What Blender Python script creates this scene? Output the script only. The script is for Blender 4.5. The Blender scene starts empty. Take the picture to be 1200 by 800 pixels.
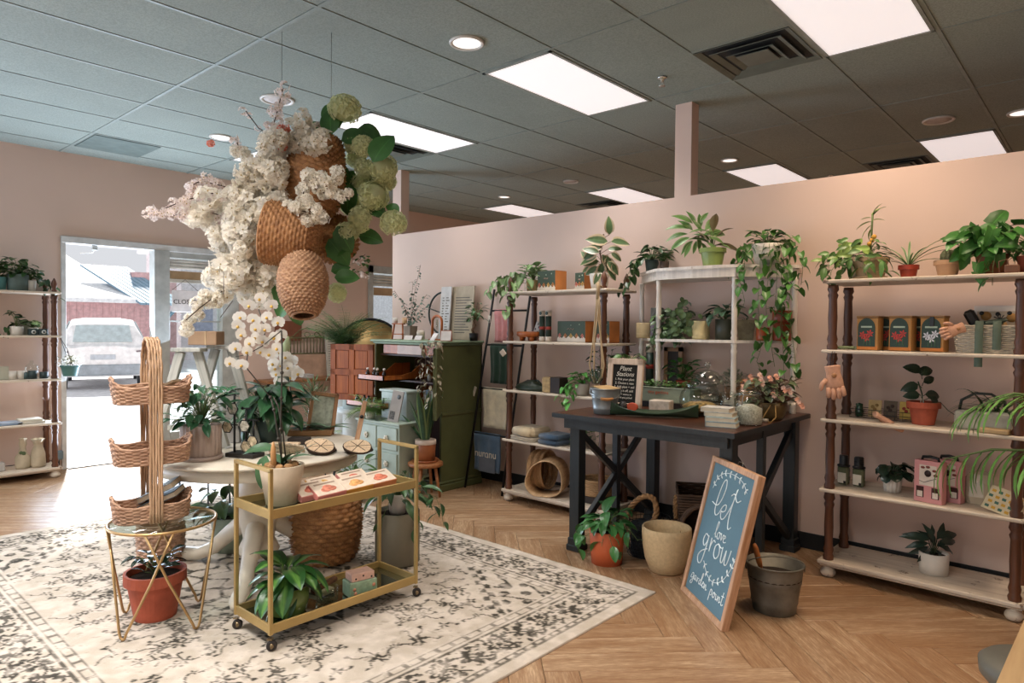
import bpy, math, random
import numpy as np
from mathutils import Vector, Matrix

SC = bpy.context.scene
COL = SC.collection
PI = math.pi
R = math.radians

# ------------------------------------------------------------------ camera
H = 1.45
FPX = 792.734
def _basis():
    yaw, pitch, roll = R(41.890), R(-1.216), R(0.5019)
    f0 = Vector((-math.sin(yaw), math.cos(yaw), 0)); r0 = Vector((math.cos(yaw), math.sin(yaw), 0)); u0 = Vector((0, 0, 1))
    f = f0*math.cos(pitch)+u0*math.sin(pitch); u = -f0*math.sin(pitch)+u0*math.cos(pitch)
    r = r0*math.cos(roll)+u*math.sin(roll); u2 = -r0*math.sin(roll)+u*math.cos(roll)
    return r, u2, f
CR, CU, CF = _basis()
CAM = Vector((0, 0, H))
cd = bpy.data.cameras.new('camera'); cam = bpy.data.objects.new('camera', cd); COL.objects.link(cam)
cd.sensor_width = 36; cd.lens = FPX/1200*36; cd.clip_start = .05; cd.clip_end = 200
m3 = Matrix((CR, CU, -CF)).transposed()
cam.matrix_world = Matrix.Translation(CAM) @ m3.to_4x4()
SC.camera = cam

# ------------------------------------------------------------------ world, sun, area lights, exposure
SC.view_settings.view_transform = 'Standard'; SC.view_settings.look = 'None'
SC.view_settings.exposure = 0.0; SC.view_settings.gamma = 1.0; SC.view_settings.use_curve_mapping = False
w = bpy.data.worlds.new('sky'); SC.world = w; w.use_nodes = True
bg = w.node_tree.nodes['Background']; bg.inputs[0].default_value = (0.93, 0.95, 1.0, 1); bg.inputs[1].default_value = 0.78

def lamp(name, kind, loc, energy, color, direction=(0, 0, -1), size=(1, 1), spread=None, radius=None):
    l = bpy.data.lights.new(name, kind); l.energy = energy; l.color = color
    if kind == 'AREA':
        l.shape = 'RECTANGLE'; l.size, l.size_y = size
        if spread: l.spread = R(spread)
    if radius is not None and kind != 'SUN': l.shadow_soft_size = radius
    o = bpy.data.objects.new(name, l); COL.objects.link(o); o.location = loc
    o.rotation_euler = Vector(direction).to_track_quat('-Z', 'Z' if abs(direction[2]) < .9 else 'Y').to_euler()
    return o
s = lamp('sun', 'SUN', (-20, -3, 15), 9.0, (1.0, .98, .96), (0.80, -0.235, -0.62)); s.data.angle = R(3)
# daylight through the shop windows that lie left of and behind the camera
lamp('window_daylight', 'AREA', (-7.5, -1.8, 1.1), 345, (.62, .77, 1.0), (1, -.15, 1.0), (4.5, 2.2))
lamp('shop_front_daylight', 'AREA', (-2.0, -4.2, 1.9), 46, (1.0, .97, .93), (.0, 1, -.2), (7, 2.4))
lamp('doorway_daylight', 'AREA', (-7.6, 2.7, 0.9), 130, (.66, .81, 1.0), (1, -.25, .6), (1.7, 1.6))

# ------------------------------------------------------------------ mesh builder
class MB:
    def __init__(s): s.v = []; s.f = []; s.m = []; s.s = []
    def add(s, vs, fs, mat=0, smooth=False, M=None):
        b = len(s.v)
        if M is not None: vs = [M @ Vector(p) for p in vs]
        s.v += [tuple(p) for p in vs]
        for f in fs: s.f.append(tuple(i+b for i in f)); s.m.append(mat); s.s.append(smooth)
        return s
    def box(s, x0, y0, z0, x1, y1, z1, bev=0.0, mat=0, M=None):
        c = ((x0+x1)/2, (y0+y1)/2, (z0+z1)/2); h = (abs(x1-x0)/2, abs(y1-y0)/2, abs(z1-z0)/2)
        if bev <= 0:
            vs = [(c[0]+h[0]*a, c[1]+h[1]*b, c[2]+h[2]*d) for a in (-1, 1) for b in (-1, 1) for d in (-1, 1)]
            return s.add(vs, [(0, 1, 3, 2), (4, 6, 7, 5), (0, 4, 5, 1), (2, 3, 7, 6), (0, 2, 6, 4), (1, 5, 7, 3)], mat, False, M)
        bev = min(bev, min(h)*.9); vs = []; idx = {}
        for sx in (-1, 1):
            for sy in (-1, 1):
                for sz in (-1, 1):
                    sg = (sx, sy, sz)
                    for a in range(3):
                        idx[(sg, a)] = len(vs)
                        vs.append(tuple(c[k]+sg[k]*(h[k] if k == a else h[k]-bev) for k in range(3)))
        fs = []
        for a in range(3):
            b, d = (a+1) % 3, (a+2) % 3
            for sa in (-1, 1):
                q = []
                for sb, sd in ((-1, -1), (1, -1), (1, 1), (-1, 1)):
                    sg = [0]*3; sg[a] = sa; sg[b] = sb; sg[d] = sd; q.append(idx[(tuple(sg), a)])
                fs.append(q if sa > 0 else q[::-1])
        for a, b, d in ((0, 1, 2), (1, 2, 0), (2, 0, 1)):
            for sa in (-1, 1):
                for sb in (-1, 1):
                    g0 = [0]*3; g0[a] = sa; g0[b] = sb; g0[d] = -1; g1 = list(g0); g1[d] = 1
                    q = [idx[(tuple(g0), a)], idx[(tuple(g1), a)], idx[(tuple(g1), b)], idx[(tuple(g0), b)]]
                    fs.append(q[::-1] if sa*sb > 0 else q)
        for sx in (-1, 1):
            for sy in (-1, 1):
                for sz in (-1, 1):
                    sg = (sx, sy, sz); q = [idx[(sg, 0)], idx[(sg, 1)], idx[(sg, 2)]]
                    fs.append(q if sx*sy*sz > 0 else q[::-1])
        return s.add(vs, fs, mat, False, M)
    def cbox(s, cx, cy, cz, sx, sy, sz, bev=0., mat=0, M=None):
        return s.box(cx-sx/2, cy-sy/2, cz-sz/2, cx+sx/2, cy+sy/2, cz+sz/2, bev, mat, M)
    def tube(s, pts, r, n=8, mat=0, M=None, smooth=True, closed=False):
        pts = [Vector(p) for p in pts]; N = len(pts)
        rs = r if isinstance(r, (list, tuple)) else [r]*N
        vs = []; prev = None
        for i, p in enumerate(pts):
            if closed: t = pts[(i+1) % N]-pts[i-1]
            else: t = pts[min(i+1, N-1)]-pts[max(i-1, 0)]
            if t.length < 1e-9: t = Vector((0, 0, 1))
            t.normalize()
            if prev is None:
                a = Vector((0, 0, 1)) if abs(t.z) < .9 else Vector((1, 0, 0)); x = t.cross(a).normalized()
            else:
                x = prev-t*prev.dot(t); x = x.normalized() if x.length > 1e-6 else t.orthogonal().normalized()
            prev = x; y = t.cross(x)
            for k in range(n):
                an = 2*PI*k/n; vs.append(p+(x*math.cos(an)+y*math.sin(an))*rs[i])
        fs = []
        for i in range(N if closed else N-1):
            j = (i+1) % N
            for k in range(n):
                k2 = (k+1) % n; fs.append((i*n+k, i*n+k2, j*n+k2, j*n+k))
        if not closed:
            fs.append(tuple(range(n))[::-1]); fs.append(tuple((N-1)*n+k for k in range(n)))
        return s.add(vs, fs, mat, smooth, M)
    def lathe(s, prof, n=24, mat=0, M=None, smooth=True, fn=None):
        vs = []; P = len(prof)
        for i, (r, z) in enumerate(prof):
            for k in range(n):
                a = 2*PI*k/n; rr = r+(fn(i, k, a) if fn else 0); vs.append((rr*math.cos(a), rr*math.sin(a), z))
        fs = []
        for i in range(P-1):
            for k in range(n):
                k2 = (k+1) % n; fs.append((i*n+k, i*n+k2, (i+1)*n+k2, (i+1)*n+k))
        fs.append(tuple(range(n))[::-1]); fs.append(tuple((P-1)*n+k for k in range(n)))
        return s.add(vs, fs, mat, smooth, M)
    def prism(s, poly, z0, z1, mat=0, M=None, smooth=False):
        n = len(poly); vs = [(x, y, z0) for x, y in poly]+[(x, y, z1) for x, y in poly]
        fs = [tuple(range(n))[::-1], tuple(range(n, 2*n))]+[(i, (i+1) % n, n+(i+1) % n, n+i) for i in range(n)]
        return s.add(vs, fs, mat, smooth, M)
    def ball(s, c, r, nu=12, nv=8, mat=0, M=None, sc=(1, 1, 1)):
        prof = [(max(1e-4, math.sin(PI*i/nv))*r, -math.cos(PI*i/nv)*r) for i in range(nv+1)]
        T = Matrix.Translation(c) @ Matrix.Diagonal((sc[0], sc[1], sc[2], 1))
        if M is not None: T = M @ T
        return s.lathe(prof, nu, mat, T)
    def disc(s, r, z, n=24, mat=0, M=None):
        return s.add([(r*math.cos(2*PI*k/n), r*math.sin(2*PI*k/n), z) for k in range(n)], [tuple(range(n))], mat, False, M)
    def mesh(s, name, mats):
        me = bpy.data.meshes.new(name); me.from_pydata(s.v, [], s.f)
        for m in (mats if isinstance(mats, (list, tuple)) else [mats]): me.materials.append(m)
        me.polygons.foreach_set('material_index', s.m); me.polygons.foreach_set('use_smooth', s.s)
        me.update(); return me
    def part(s, name, mats, parent=None, label=None, kind=None, loc=None, rot=None):
        return link(name, s.mesh(name, mats), parent, label, kind, loc, rot)

def link(name, data, parent=None, label=None, kind=None, loc=None, rot=None, M=None):
    o = bpy.data.objects.new(name, data); COL.objects.link(o)
    if parent is not None: o.parent = parent
    if label: o['label'] = label
    if kind: o['kind'] = kind
    if loc is not None: o.location = loc
    if rot is not None: o.rotation_euler = rot
    if M is not None: o.matrix_local = M
    return o
def T(name, label, cat, loc=(0, 0, 0), rz=0, group=None):
    o = bpy.data.objects.new(name, None); COL.objects.link(o); o.empty_display_size = .05
    o.location = loc; o.rotation_euler = (0, 0, rz) if not isinstance(rz, tuple) else rz
    o['label'] = label; o['category'] = cat
    if group: o['group'] = group
    return o
def tag(o, label, cat, group=None):
    o['label'] = label; o['category'] = cat
    if group: o['group'] = group
    return o
def copy_tree(o, parent=None, kids={}):
    c = o.copy(); COL.objects.link(c)
    if parent is not None: c.parent = parent
    for ch in [x for x in KIDS(o)]: copy_tree(ch, c)
    return c
def KIDS(o): return list(o.children)
def RZ(a): return Matrix.Rotation(a, 4, 'Z')
def RX(a): return Matrix.Rotation(a, 4, 'X')
def RY(a): return Matrix.Rotation(a, 4, 'Y')
def TR(x, y=None, z=None): return Matrix.Translation((x, y, z) if y is not None else x)
def SCL(a, b=None, c=None): return Matrix.Diagonal((a, b if b else a, c if c else a, 1))
# a direction through a pixel of the 1200x800 photograph, cut at a depth / height / wall plane
def pray(px, py): return CF*FPX+CR*(px-600)+CU*(400-py)
def atD(px, py, d): return CAM+pray(px, py)*(d/FPX)
def atZ(px, py, z): r = pray(px, py); return CAM+r*((z-H)/r.z)
def atY(px, py, y): r = pray(px, py); return CAM+r*(y/r.y)
def atX(px, py, x): r = pray(px, py); return CAM+r*(x/r.x)

# ------------------------------------------------------------------ materials
def lin(c):
    f = lambda u: (u/12.92 if u <= .04045 else ((u+.055)/1.055)**2.4)
    if isinstance(c, str): c = tuple(int(c[i:i+2], 16) for i in (0, 2, 4))
    return tuple(f(x/255) for x in c)+(1,)
MATS = {}
class NT:
    def __init__(s, name):
        s.m = bpy.data.materials.new(name); s.m.use_nodes = True; s.t = s.m.node_tree; s.n = s.t.nodes; s.b = s.n['Principled BSDF']
    def new(s, typ, **kw):
        n = s.n.new(typ)
        for k, v in kw.items(): setattr(n, k, v)
        return n
    def l(s, a, b): s.t.links.new(a, b)
    def coord(s, which='Object', scale=(1, 1, 1), rand=False):
        tc = s.new('ShaderNodeTexCoord'); mp = s.new('ShaderNodeMapping'); mp.inputs['Scale'].default_value = scale
        s.l(tc.outputs[which], mp.inputs['Vector'])
        if rand:
            oi = s.new('ShaderNodeObjectInfo'); mu = s.new('ShaderNodeVectorMath', operation='SCALE')
            cx = s.new('ShaderNodeCombineXYZ')
            for k in range(3): s.l(oi.outputs['Random'], cx.inputs[k])
            s.l(cx.outputs[0], mu.inputs[0]); mu.inputs['Scale'].default_value = 37.0
            s.l(mu.outputs[0], mp.inputs['Location'])
        return mp.outputs[0]
    def noise(s, vec, scale, detail=3, rough=.55):
        n = s.new('ShaderNodeTexNoise'); n.inputs['Scale'].default_value = scale; n.inputs['Detail'].default_value = detail; n.inputs['Roughness'].default_value = rough
        s.l(vec, n.inputs['Vector']); return n.outputs['Fac']
    def ramp(s, fac, stops):
        r = s.new('ShaderNodeValToRGB'); e = r.color_ramp.elements
        while len(e) < len(stops): e.new(.5)
        for i, (p, c) in enumerate(stops): e[i].position = p; e[i].color = c
        s.l(fac, r.inputs[0]); return r.outputs[0]
    def mix(s, fac, a, b, mode='MIX'):
        n = s.new('ShaderNodeMix', data_type='RGBA', blend_type=mode)
        for sock, v in ((n.inputs[0], fac), (n.inputs[6], a), (n.inputs[7], b)):
            if isinstance(v, (int, float, tuple)): sock.default_value = v
            else: s.l(v, sock)
        return n.outputs[2]
    def bump(s, h, strength, dist=.01):
        b = s.new('ShaderNodeBump'); b.inputs['Strength'].default_value = strength; b.inputs['Distance'].default_value = dist
        s.l(h, b.inputs['Height']); s.l(b.outputs[0], s.b.inputs['Normal'])
    def fin(s, col, rough=.6, metal=0., spec=.5):
        if isinstance(col, tuple): s.b.inputs['Base Color'].default_value = col
        else: s.l(col, s.b.inputs['Base Color'])
        if isinstance(rough, (int, float)): s.b.inputs['Roughness'].default_value = rough
        else: s.l(rough, s.b.inputs['Roughness'])
        s.b.inputs['Metallic'].default_value = metal; s.b.inputs['Specular IOR Level'].default_value = spec
        return s.m
def shade(c, k): return tuple(min(1, x*k) for x in c[:3])+(1,)
def M(name, col, rough=.6, metal=0., var=.12, scale=8, bump=0., bscale=60, spec=.4, emit=None, stretch=(1, 1, 1), col2=None, sheen=0):
    if name in MATS: return MATS[name]
    t = NT(name); c = lin(col); v = t.coord('Object', stretch)
    n = t.noise(v, scale, 4)
    c2 = lin(col2) if col2 else shade(c, 1-var*1.6)
    cc = t.ramp(n, [(.3, c2), (.7, c if col2 else shade(c, 1+var))])
    if bump: t.bump(t.noise(v, bscale, 3), bump, .004)
    m = t.fin(cc, rough, metal, spec)
    if sheen: t.b.inputs['Sheen Weight'].default_value = sheen
    if emit: t.b.inputs['Emission Color'].default_value = lin(emit[0]); t.b.inputs['Emission Strength'].default_value = emit[1]
    MATS[name] = m; return m
def wood(name, dark, light, rough=.5, axis=2, scale=14, rand=False, wear=None):
    if name in MATS: return MATS[name]
    st = [1, 1, 1]; st[axis] = .08
    t = NT(name); v = t.coord('Object', tuple(st), rand)
    n = t.noise(v, scale, 6, .65); n2 = t.noise(v, scale*6, 3)
    c = t.ramp(n, [(.32, lin(dark)), (.68, lin(light))])
    c = t.mix(.35, c, t.ramp(n2, [(.35, shade(lin(dark), .7)), (.6, lin(light))]))
    if wear:
        v2 = t.coord('Object', (1, 1, 1)); n3 = t.noise(v2, 9, 6, .75)
        c = t.mix(t.ramp(n3, [(.60, (0, 0, 0, 1)), (.66, (1, 1, 1, 1))]), c, lin(wear))
    t.bump(n2, .25, .002)
    MATS[name] = t.fin(c, rough); return MATS[name]
def leafmat(name, base, mid=None, edge=None, rough=.38, back=None, vein=True):
    if name in MATS: return MATS[name]
    t = NT(name); uv = t.new('ShaderNodeUVMap'); sp = t.new('ShaderNodeSeparateXYZ'); t.l(uv.outputs[0], sp.inputs[0])
    oi = t.new('ShaderNodeObjectInfo'); b = lin(base)
    c = t.mix(oi.outputs['Random'], shade(b, .62), shade(b, 1.35))
    n = t.noise(t.coord('Object', (1, 1, 1), True), 30, 2)
    c = t.mix(t.ramp(n, [(.35, (0, 0, 0, 1)), (.75, (.35, .35, .35, 1))]), c, shade(b, 1.7))
    ab = t.new('ShaderNodeMath', operation='ABSOLUTE'); sb = t.new('ShaderNodeMath', operation='SUBTRACT'); t.l(sp.outputs[0], sb.inputs[0]); sb.inputs[1].default_value = .5; t.l(sb.outputs[0], ab.inputs[0])
    if edge: c = t.mix(t.ramp(ab.outputs[0], [(.27, (0, 0, 0, 1)), (.36, (1, 1, 1, 1))]), c, lin(edge))
    if mid: c = t.mix(t.ramp(ab.outputs[0], [(.06, (1, 1, 1, 1)), (.24, (0, 0, 0, 1))]), c, lin(mid))
    if vein: c = t.mix(t.ramp(ab.outputs[0], [(.012, (.55, .55, .55, 1)), (.03, (0, 0, 0, 1))]), c, shade(b, 2.2))
    if back:
        g = t.new('ShaderNodeNewGeometry'); c = t.mix(g.outputs['Backfacing'], c, lin(back))
    m = t.fin(c, rough, 0, .45)
    t.b.inputs['Subsurface Weight'].default_value = 0
    MATS[name] = m; return m
def glassmat(name, col='f4f8f6', rough=.02, ior=1.45):
    if name in MATS: return MATS[name]
    t = NT(name); n = t.noise(t.coord(), 20)
    c = t.mix(n, shade(lin(col), .96), lin(col)); m = t.fin(c, rough)
    t.b.inputs['Transmission Weight'].default_value = 1; t.b.inputs['IOR'].default_value = ior
    MATS[name] = m; return m
def thinglass(name, tint='eef4f4', refl=.12):
    if name in MATS: return MATS[name]
    m = bpy.data.materials.new(name); m.use_nodes = True; t = m.node_tree; t.nodes.clear()
    o = t.nodes.new('ShaderNodeOutputMaterial'); mx = t.nodes.new('ShaderNodeMixShader'); tr = t.nodes.new('ShaderNodeBsdfTransparent'); gl = t.nodes.new('ShaderNodeBsdfGlossy')
    lw_ = t.nodes.new('ShaderNodeLayerWeight'); lw_.inputs[0].default_value = .5; pw_ = t.nodes.new('ShaderNodeMath'); pw_.operation = 'POWER'; pw_.inputs[1].default_value = 3.5
    ml = t.nodes.new('ShaderNodeMath'); ml.operation = 'MULTIPLY_ADD'; ml.inputs[1].default_value = .5; ml.inputs[2].default_value = .03
    tr.inputs[0].default_value = lin(tint); gl.inputs['Roughness'].default_value = .04
    t.links.new(lw_.outputs['Facing'], pw_.inputs[0]); t.links.new(pw_.outputs[0], ml.inputs[0]); t.links.new(ml.outputs[0], mx.inputs[0])
    t.links.new(tr.outputs[0], mx.inputs[1]); t.links.new(gl.outputs[0], mx.inputs[2]); t.links.new(mx.outputs[0], o.inputs[0])
    MATS[name] = m; return m
def petalmat(name, col):
    if name in MATS: return MATS[name]
    t = NT(name); n = t.noise(t.coord(), 30); c = t.mix(n, shade(lin(col), .94), lin(col)); t.fin(c, .7, 0, .2)
    tr = t.new('ShaderNodeBsdfTranslucent'); mx = t.new('ShaderNodeMixShader'); mx.inputs[0].default_value = .45; t.l(c, tr.inputs[0]); o = t.n['Material Output']
    t.l(t.b.outputs[0], mx.inputs[1]); t.l(tr.outputs[0], mx.inputs[2]); t.l(mx.outputs[0], o.inputs[0]); MATS[name] = t.m; return t.m
def emis(name, col, strength):
    if name in MATS: return MATS[name]
    t = NT(name); t.fin((.8, .8, .8, 1), .6)
    n = t.noise(t.coord(), 1.2, 2); c = t.mix(n, shade(lin(col), .92), lin(col))
    t.l(c, t.b.inputs['Emission Color']); t.b.inputs['Emission Strength'].default_value = strength
    MATS[name] = t.m; return t.m
# ------------------------------------------------------------------ structure
CH = 3.137
def structure(name, mb, mats, **k):
    o = mb.part(name, mats, **k); o['kind'] = 'structure'; return o
def wallmat(name, col):
    t = NT(name); v = t.coord(); n = t.noise(v, 1.3, 3); n2 = t.noise(v, 160, 2)
    c = lin(col); cc = t.ramp(n, [(.3, shade(c, .96)), (.7, shade(c, 1.03))]); t.bump(n2, .12, .002); return t.fin(cc, .82, 0, .25)
pink = wallmat('pink_wall_paint', 'D1B8AA')
MATS['baseboard'] = M('black_baseboard', '17181a', .6)
white_frame = M('white_door_frame', 'cfd0cf', .45)
grey_frame = M('grey_window_frame', 'aeb0ac', .5)

# floor substrate with herringbone planks
fl = structure('floor', MB().box(-8.2, -4.6, -.06, 3.2, 9.3, -.006), M('floor_substrate', '4a3624', .7))
def plankmat(ax):
    t = NT('oak_plank_%s' % ax)
    v = t.coord('Object', (.9, 7, 1), True); oi = t.new('ShaderNodeObjectInfo')
    base = t.ramp(oi.outputs['Random'], [(0, lin('a88868')), (.35, lin('b89a7a')), (.7, lin('c6aa8a')), (1, lin('9c7d5e'))])
    n = t.noise(v, 3.2, 6, .65); n2 = t.noise(v, 17, 4, .7)
    c = t.mix(t.ramp(n, [(.4, (.75, .75, .75, 1)), (.62, (0, 0, 0, 1))]), base, lin('8c6645'))
    c = t.mix(t.ramp(n2, [(.45, (.5, .5, .5, 1)), (.60, (0, 0, 0, 1))]), c, lin('7c5739'))
    t.bump(n2, .12, .001); return t.fin(c, t.ramp(n2, [(.3, (.42,)*3+(1,)), (.7, (.30,)*3+(1,))]), 0, .45)
PW, PN = .15, 6
pm = plankmat('a')
me_plank = MB().box(0.0012, 0.0012, -.012, PN*PW-.0012, PW-.0012, 0, .002).mesh('plank', [pm])
def uv2w(u, v): return ((u+v)/math.sqrt(2), (v-u)/math.sqrt(2))      # u axis -> (1,-1)/sqrt2, v axis -> (1,1)/sqrt2
X0, Y0 = -2.2, 3.47
rest = MB(); cand = []
RUG = (-5.60, .53, -1.86, 3.27)
for band in range(-6, 7):
    for k in range(-60, 61):
        u0, v0 = (k+band*PN)*PW, (k-band*PN)*PW
        for kind in (0, 1):
            cu, cv = (u0+PN*PW/2, v0+PW/2) if kind == 0 else (u0+PW/2, v0+PW+PN*PW/2)
            cx, cy = uv2w(cu, cv); cx += X0; cy += Y0
            if not (-8.1 < cx < 2.8 and -4.4 < cy < 9.1): continue
            ox, oy = uv2w(u0, v0) if kind == 0 else uv2w(u0+PW, v0+PW)
            Mx = TR(ox+X0, oy+Y0, 0) @ RZ(-PI/4 if kind == 0 else PI/4)
            d = Vector((cx, cy, 0))-CAM; dep = d.dot(CF)
            vis = dep > .6 and abs(d.dot(CR)/dep) < .86 and -d.dot(CU)/dep < .62 and cy < 4.9 and cx > -7.9
            under = RUG[0]+.35 < cx < RUG[2]-.35 and RUG[1]+.3 < cy < RUG[3]-.35
            cand.append((dep if vis and not under else 99, Mx))
cand.sort(key=lambda a: a[0])
for i, (d, Mx) in enumerate(cand):
    if i < 300 and d < 90: link('plank', me_plank, fl, M=Mx)
    else: rest.add([(0.001, .001, -.012), (PN*PW-.001, .001, -.012), (PN*PW-.001, PW-.001, -.012), (.001, PW-.001, -.012), (0.001, .001, 0), (PN*PW-.001, .001, 0), (PN*PW-.001, PW-.001, 0), (.001, PW-.001, 0)],
                   [(4, 5, 6, 7), (0, 1, 5, 4), (1, 2, 6, 5), (2, 3, 7, 6), (3, 0, 4, 7)], 0, False, Mx)
o = rest.part('far_planks', [plankmat('far')], fl, kind='stuff')

# walls
LW = -7.77
dY0, dY1, jY1, wY1, fY1 = 2.027, 2.859, 3.018, 3.60, 3.80     # door opening, jamb, sidelight, right frame
ztop = 2.28
wl = MB()
wl.box(LW-.2, -4.6, 0, LW, dY0, CH+.1); wl.box(LW-.2, dY0, ztop, LW, fY1, CH+.1)
wl.box(LW-.2, fY1, 0, LW, 5.66, CH+.1); wl.box(LW-.2, 5.66, 2.29, LW, 6.9, CH+.1); wl.box(LW-.2, 5.66, 0, LW, 6.9, .9); wl.box(LW-.2, 6.9, 0, LW, 9.3, CH+.1)
structure('wall_left', wl, [pink])
structure('wall_back', MB().box(-8, 9.1, 0, 3.2, 9.3, CH+.1), [pink])
structure('wall_right', MB().box(3.0, -4.6, 0, 3.2, 9.3, CH+.1), [pink])
pw = MB(); pw.box(-5.93, 4.643, 0, 3.0, 4.755, 2.44)
structure('wall_partition', pw, [pink])
structure('trim_1', MB().box(-2.526, 4.643, 2.44, -2.393, 4.755, CH), [pink])['label'] = 'pink post from partition top to ceiling, right of centre'
structure('trim_2', MB().box(-5.93, 4.643, 2.44, -5.79, 4.755, CH), [pink])['label'] = 'pink post at the left end of the partition'
bbm = M('black_baseboard', '17181a', .6)
structure('baseboard_partition', MB().box(-5.94, 4.628, 0, 3.0, 4.643, .105, .003), [bbm])
structure('baseboard_left', MB().box(LW, -4.6, 0, LW+.014, dY0-.05, .105, .003).box(LW, fY1+.05, 0, LW+.014, 9.1, .105, .003), [bbm])

# door 1 : open doorway with white frame, closer; sidelight window_1; window_2 further right
dr = MB()
dr.box(LW-.12, dY0-.03, 0, LW+.015, dY0+.012, ztop+.02, .003); dr.box(LW-.12, dY0-.03, ztop-.035, LW+.02, fY1, ztop+.03, .003)
o = structure('door_1', dr, [white_frame])
MB().box(LW-.10, dY0+.02, -.01, LW+.04, dY1-.01, .012, .003).part('threshold', [M('alu_threshold', '9a9c9c', .4, .6)], o)
c = MB().cbox(LW-.02, 2.30, ztop-.06, .04, .05, .05, .005).tube([(LW-.03, 2.3, ztop-.08), (LW-.15, 2.32, ztop-.1), (LW-.3, 2.25, ztop-.1)], .006, 6)
c.part('door_closer', [M('door_closer_metal', 'b9bcba', .5)], o)
w1 = MB()
w1.box(LW-.12, dY1, 0, LW+.025, jY1, ztop-.03, .004)
w1.box(LW-.12, wY1, 0, LW+.025, fY1, ztop-.03, .004)
w1.box(LW-.10, jY1, ztop-.10, LW+.01, wY1, ztop-.03, .003)
w1.box(LW-.10, jY1, 0, LW+.01, wY1, .26, .003)
o1 = structure('window_1', w1, [grey_frame])
MB().box(LW-.07, jY1, 1.475, LW-.03, wY1, 1.49).part('muntin', [grey_frame], o1)
MB().box(LW-.06, jY1, .26, LW-.054, wY1, ztop-.10).part('pane', [thinglass('window_glass')], o1)
bl = MB()
for k in range(3): bl.tube([(LW-.02, jY1+.01, ztop-.13-k*.035), (LW-.02, wY1-.01, ztop-.13-k*.035)], .017, 8)
bl.part('rolled_blind', [M('white_blind', 'c9c5bc', .7)], o1)
MB().box(LW-.02, jY1+.01, ztop-.33, LW-.012, wY1-.01, ztop-.24, .002).part('blind_slat', [M('tan_blind', 'a98d6b', .7)], o1)
MB().box(LW-.02, jY1+.01, ztop-.37, LW-.008, wY1-.01, ztop-.33, .002).part('blind_rail', [M('white_blind', 'c9c5bc', .7)], o1)
w2 = MB()
w2.box(LW-.1, 5.66, 2.19, LW+.02, 6.9, 2.29, .003); w2.box(LW-.1, 5.66, .9, LW+.02, 5.74, 2.29, .003); w2.box(LW-.1, 6.82, .9, LW+.02, 6.9, 2.29, .003); w2.box(LW-.1, 5.66, .9, LW+.05, 6.9, .95, .003)
o2 = structure('window_2', w2, [grey_frame])
MB().box(LW-.05, 5.74, .95, LW-.044, 6.82, 2.19).part('pane', [thinglass('window_glass')], o2)
b = MB()
for k in range(4): b.tube([(LW+.0, 5.74, 2.15-k*.04), (LW+.0, 6.82, 2.15-k*.04)], .02, 8)
b.part('rolled_blind', [M('white_blind', 'c9c5bc', .7)], o2)
MB().box(LW-.01, 5.76, 1.88, LW, 6.82, 1.99, .002).part('blind_slat', [M('tan_blind', 'a98d6b', .7)], o2)

# ceiling: dark painted lay-in tiles in a grid
ceil = structure('ceiling', MB().box(-8, -4.6, CH+.02, 3.2, 9.3, CH+.08), [M('ceiling_void', '30352f', .9)])
def tilemat():
    t = NT('grey_green_ceiling_tile'); v = t.coord('Object', (1, 1, 1), True); n = t.noise(v, 90, 5, .8); n2 = t.noise(v, 1.5, 2)
    c = lin('8f9891'); cc = t.mix(t.ramp(n2, [(.3, (0, 0, 0, 1)), (.7, (1, 1, 1, 1))]), shade(c, .93), shade(c, 1.05))
    cc = t.mix(t.ramp(n, [(.42, (.5, .5, .5, 1)), (.56, (0, 0, 0, 1))]), cc, shade(c, .55)); t.bump(n, .5, .004); return t.fin(cc, .9, 0, .2)
tm = tilemat()
GX, GY, TW, TL = -3.1929, 1.9975, .6011, 1.2192
me_tile = MB().box(.011, .011, 0, TW-.011, TL-.011, .016, .003).mesh('ceiling_tile', [tm])
def cellx(i): return GX+i*TW
def celly(j): return GY+j*TL
special = {}          # (i,j) -> kind
for c in [(0, 1), (3, 1), (-3, 1), (3, 4), (0, 4), (-3, 4), (-6, 4), (-6, 1), (6, 1), (0, -2), (3, -2), (-3, -2), (-6, -2)]: special[c] = 'light'
half = {(2, 1): 1, (-4, 1): 1, (2, 4): 1, (-4, 4): 1}
nt = 0
for i in range(-8, 11):
    for j in range(-6, 6):
        if (i, j) in special: continue
        x, y = cellx(i), celly(j)
        if x < LW-.4 or x > 3: continue
        if (i, j) in half:
            link('ceiling_tile', me_tile, ceil, M=TR(x, y, CH-.002) @ SCL(1, .5, 1)); continue
        link('ceiling_tile', me_tile, ceil, M=TR(x, y, CH-.002)); nt += 1
g = MB()
for i in range(-8, 12):
    x = cellx(i); g.box(x-.011, -4.6, CH-.006, x+.011, 9.2, CH+.012)
for j in range(-6, 7):
    y = celly(j); g.box(-7.8, y-.011, CH-.0055, 3.1, y+.011, CH+.012)
for (i, j) in half: g.box(cellx(i), celly(j)+TL/2-.011, CH-.005, cellx(i+1), celly(j)+TL/2+.011, CH+.012)
g.part('grid_bars', [M('ceiling_grid', '7f8983', .55)], ceil, kind='stuff')
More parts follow.
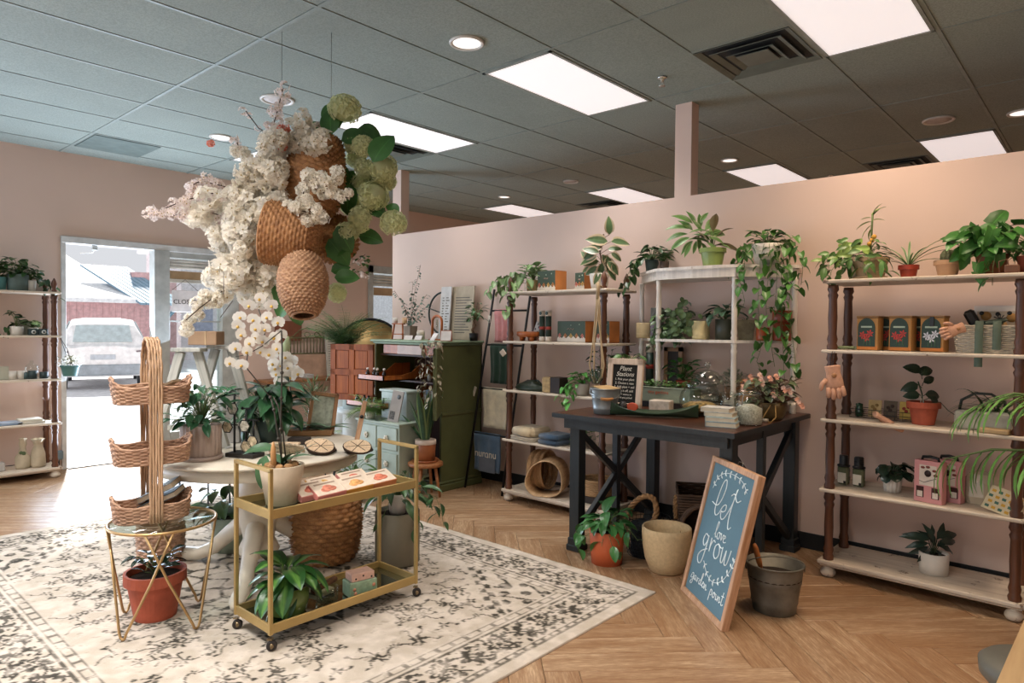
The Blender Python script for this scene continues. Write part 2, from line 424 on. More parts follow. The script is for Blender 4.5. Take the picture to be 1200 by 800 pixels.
# troffer lights
pan = emis('light_panel', 'f1e8e8', .74)
trim = M('light_trim', '8a8f88', .6)
names = {(0, 1): 'ceiling light panel straight above the middle shelves, left of the pink post', (3, 1): 'large ceiling light panel cut by the top edge at the upper right',
         (-3, 1): 'ceiling light panel right behind the hanging hydrangeas', (3, 4): 'ceiling light panel beyond the partition, rightmost',
         (0, 4): 'ceiling light panel beyond the partition, just right of the pink post', (-3, 4): 'ceiling light panel beyond the partition, left of the pink post',
         (-6, 4): 'farthest small ceiling light panel beyond the partition', (-6, 1): 'ceiling light panel hidden behind the hanging white blossom'}
for (i, j), lab in list(names.items())+[((6, 1), 'ceiling light panel right of the frame'), ((0, -2), 'ceiling light panel behind the viewer in the middle'), ((3, -2), 'ceiling light panel behind the viewer to the right'), ((-3, -2), 'ceiling light panel behind the viewer to the left'), ((-6, -2), 'ceiling light panel at the far left behind the viewer')]:
    x, y = cellx(i), celly(j)
    t_ = T('ceiling_light', lab, 'light', (x+TW/2, y+TL/2, CH-.012), 0, 'ceiling light panels')
    hx, hy = TW/2-.012, TL/2-.012
    f = MB(); f.box(-hx, -hy, 0, hx, -hy+.02, .03); f.box(-hx, hy-.02, 0, hx, hy, .03); f.box(-hx, -hy, 0, -hx+.02, hy, .03); f.box(hx-.02, -hy, 0, hx, hy, .03)
    f.part('frame', [trim], t_); MB().box(-hx+.02, -hy+.02, .006, hx-.02, hy-.02, .014).part('diffuser', [pan], t_)
    e = {(0, 1): 14, (3, 1): 21, (-3, 1): 8, (-6, 1): 12, (6, 1): 24}.get((i, j), 26 if j > 0 else {-6: 14, -3: 44, 0: 62, 3: 47}[i])
    lamp('panel_lamp', 'AREA', (x+TW/2, y+TL/2, CH-.035), e, (1.0, .76, .54) if i >= 3 and j > 0 else (1.0, .95, .90), (0, 0, -1), (.52, 1.1), 105 if j == 1 and i < 3 else 140)
# vents
vm = M('vent_metal', '5d645c', .5); vd = M('vent_dark', '23272a', .7)
for (i, j), lab in {(2, 1): 'square ceiling air vent near the large light panel at upper right', (2, 4): 'ceiling air vent just above the partition at right', (-4, 1): 'ceiling air vent behind the hydrangeas', (-4, 4): 'ceiling air vent above the partition left of the post'}.items():
    x, y = cellx(i), celly(j)+TL/2
    v_ = T('ceiling_vent', lab, 'vent', (x+TW/2, y+TL/4, CH-.004), 0, 'ceiling air vents')
    hh = TW/2-.012
    MB().box(-hh, -hh, .012, hh, hh, .02).part('backing', [vd], v_)
    for k, (a, z) in enumerate(((hh, -.006), (hh*.76, -.010), (hh*.50, -.016))):
        wd = .035; f = MB()
        for sx, sy in ((1, 0), (-1, 0), (0, 1), (0, -1)):
            p = [(a, a), (-a, a), (-(a-wd), a-wd), (a-wd, a-wd)]; ang = math.atan2(sy, sx)-PI/2
            vs = [(x_, y_, z+(.0 if q < 2 else .014)) for q, (x_, y_) in enumerate(p)]+[(x_, y_, z+.004+(.0 if q < 2 else .014)) for q, (x_, y_) in enumerate(p)]
            f.add(vs, [(0, 1, 2, 3), (7, 6, 5, 4), (0, 4, 5, 1), (1, 5, 6, 2), (2, 6, 7, 3), (3, 7, 4, 0)], 0, False, RZ(ang))
        f.part('louver_ring', [vm], v_)
    MB().box(-.10, -.10, -.016, .10, .10, -.011, .003).part('centre_plate', [vm], v_)
MB_t = MB().box(-.29, -.28, -.004, .29, .28, .004, .003)
tag(MB_t.part('access_panel', [M('dark_return_panel', '5f6b66', .8)], loc=(-7.11, 2.30, CH-.008)), 'dark square grille panel in the ceiling by the left wall', 'panel')
# downlights
ring = M('downlight_ring', 'c8c4bc', .4); lit = emis('downlight_lit', 'fff4ea', 1.2); dull = M('speaker_cloth', 'b9b1ac', .7)
for p, r_, on, lab in [((-2.912, 2.822), .105, 1, 'round recessed ceiling lamp near the top centre'), ((-4.715, 2.608), .125, 0, 'round ceiling speaker with white ring above the blossom'), ((-1.107, 6.315), .115, 0, 'round ceiling speaker above the right shelf unit'),
                   ((-2.924, 6.484), .085, 1, 'small recessed ceiling lamp right of the pink post'), ((-4.732, 6.267), .09, 0, 'round ceiling speaker above the middle shelves'), ((-5.946, 6.456), .08, 1, 'small recessed ceiling lamp far beyond the partition'),
                   ((-.588, 6.503), .10, 1, 'recessed ceiling lamp cut by the right edge'), ((-6.039, 2.795), .10, 1, 'recessed ceiling lamp half hidden by the blossom')]:
    d_ = T('ceiling_lamp' if on else 'ceiling_speaker', lab, 'lamp' if on else 'speaker', (p[0], p[1], CH-.006), 0, None)
    MB().lathe([(r_*.78, .004), (r_*.8, -.006), (r_*.95, -.01), (r_, -.004), (r_, .004)], 32).part('ring', [ring], d_)
    MB().lathe([(.001, -.003), (r_*.4, -.003), (r_*.79, -.002), (r_*.79, .004)], 32).part('lens' if on else 'grille', [lit if on else dull], d_)
for p, lab in [((-2.317, 4.069), 'sprinkler head in the ceiling beside the pink post'), ((-2.377, 7.822), 'sprinkler head in the ceiling beyond the partition')]:
    s_ = T('sprinkler', lab, 'sprinkler', (p[0], p[1], CH-.004))
    MB().lathe([(.001, 0), (.035, 0), (.03, -.008), (.012, -.012), (.010, -.03), (.001, -.03)], 16).part('base', [M('chrome', 'c9c9c5', .25, .9)], s_)
    q = MB().lathe([(.001, -.055), (.022, -.056), (.022, -.059), (.001, -.059)], 12).tube([(.012, 0, -.028), (.013, 0, -.045), (.003, 0, -.056)], .0025, 5).tube([(-.012, 0, -.028), (-.013, 0, -.045), (-.003, 0, -.056)], .0025, 5)
    q.part('deflector', [M('chrome', 'c9c9c5', .25, .9)], s_)

# ------------------------------------------------------------------ outside
g_ = MB().box(-60, -30, -.3, -7.97, 40, -.16)
structure('ground_outside', g_, [M('bright_asphalt', 'e2e2e4', .8)])
red = M('red_siding', 'dcb4b4', .7); snow = M('snow_roof', 'f0f2f5', .7); blue = M('blue_metal_roof', '86a6ba', .4); glassd = M('car_glass', 'c0cfd2', .15); carw = M('car_paint', 'f8f8f9', .25, spec=.6)
b_ = T('outbuilding', 'red sided building with snowy roof and blue metal porch roof beyond the car', 'building', atX(150, 400, -27).xy.to_3d()-Vector((0, 0, .16)), R(-6))
q = MB(); q.box(-4, -9, 0, 0, 1.0, 2.45)
for k in range(50): q.box(0, -9+k*.2, 0, .02, -9+k*.2+.03, 2.45)
q.part('wall', [red], b_); MB().add([(.5, -9.4, 2.35), (.5, .2, 2.35), (-4.5, -1.2, 4.2), (-4.5, -9.4, 4.2), (.5, -9.4, 2.5), (.5, .2, 2.5), (-4.5, -1.2, 4.35), (-4.5, -9.4, 4.35)], [(0, 1, 2, 3), (7, 6, 5, 4), (0, 4, 5, 1), (1, 5, 6, 2), (3, 2, 6, 7), (0, 3, 7, 4)]).part('roof', [snow], b_)
for k in range(8): y_ = .25+k*.2; MB().add([(.7, y_, 2.30), (.7, y_+.18, 2.29), (-2.0, y_-1.4+.18, 3.75), (-2.0, y_-1.4, 3.76), (.7, y_, 2.38), (.7, y_+.18, 2.37), (-2.0, y_-1.4+.18, 3.83), (-2.0, y_-1.4, 3.84)], [(0, 1, 2, 3), (7, 6, 5, 4), (0, 4, 5, 1), (1, 5, 6, 2), (2, 6, 7, 3), (3, 7, 4, 0)]).part('roof_panel', [blue], b_)
MB().box(-3.4, .4, 0, -1.2, 2.0, 3.6, .02).part('annexe', [red], b_); MB().tube([(.6, 1.6, 2.35), (.1, 1.1, 1.6), (.1, 1.1, 0)], .07, 6).part('downpipe', [blue], b_)
b2 = T('shop_building', 'pale shop building seen through the sidelight window', 'building', atX(215, 400, -31).xy.to_3d()+Vector((0, 1.2, -.16)))
MB().box(-4, -1.3, 0, 0, 14, 5.0).part('wall', [M('pale_siding', 'e4dfe2', .7)], b2)
for k in range(5): MB().box(0, -.8+k*2.2, .7, .05, .1+k*2.2, 3.0, .01).part('window', [M('far_window', 'a8adc0', .3)], b2)
MB().box(-4.4, -1.6, 5.0, .6, 14.4, 5.3, .02).part('roof', [snow], b2)
# white hatchback seen from behind, lofted through cross sections along its length
cp = atZ(121, 457, -.16); cr = T('car', 'white hatchback car parked outside the open doorway', 'car', cp, math.atan2(cp.y, cp.x))
secs = [(0, .93, .40, .95, .93, 1.02, 1.04, .30), (.12, .96, .33, .97, .95, 1.10, 1.10, .30), (.45, .97, .30, .98, .93, 1.12, 1.58, .66), (.75, .97, .30, .98, .92, 1.12, 1.72, .66), (2.4, .97, .30, .98, .92, 1.10, 1.74, .66), (3.3, .97, .30, .98, .90, 1.08, 1.12, .70), (4.3, .93, .32, .92, .80, .98, 1.0, .6), (4.55, .85, .4, .8, .7, .85, .86, .5)]
rows = []
for x, w0, z0, w1_, w2_, z2_, zr, wr in secs:
    if zr < z2_+.1: wr = w2_*.6
    rows.append([(x, -w0*.92, z0), (x, -w1_, (z0+z2_)/2), (x, -w2_, z2_), (x, -wr, zr-.02), (x, -wr*.6, zr+.02), (x, wr*.6, zr+.02), (x, wr, zr-.02), (x, w2_, z2_), (x, w1_, (z0+z2_)/2), (x, w0*.92, z0)])
n = 10; vs = [p_ for r_ in rows for p_ in r_]; fs = [(i*n+k, i*n+(k+1) % n, (i+1)*n+(k+1) % n, (i+1)*n+k) for i in range(len(rows)-1) for k in range(n)]+[tuple(range(n)), tuple((len(rows)-1)*n+k for k in range(n))[::-1]]
MB().add(vs, fs, 0, False).part('body', [carw], cr)
MB().add([(.14, -.62, 1.16), (.14, .62, 1.16), (.43, .56, 1.55), (.43, -.56, 1.55), (.10, -.62, 1.18), (.10, .62, 1.18), (.39, .56, 1.57), (.39, -.56, 1.57)], [(3, 2, 1, 0), (4, 5, 6, 7), (0, 1, 5, 4), (1, 2, 6, 5), (2, 3, 7, 6), (3, 0, 4, 7)]).part('rear_window', [glassd], cr)
for s_ in (-1, 1):
    MB().add([(.8, s_*.915, 1.18), (3.1, s_*.905, 1.16), (2.5, s_*.70, 1.66), (.9, s_*.70, 1.66), (.8, s_*.935, 1.18), (3.1, s_*.925, 1.16), (2.5, s_*.72, 1.67), (.9, s_*.72, 1.67)], [(0, 1, 2, 3), (7, 6, 5, 4), (0, 4, 5, 1), (1, 5, 6, 2), (2, 6, 7, 3), (3, 7, 4, 0)]).part('side_window', [glassd], cr)
    MB().tube([(.0, s_*.93, 1.02), (-.02, s_*.86, .95), (-.02, s_*.70, .93)], .02, 6).part('tail_lamp', [M('tail_lamp', '7a6a70', .3)], cr)
    for x in (.85, 3.6):
        wh = MB().lathe([(.001, -.1), (.2, -.1), (.33, -.09), (.33, .09), (.2, .1), (.001, .1)], 20, 0, RX(PI/2)).part('wheel', [M('tyre', '3e4246', .8)], cr, loc=(x, s_*.85, .33)); MB().lathe([(.001, -.11), (.2, -.105), (.2, .105), (.001, .11)], 12, 0, RX(PI/2)).part('hubcap', [M('hubcap', 'a8adb0', .4, .5)], wh)
MB().box(-.07, -.86, .36, .06, .86, .62, .03).part('bumper', [M('bumper', 'a4aeb6', .5)], cr); MB().box(-.02, -.26, .74, .0, .26, .86, .004).part('number_plate', [M('plate', 'c4ccd4', .5)], cr)

# sign in the sidelight window
sg = T('hanging_sign', 'white shop sign hung in the sidelight window', 'sign', atX(217, 353, LW+.03), R(90))
MB().box(-.14, -.008, -.12, .14, .008, .12, .003).part('board', [M('sign_white', 'd8d2d0', .6)], sg)
MB().tube([(-.14, 0, .12), (0, 0, .24), (.14, 0, .12)], .003, 5).part('cord', [M('cord_dark', '4a4038', .8)], sg)
def text(body, size, mat, parent, loc, rot=(R(90), 0, 0), align='CENTER', name='lettering', ext=.0006, shear=0, sx=1):
    c = bpy.data.curves.new(name, 'FONT'); c.body = body; c.size = size; c.align_x = align; c.extrude = ext; c.materials.append(mat); c.shear = shear; c.resolution_u = 3
    o = bpy.data.objects.new(name, c); COL.objects.link(o); o.parent = parent; o.location = loc; o.rotation_euler = rot; o.scale = (sx, 1, 1); return o
inkblack = M('black_ink', '26221f', .7)
t_ = text('CLOSED', .07, inkblack, sg, (0, -.0095, -.03))
# ------------------------------------------------------------------ furniture
walnut = wood('turned_dark_wood', '3a2115', '6a3f26', .45, 2, 10)
board_m = wood('distressed_white_board', 'b8a690', 'ddd0bf', .6, 0, 6, False, '6f5a48')
SH = [.10, .52, .93, 1.335, 1.742]
def post_profile(z0, z1):
    pr = [(.02, z0)]
    zs = SH+[z1]
    for a, b in zip(SH[:-1], SH[1:]):
        h = b-a-.03
        z = a+.0
        pr += [(.023, z), (.025, z+.02*1), (.019, z+.035), (.024, z+.06), (.0185, z+.09), (.021, z+h*.5), (.0185, z+h*.78), (.024, z+h*.84), (.018, z+h*.88), (.026, z+h*.93), (.022, z+h)]
    return [(r_*1.22, z) for r_, z in pr]
post_me = MB().lathe(post_profile(.09, 1.72), 14).mesh('post', [walnut])
finial_me = MB().lathe([(.02, 0), (.024, .01), (.014, .025), (.022, .05), (.026, .075), (.018, .10), (.006, .125), (.001, .13)], 14).mesh('finial', [walnut])
foot_me = MB().lathe([(.020, .064), (.030, .062), (.024, .054), (.034, .047), (.041, .032), (.041, .020), (.032, .006), (.018, 0), (.001, 0)][::-1], 18).mesh('foot', [board_m])
def shelf_unit(name, label, loc, rz, W, D, finial=()):
    """local: x 0..W between posts, y 0 front .. D rear"""
    t = T(name, label, 'shelf unit', loc, rz, 'turned post shelf units')
    for x, y in ((0, 0), (W, 0), (0, D), (W, D)):
        link('post', post_me, t, loc=(x, y, 0)); link('foot', foot_me, t, loc=(x, y, 0))
        if (x > 0, y > 0) in finial: link('finial', finial_me, t, loc=(x, y, SH[-1]))
    for k, z in enumerate(SH):
        q = MB()
        if k == 0:
            q.box(-.05, -.045, z-.022, W+.05, D+.07, z, .004); q.box(-.04, -.036, z-.036, W+.04, D+.06, z-.022, .006)
        else: q.box(-.05, -.04, z-.020, W+.05, D+.07, z, .005)
        q.part('shelf', [board_m], t)
    return t
shelf_unit('shelf_unit', 'white shelf unit with dark turned posts at the right edge', (-1.248, 4.20, 0), 0, .885, .30)
shelf_unit('shelf_unit', 'white shelf unit with dark turned posts between ladder and black table', (-3.777, 4.186, 0), 0, .932, .31, ((False, False), (True, True), (False, True), (True, False)))
shelf_unit('shelf_unit', 'white shelf unit with turned posts at the left edge beside the doorway', (-7.425, .97, 0), R(90), .885, .29, ((True, False), (True, True), (False, True), (False, False)))

# black X-side table
blk = wood('black_painted_wood', '14181a', '23292c', .42, 2, 8)
topw = wood('dark_walnut_top', '2c1710', '5a3320', .32, 0, 7)
t = T('console_table', 'black counter table with crossed side braces against the partition', 'table', (-2.735, 3.447, 0))
TWX, TDY = 1.23, 1.185
MB().box(0, 0, .870, TWX, TDY, .898, .004).part('tabletop', [topw], t, 'dark walnut top')
MB().box(.001, -.002, .868, TWX-.001, 0.002, .896).box(-.002, 0, .868, .001, TDY, .896).box(TWX-.001, 0, .868, TWX+.002, TDY, .896).part('edge_band', [blk], t)
q = MB(); q.box(.06, .05, .80, TWX-.06, .07, .870).box(.06, TDY-.07, .80, TWX-.06, TDY-.05, .870).box(.065, .06, .80, .085, TDY-.06, .870).box(TWX-.085, .06, .80, TWX-.065, TDY-.06, .870)
q.part('apron', [blk], t)
for x in (.125, TWX-.08):
    for y in (.115, TDY/2-.02, TDY-.11):
        q = MB(); w_ = .075 if y != TDY/2-.02 else .045
        q.cbox(x, y, .44, w_, w_, .87, .003)
        if w_ == .075: q.cbox(x, y, .06, .09, .09, .05, .006); q.cbox(x, y, .02, .105, .105, .04, .006)
        q.part('leg', [blk], t)
    for s_ in (1, -1):
        y0, y1 = .10, TDY-.13; dy = y1-y0; L = math.hypot(dy, .70); a = math.atan2(.70, dy)
        MB().cbox(0, 0, 0, .035, L, .045, .003).part('brace', [blk], t, loc=(x, (y0+y1)/2, .44), rot=(s_*a, 0, 0))

# half round white shelf standing on the table
wp = wood('white_painted_wood', 'cfc6bb', 'e6ded4', .45, 2, 5, False, 'b3a696')
t = T('half_round_shelf', 'white bow fronted display shelf on the black table', 'shelf', (-2.165, 4.60, .898))
out_ = [(-.60, .02), (-.60, -.05), (-.30, -.34), (-.20, -.362), (0, -.375), (.20, -.362), (.30, -.34), (.60, -.05), (.60, .02)]
def inset(k): return [(x*k, (y+.02)*k-.02 if y < 0 else y) for x, y in out_]
MB().prism(out_, .955, .975).prism(inset(.97), .895, .955).part('top', [wp], t)
MB().prism(inset(.97), .460, .478).part('shelf', [wp], t); MB().prism(inset(.97), .055, .073).part('shelf', [wp], t)
pp = [(.012, 0), (.02, .005), (.022, .03), (.014, .05), (.018, .07), (.018, .09), (.0195, .12)]
def wpost(h0, h1): return [(.017, h0), (.022, h0+.015), (.016, h0+.03), (.021, h0+.05), (.017, h0+.075), (.0195, (h0+h1)/2), (.016, h1-.08), (.021, h1-.055), (.016, h1-.035), (.021, h1-.015), (.018, h1)]
for x, y in ((-.28, -.31), (.28, -.31), (-.575, -.05), (.575, -.05)):
    q = MB(); q.lathe([(.001, 0)]+wpost(0, .055)+wpost(.073, .46)+wpost(.478, .895), 14); q.part('post', [wp], t, loc=(x, y, 0))

# armoire
og = M('olive_paint', '545835', .5, var=.08); ogd = M('olive_paint_dark', '3b4026', .6); orw = wood('orange_stained_wood', '74340f', 'aa5a1e', .42, 2, 7)
inn = M('dark_interior_wood', '3a2014', .6); sea = M('seafoam_paint', 'a6b1a2', .5, var=.07)
t = T('armoire', 'olive green armoire with open doors standing against the partition', 'armoire', (-5.36, 3.99, 0))
AW, AD, AH = .96, .50, 1.30
q = MB()
q.box(0, 0, .06, .022, AD, AH); q.box(AW-.022, 0, .06, AW, AD, AH); q.box(0, AD-.015, .06, AW, AD, AH); q.box(0, 0, .06, AW, AD, .085)
q.box(0, 0, AH-.02, AW, AD, AH)
q.part('carcass', [og], t)
MB().box(-.02, -.02, 0, AW+.02, AD, .06, .008).box(-.012, -.012, .06, AW+.012, AD, .085, .008).part('plinth', [og], t)
MB().box(-.035, -.04, AH, AW+.035, AD, AH+.022, .008).box(-.015, -.018, AH-.018, AW+.015, AD, AH, .006).part('cornice', [M('green_top_paint', '77896f', .45)], t)
MB().box(AW, -.003, .665, AW+.012, AD, .695, .004).part('side_moulding', [og], t)
MB().box(.022, .0, .665, AW-.022, AD-.02, .69).part('shelf', [inn], t); MB().box(.022, .06, .93, AW-.022, AD-.02, .945).part('shelf', [inn], t); MB().box(.022, .05, 1.17, AW-.022, AD-.02, 1.185).part('shelf', [inn], t)
MB().box(.022, AD-.02, .085, AW-.022, AD-.012, AH-.02).part('back_panel', [inn], t)
for k, (x0, x1, m_) in enumerate(((.10, .34, orw), (.34, .70, M('pale_pink_drawer', 'b59a8c', .5)), (.70, .93, orw))):
    d_ = MB().box(x0+.004, -.005 if k == 1 else .02, 1.19, x1-.004, .4, 1.275, .004); d_.part('drawer', [m_], t)
def panel_door(parent, W, Hh, mo, mi, loc, ang, name='door'):
    q = MB(); q.box(0, -.010, 0, W, .010, Hh, .003)
    st = .055; cols = [(st, W/2-st/2), (W/2+st/2, W-st)]; rows = [(st, Hh/2-st/2), (Hh/2+st/2, Hh-st)]
    # stiles and rails proud on the inner side
    q.box(0, -.022, 0, st, -.010, Hh); q.box(W-st, -.022, 0, W, -.010, Hh); q.box(W/2-st/2, -.022, 0, W/2+st/2, -.010, Hh)
    q.box(0, -.022, 0, W, -.010, st); q.box(0, -.022, Hh-st, W, -.010, Hh); q.box(0, -.022, Hh/2-st/2, W, -.010, Hh/2+st/2)
    d_ = q.part(name, [mo], parent, loc=loc, rot=(0, 0, ang))
    for a, b in cols:
        for c, e in rows: MB().box(a+.008, -.016, c+.008, b-.008, -.010, e-.008, .005).part('raised_panel', [mi], d_)
    return d_
orw2 = wood('orange_panel_wood', '843c10', 'b8662a', .4, 2, 8)
d_ = panel_door(t, .47, .545, orw, orw2, (0, -.012, .725), R(204), 'door')
# mirrored so that its inner, panelled side faces the room
d_.scale = (1, -1, 1); d_['label'] = 'left door swung wide open, orange stained inside with four panels'
d2 = panel_door(t, .47, .58, og, ogd, (AW, -.012, .69), R(-47), 'door'); d2['label'] = 'right door seen almost edge on'
ORD = ['leftmost', 'second from left', 'third from left', 'fourth from left', 'fifth from left', 'sixth from left', 'seventh from left', 'eighth from left']
# low swooping trays inside
def tray(name, x0, x1, y0, y1, z, h, m_, parent):
    q = MB(); q.box(x0, y0, z, x1, y1, z+.012); q.box(x0, y0, z, x1, y0+.012, z+.05)
    for yy in (x0, x1-.012):
        p = [(y0, z), (y1, z), (y1, z+h), (y1-(y1-y0)*.3, z+h), (y0+(y1-y0)*.55, z+h*.55), (y0+(y1-y0)*.35, z+.05), (y0, z+.05)]
        vs = [(yy, a, b) for a, b in p]+[(yy+.012, a, b) for a, b in p]; n = len(p)
        q.add(vs, [tuple(range(n)), tuple(range(n, 2*n))[::-1]]+[(i, n+i, n+(i+1) % n, (i+1) % n) for i in range(n)])
    return q.part(name, m_, parent)
tray('tray', .03, .42, -.22, .40, .945, .14, [orw2], t); tray('tray', -.04, .48, -.30, .40, .705, .18, [orw2], t)
for k in range(4):
    b_ = T('pump_bottle', ['white topped dark bottle, leftmost on the upper armoire tray', 'second white topped bottle on the upper armoire tray', 'third white topped bottle on the upper armoire tray', 'rightmost white topped bottle on the upper armoire tray'][k], 'bottle', (-5.36+.09+k*.075, 3.84+.02*(k % 2), .958), 0, 'bottles on the upper armoire tray')
    MB().lathe([(.001, 0), (.017, 0), (.018, .06), (.008, .072), (.008, .08)], 12).part('body', [M('dark_amber', '221610', .2)], b_)
    MB().ball((0, 0, .09), .012, 8, 6).part('cap', [M('white_cap', 'd9cfc6', .4)], b_)
for k in range(4):
    b_ = T('dark_bottle', ['leftmost black bottle on the lower armoire tray', 'second black bottle on the lower armoire tray', 'third black bottle on the lower armoire tray', 'rightmost black bottle on the lower armoire tray'][k], 'bottle', (-5.36+.03+k*.085, 3.77+.015*(k % 2), .718), 0, 'bottles on the lower armoire tray')
    MB().lathe([(.001, 0), (.022, 0), (.024, .05), (.011, .065), (.011, .085), (.001, .087)], 12).part('body', [M('black_glass', '0f0f10', .15)], b_)
    MB().lathe([(.0235, .012), (.0243, .013), (.0243, .04), (.0235, .042)], 12).part('sticker', [M('grey_sticker', '8d8a80', .6)], b_)
for k in range(8):
    b_ = MB().cbox(0, 0, .09, .028, .11, .18+.01*(k % 3), .003).part('greeting_card', [M(['card_white', 'card_blue', 'card_grey'][k % 3], ['cfc8c4', '8fa6bd', '9b9690'][k % 3], .7)], None, loc=(-4.72+k*.034, 4.14, .69), rot=(.12, 0, .05*(k % 3)))
    tag(b_, ORD[k]+' of the upright cards packed at the right inside the armoire', 'card', 'cards in the armoire')
for k in range(7):
    b_ = MB().lathe([(.001, 0), (.018, 0), (.02, .04), (.012, .055), (.012, .06), (.001, .061)], 10).part('mini_vase', [M('silver_ceramic', '9d9a96', .3)], None, loc=(-4.76+k*.045, 4.16+.03*(k % 2), .946))
    tag(b_, ORD[k]+' of the small silvery vases on the middle armoire shelf', 'vase', 'silvery vases in the armoire')

# seafoam dresser with flower knobs
t = T('dresser', 'pale seafoam dresser with white flower knobs in front of the armoire', 'dresser', (-5.12, 3.62, .0))
q = MB(); q.box(0, 0, .14, .60, .32, .60, .004)
q.part('body', [sea], t); MB().box(-.015, -.015, .60, .615, .335, .62, .005).part('top', [sea], t)
MB().box(-.01, -.01, .12, .61, .33, .15, .005).part('base', [sea], t)
knob = M('cream_knob', 'd8ccb6', .35)
for r_ in range(2):
    for c_ in range(2):
        x0 = .02+c_*.285; z0 = .385-r_*.22
        d_ = MB().box(x0, -.014, z0, x0+.275, .0, z0+.195, .005).part('drawer', [sea], t)
        q = MB()
        for p_ in range(6): q.ball((x0+.1375+.019*math.cos(p_*PI/3), -.022, z0+.10+.019*math.sin(p_*PI/3)), .012, 8, 5, 0, None, (1, .5, 1))
        q.ball((x0+.1375, -.026, z0+.10), .010, 8, 5); q.part('knob', [knob], d_)
for x in (.04, .56):
    for y in (.04, .28): MB().lathe([(.001, 0), (.014, 0), (.022, .12), (.001, .12)], 10).part('leg', [sea], t, loc=(x, y, 0))
t = T('box_cabinet', 'small pale blue slotted cabinet standing on the seafoam dresser', 'cabinet', (-4.98, 3.78, .62))
pb = M('pale_blue_paint', 'b1bab4', .5)
MB().box(0, 0, 0, .36, .15, .24, .004).part('body', [pb], t); MB().box(-.015, -.015, .24, .375, .16, .262, .005).part('lid', [pb], t); MB().box(.022, -.004, .06, .045, .002, .18, .003).part('slot', [M('slot_dark', '3b4442', .8)], t)
t = T('hat_box', 'round pale blue box on the white plinth left of the armoire', 'box', (-5.72, 4.05, .62))
MB().lathe([(.001, 0), (.15, 0), (.15, .14), (.155, .14), (.155, .17), (.001, .17)], 32).part('drum', [pb], t)
MB().lathe([(.001, -.62), (.17, -.62), (.17, -.60), (.15, -.57), (.15, -.06), (.21, -.04), (.21, 0), (.001, 0)], 32).part('plinth', [M('white_plinth', 'c3c9c6', .6)], t)

# round cream pedestal table with three swooping feet
crm = M('cream_table_paint', 'd6cdbc', .4, var=.05)
TC = (-3.74, 1.955)
t = T('round_table', 'round cream pedestal table with three swooping feet on the rug', 'table', (TC[0], TC[1], .009)); t.scale = (1.02, 1.02, .966)
MB().lathe([(.001, .725), (.58, .725), (.60, .735), (.603, .745), (.595, .751), (.001, .751)], 96).part('tabletop', [crm], t)
MB().lathe([(.001, .66), (.545, .66), (.55, .665), (.55, .725), (.001, .725)], 96).part('apron', [crm], t)
MB().lathe([(.001, .10), (.10, .10), (.115, .13), (.10, .17), (.085, .2), (.095, .26), (.12, .40), (.13, .48), (.11, .56), (.10, .60), (.14, .63), (.15, .66), (.001, .66)], 40).part('pedestal', [crm], t)
for a in (204, 74, 322):
    pts = []; rr = []
    for r0, z0, ra in ((.04, .30, .05), (.12, .27, .052), (.22, .19, .046), (.32, .10, .040), (.42, .052, .038), (.50, .042, .042), (.56, .040, .040), (.60, .035, .026), (.61, .035, .008)):
        pts.append((r0*math.cos(R(a)), r0*math.sin(R(a)), z0)); rr.append(ra)
    P = [Vector(p) for p in pts]; fine = []; fr = []
    for i in range(len(P)-1):
        for s_ in range(4): u = s_/4; fine.append(P[i].lerp(P[i+1], u)); fr.append(rr[i]*(1-u)+rr[i+1]*u)
    fine.append(P[-1]); fr.append(rr[-1])
    MB().tube(fine, fr, 14).part('foot', [crm], t)

# gold bar cart
gold = M('satin_gold_metal', 'b59a64', .38, .55, var=.06); mir = M('smoked_mirror', '8d9585', .05, .95, var=.03)
CX0, CX1, CY0, CY1 = -3.085, -2.765, 1.50, 2.33
t = T('bar_cart', 'gold two tier bar cart on casters in front of the round table', 'cart', (CX0, CY0, .009))
W_, D_ = CX1-CX0, CY1-CY0; b = .018
for (x, y) in ((0, 0), (W_, 0), (0, D_), (W_, D_)): MB().cbox(x, y, .435, b, b, .73, .002).part('post', [gold], t)
for y in (0, D_): MB().cbox(W_/2, y, .80, W_+b, b, .018, .002).part('handle', [gold], t)
for z, nm in ((.605, 'upper'), (.095, 'lower')):
    q = MB()
    for y in (0, D_): q.cbox(W_/2, y, z, W_, .012, .042, .002)
    for x in (0, W_): q.cbox(x, D_/2, z, .012, D_, .042, .002)
    q.part('rail', [gold], t)
    MB().box(0, 0, z-.018, W_, D_, z-.012).part('shelf_panel', [mir], t)
for (x, y) in ((0, 0), (W_, 0), (0, D_), (W_, D_)):
    wq = MB().lathe([(.001, -.009), (.018, -.009), (.023, -.007), (.023, .007), (.018, .009), (.001, .009)], 18, 0, TR(.006, 0, .024) @ RX(PI/2) @ RY(R(20))).part('caster', [M('caster_rubber', '2e2622', .6)], t, loc=(x, y, 0), rot=(0, 0, R(35)))
    MB().lathe([(.001, -.011), (.012, -.010), (.012, .010), (.001, .011)], 12, 0, TR(.006, 0, .024) @ RX(PI/2)).cbox(0, 0, .054, .022, .022, .006).tube([(0, 0, .054), (.006, .012, .04), (.006, .013, .024)], .003, 5).part('fork', [M('caster_steel', '8e7a5c', .35, .8)], wq)

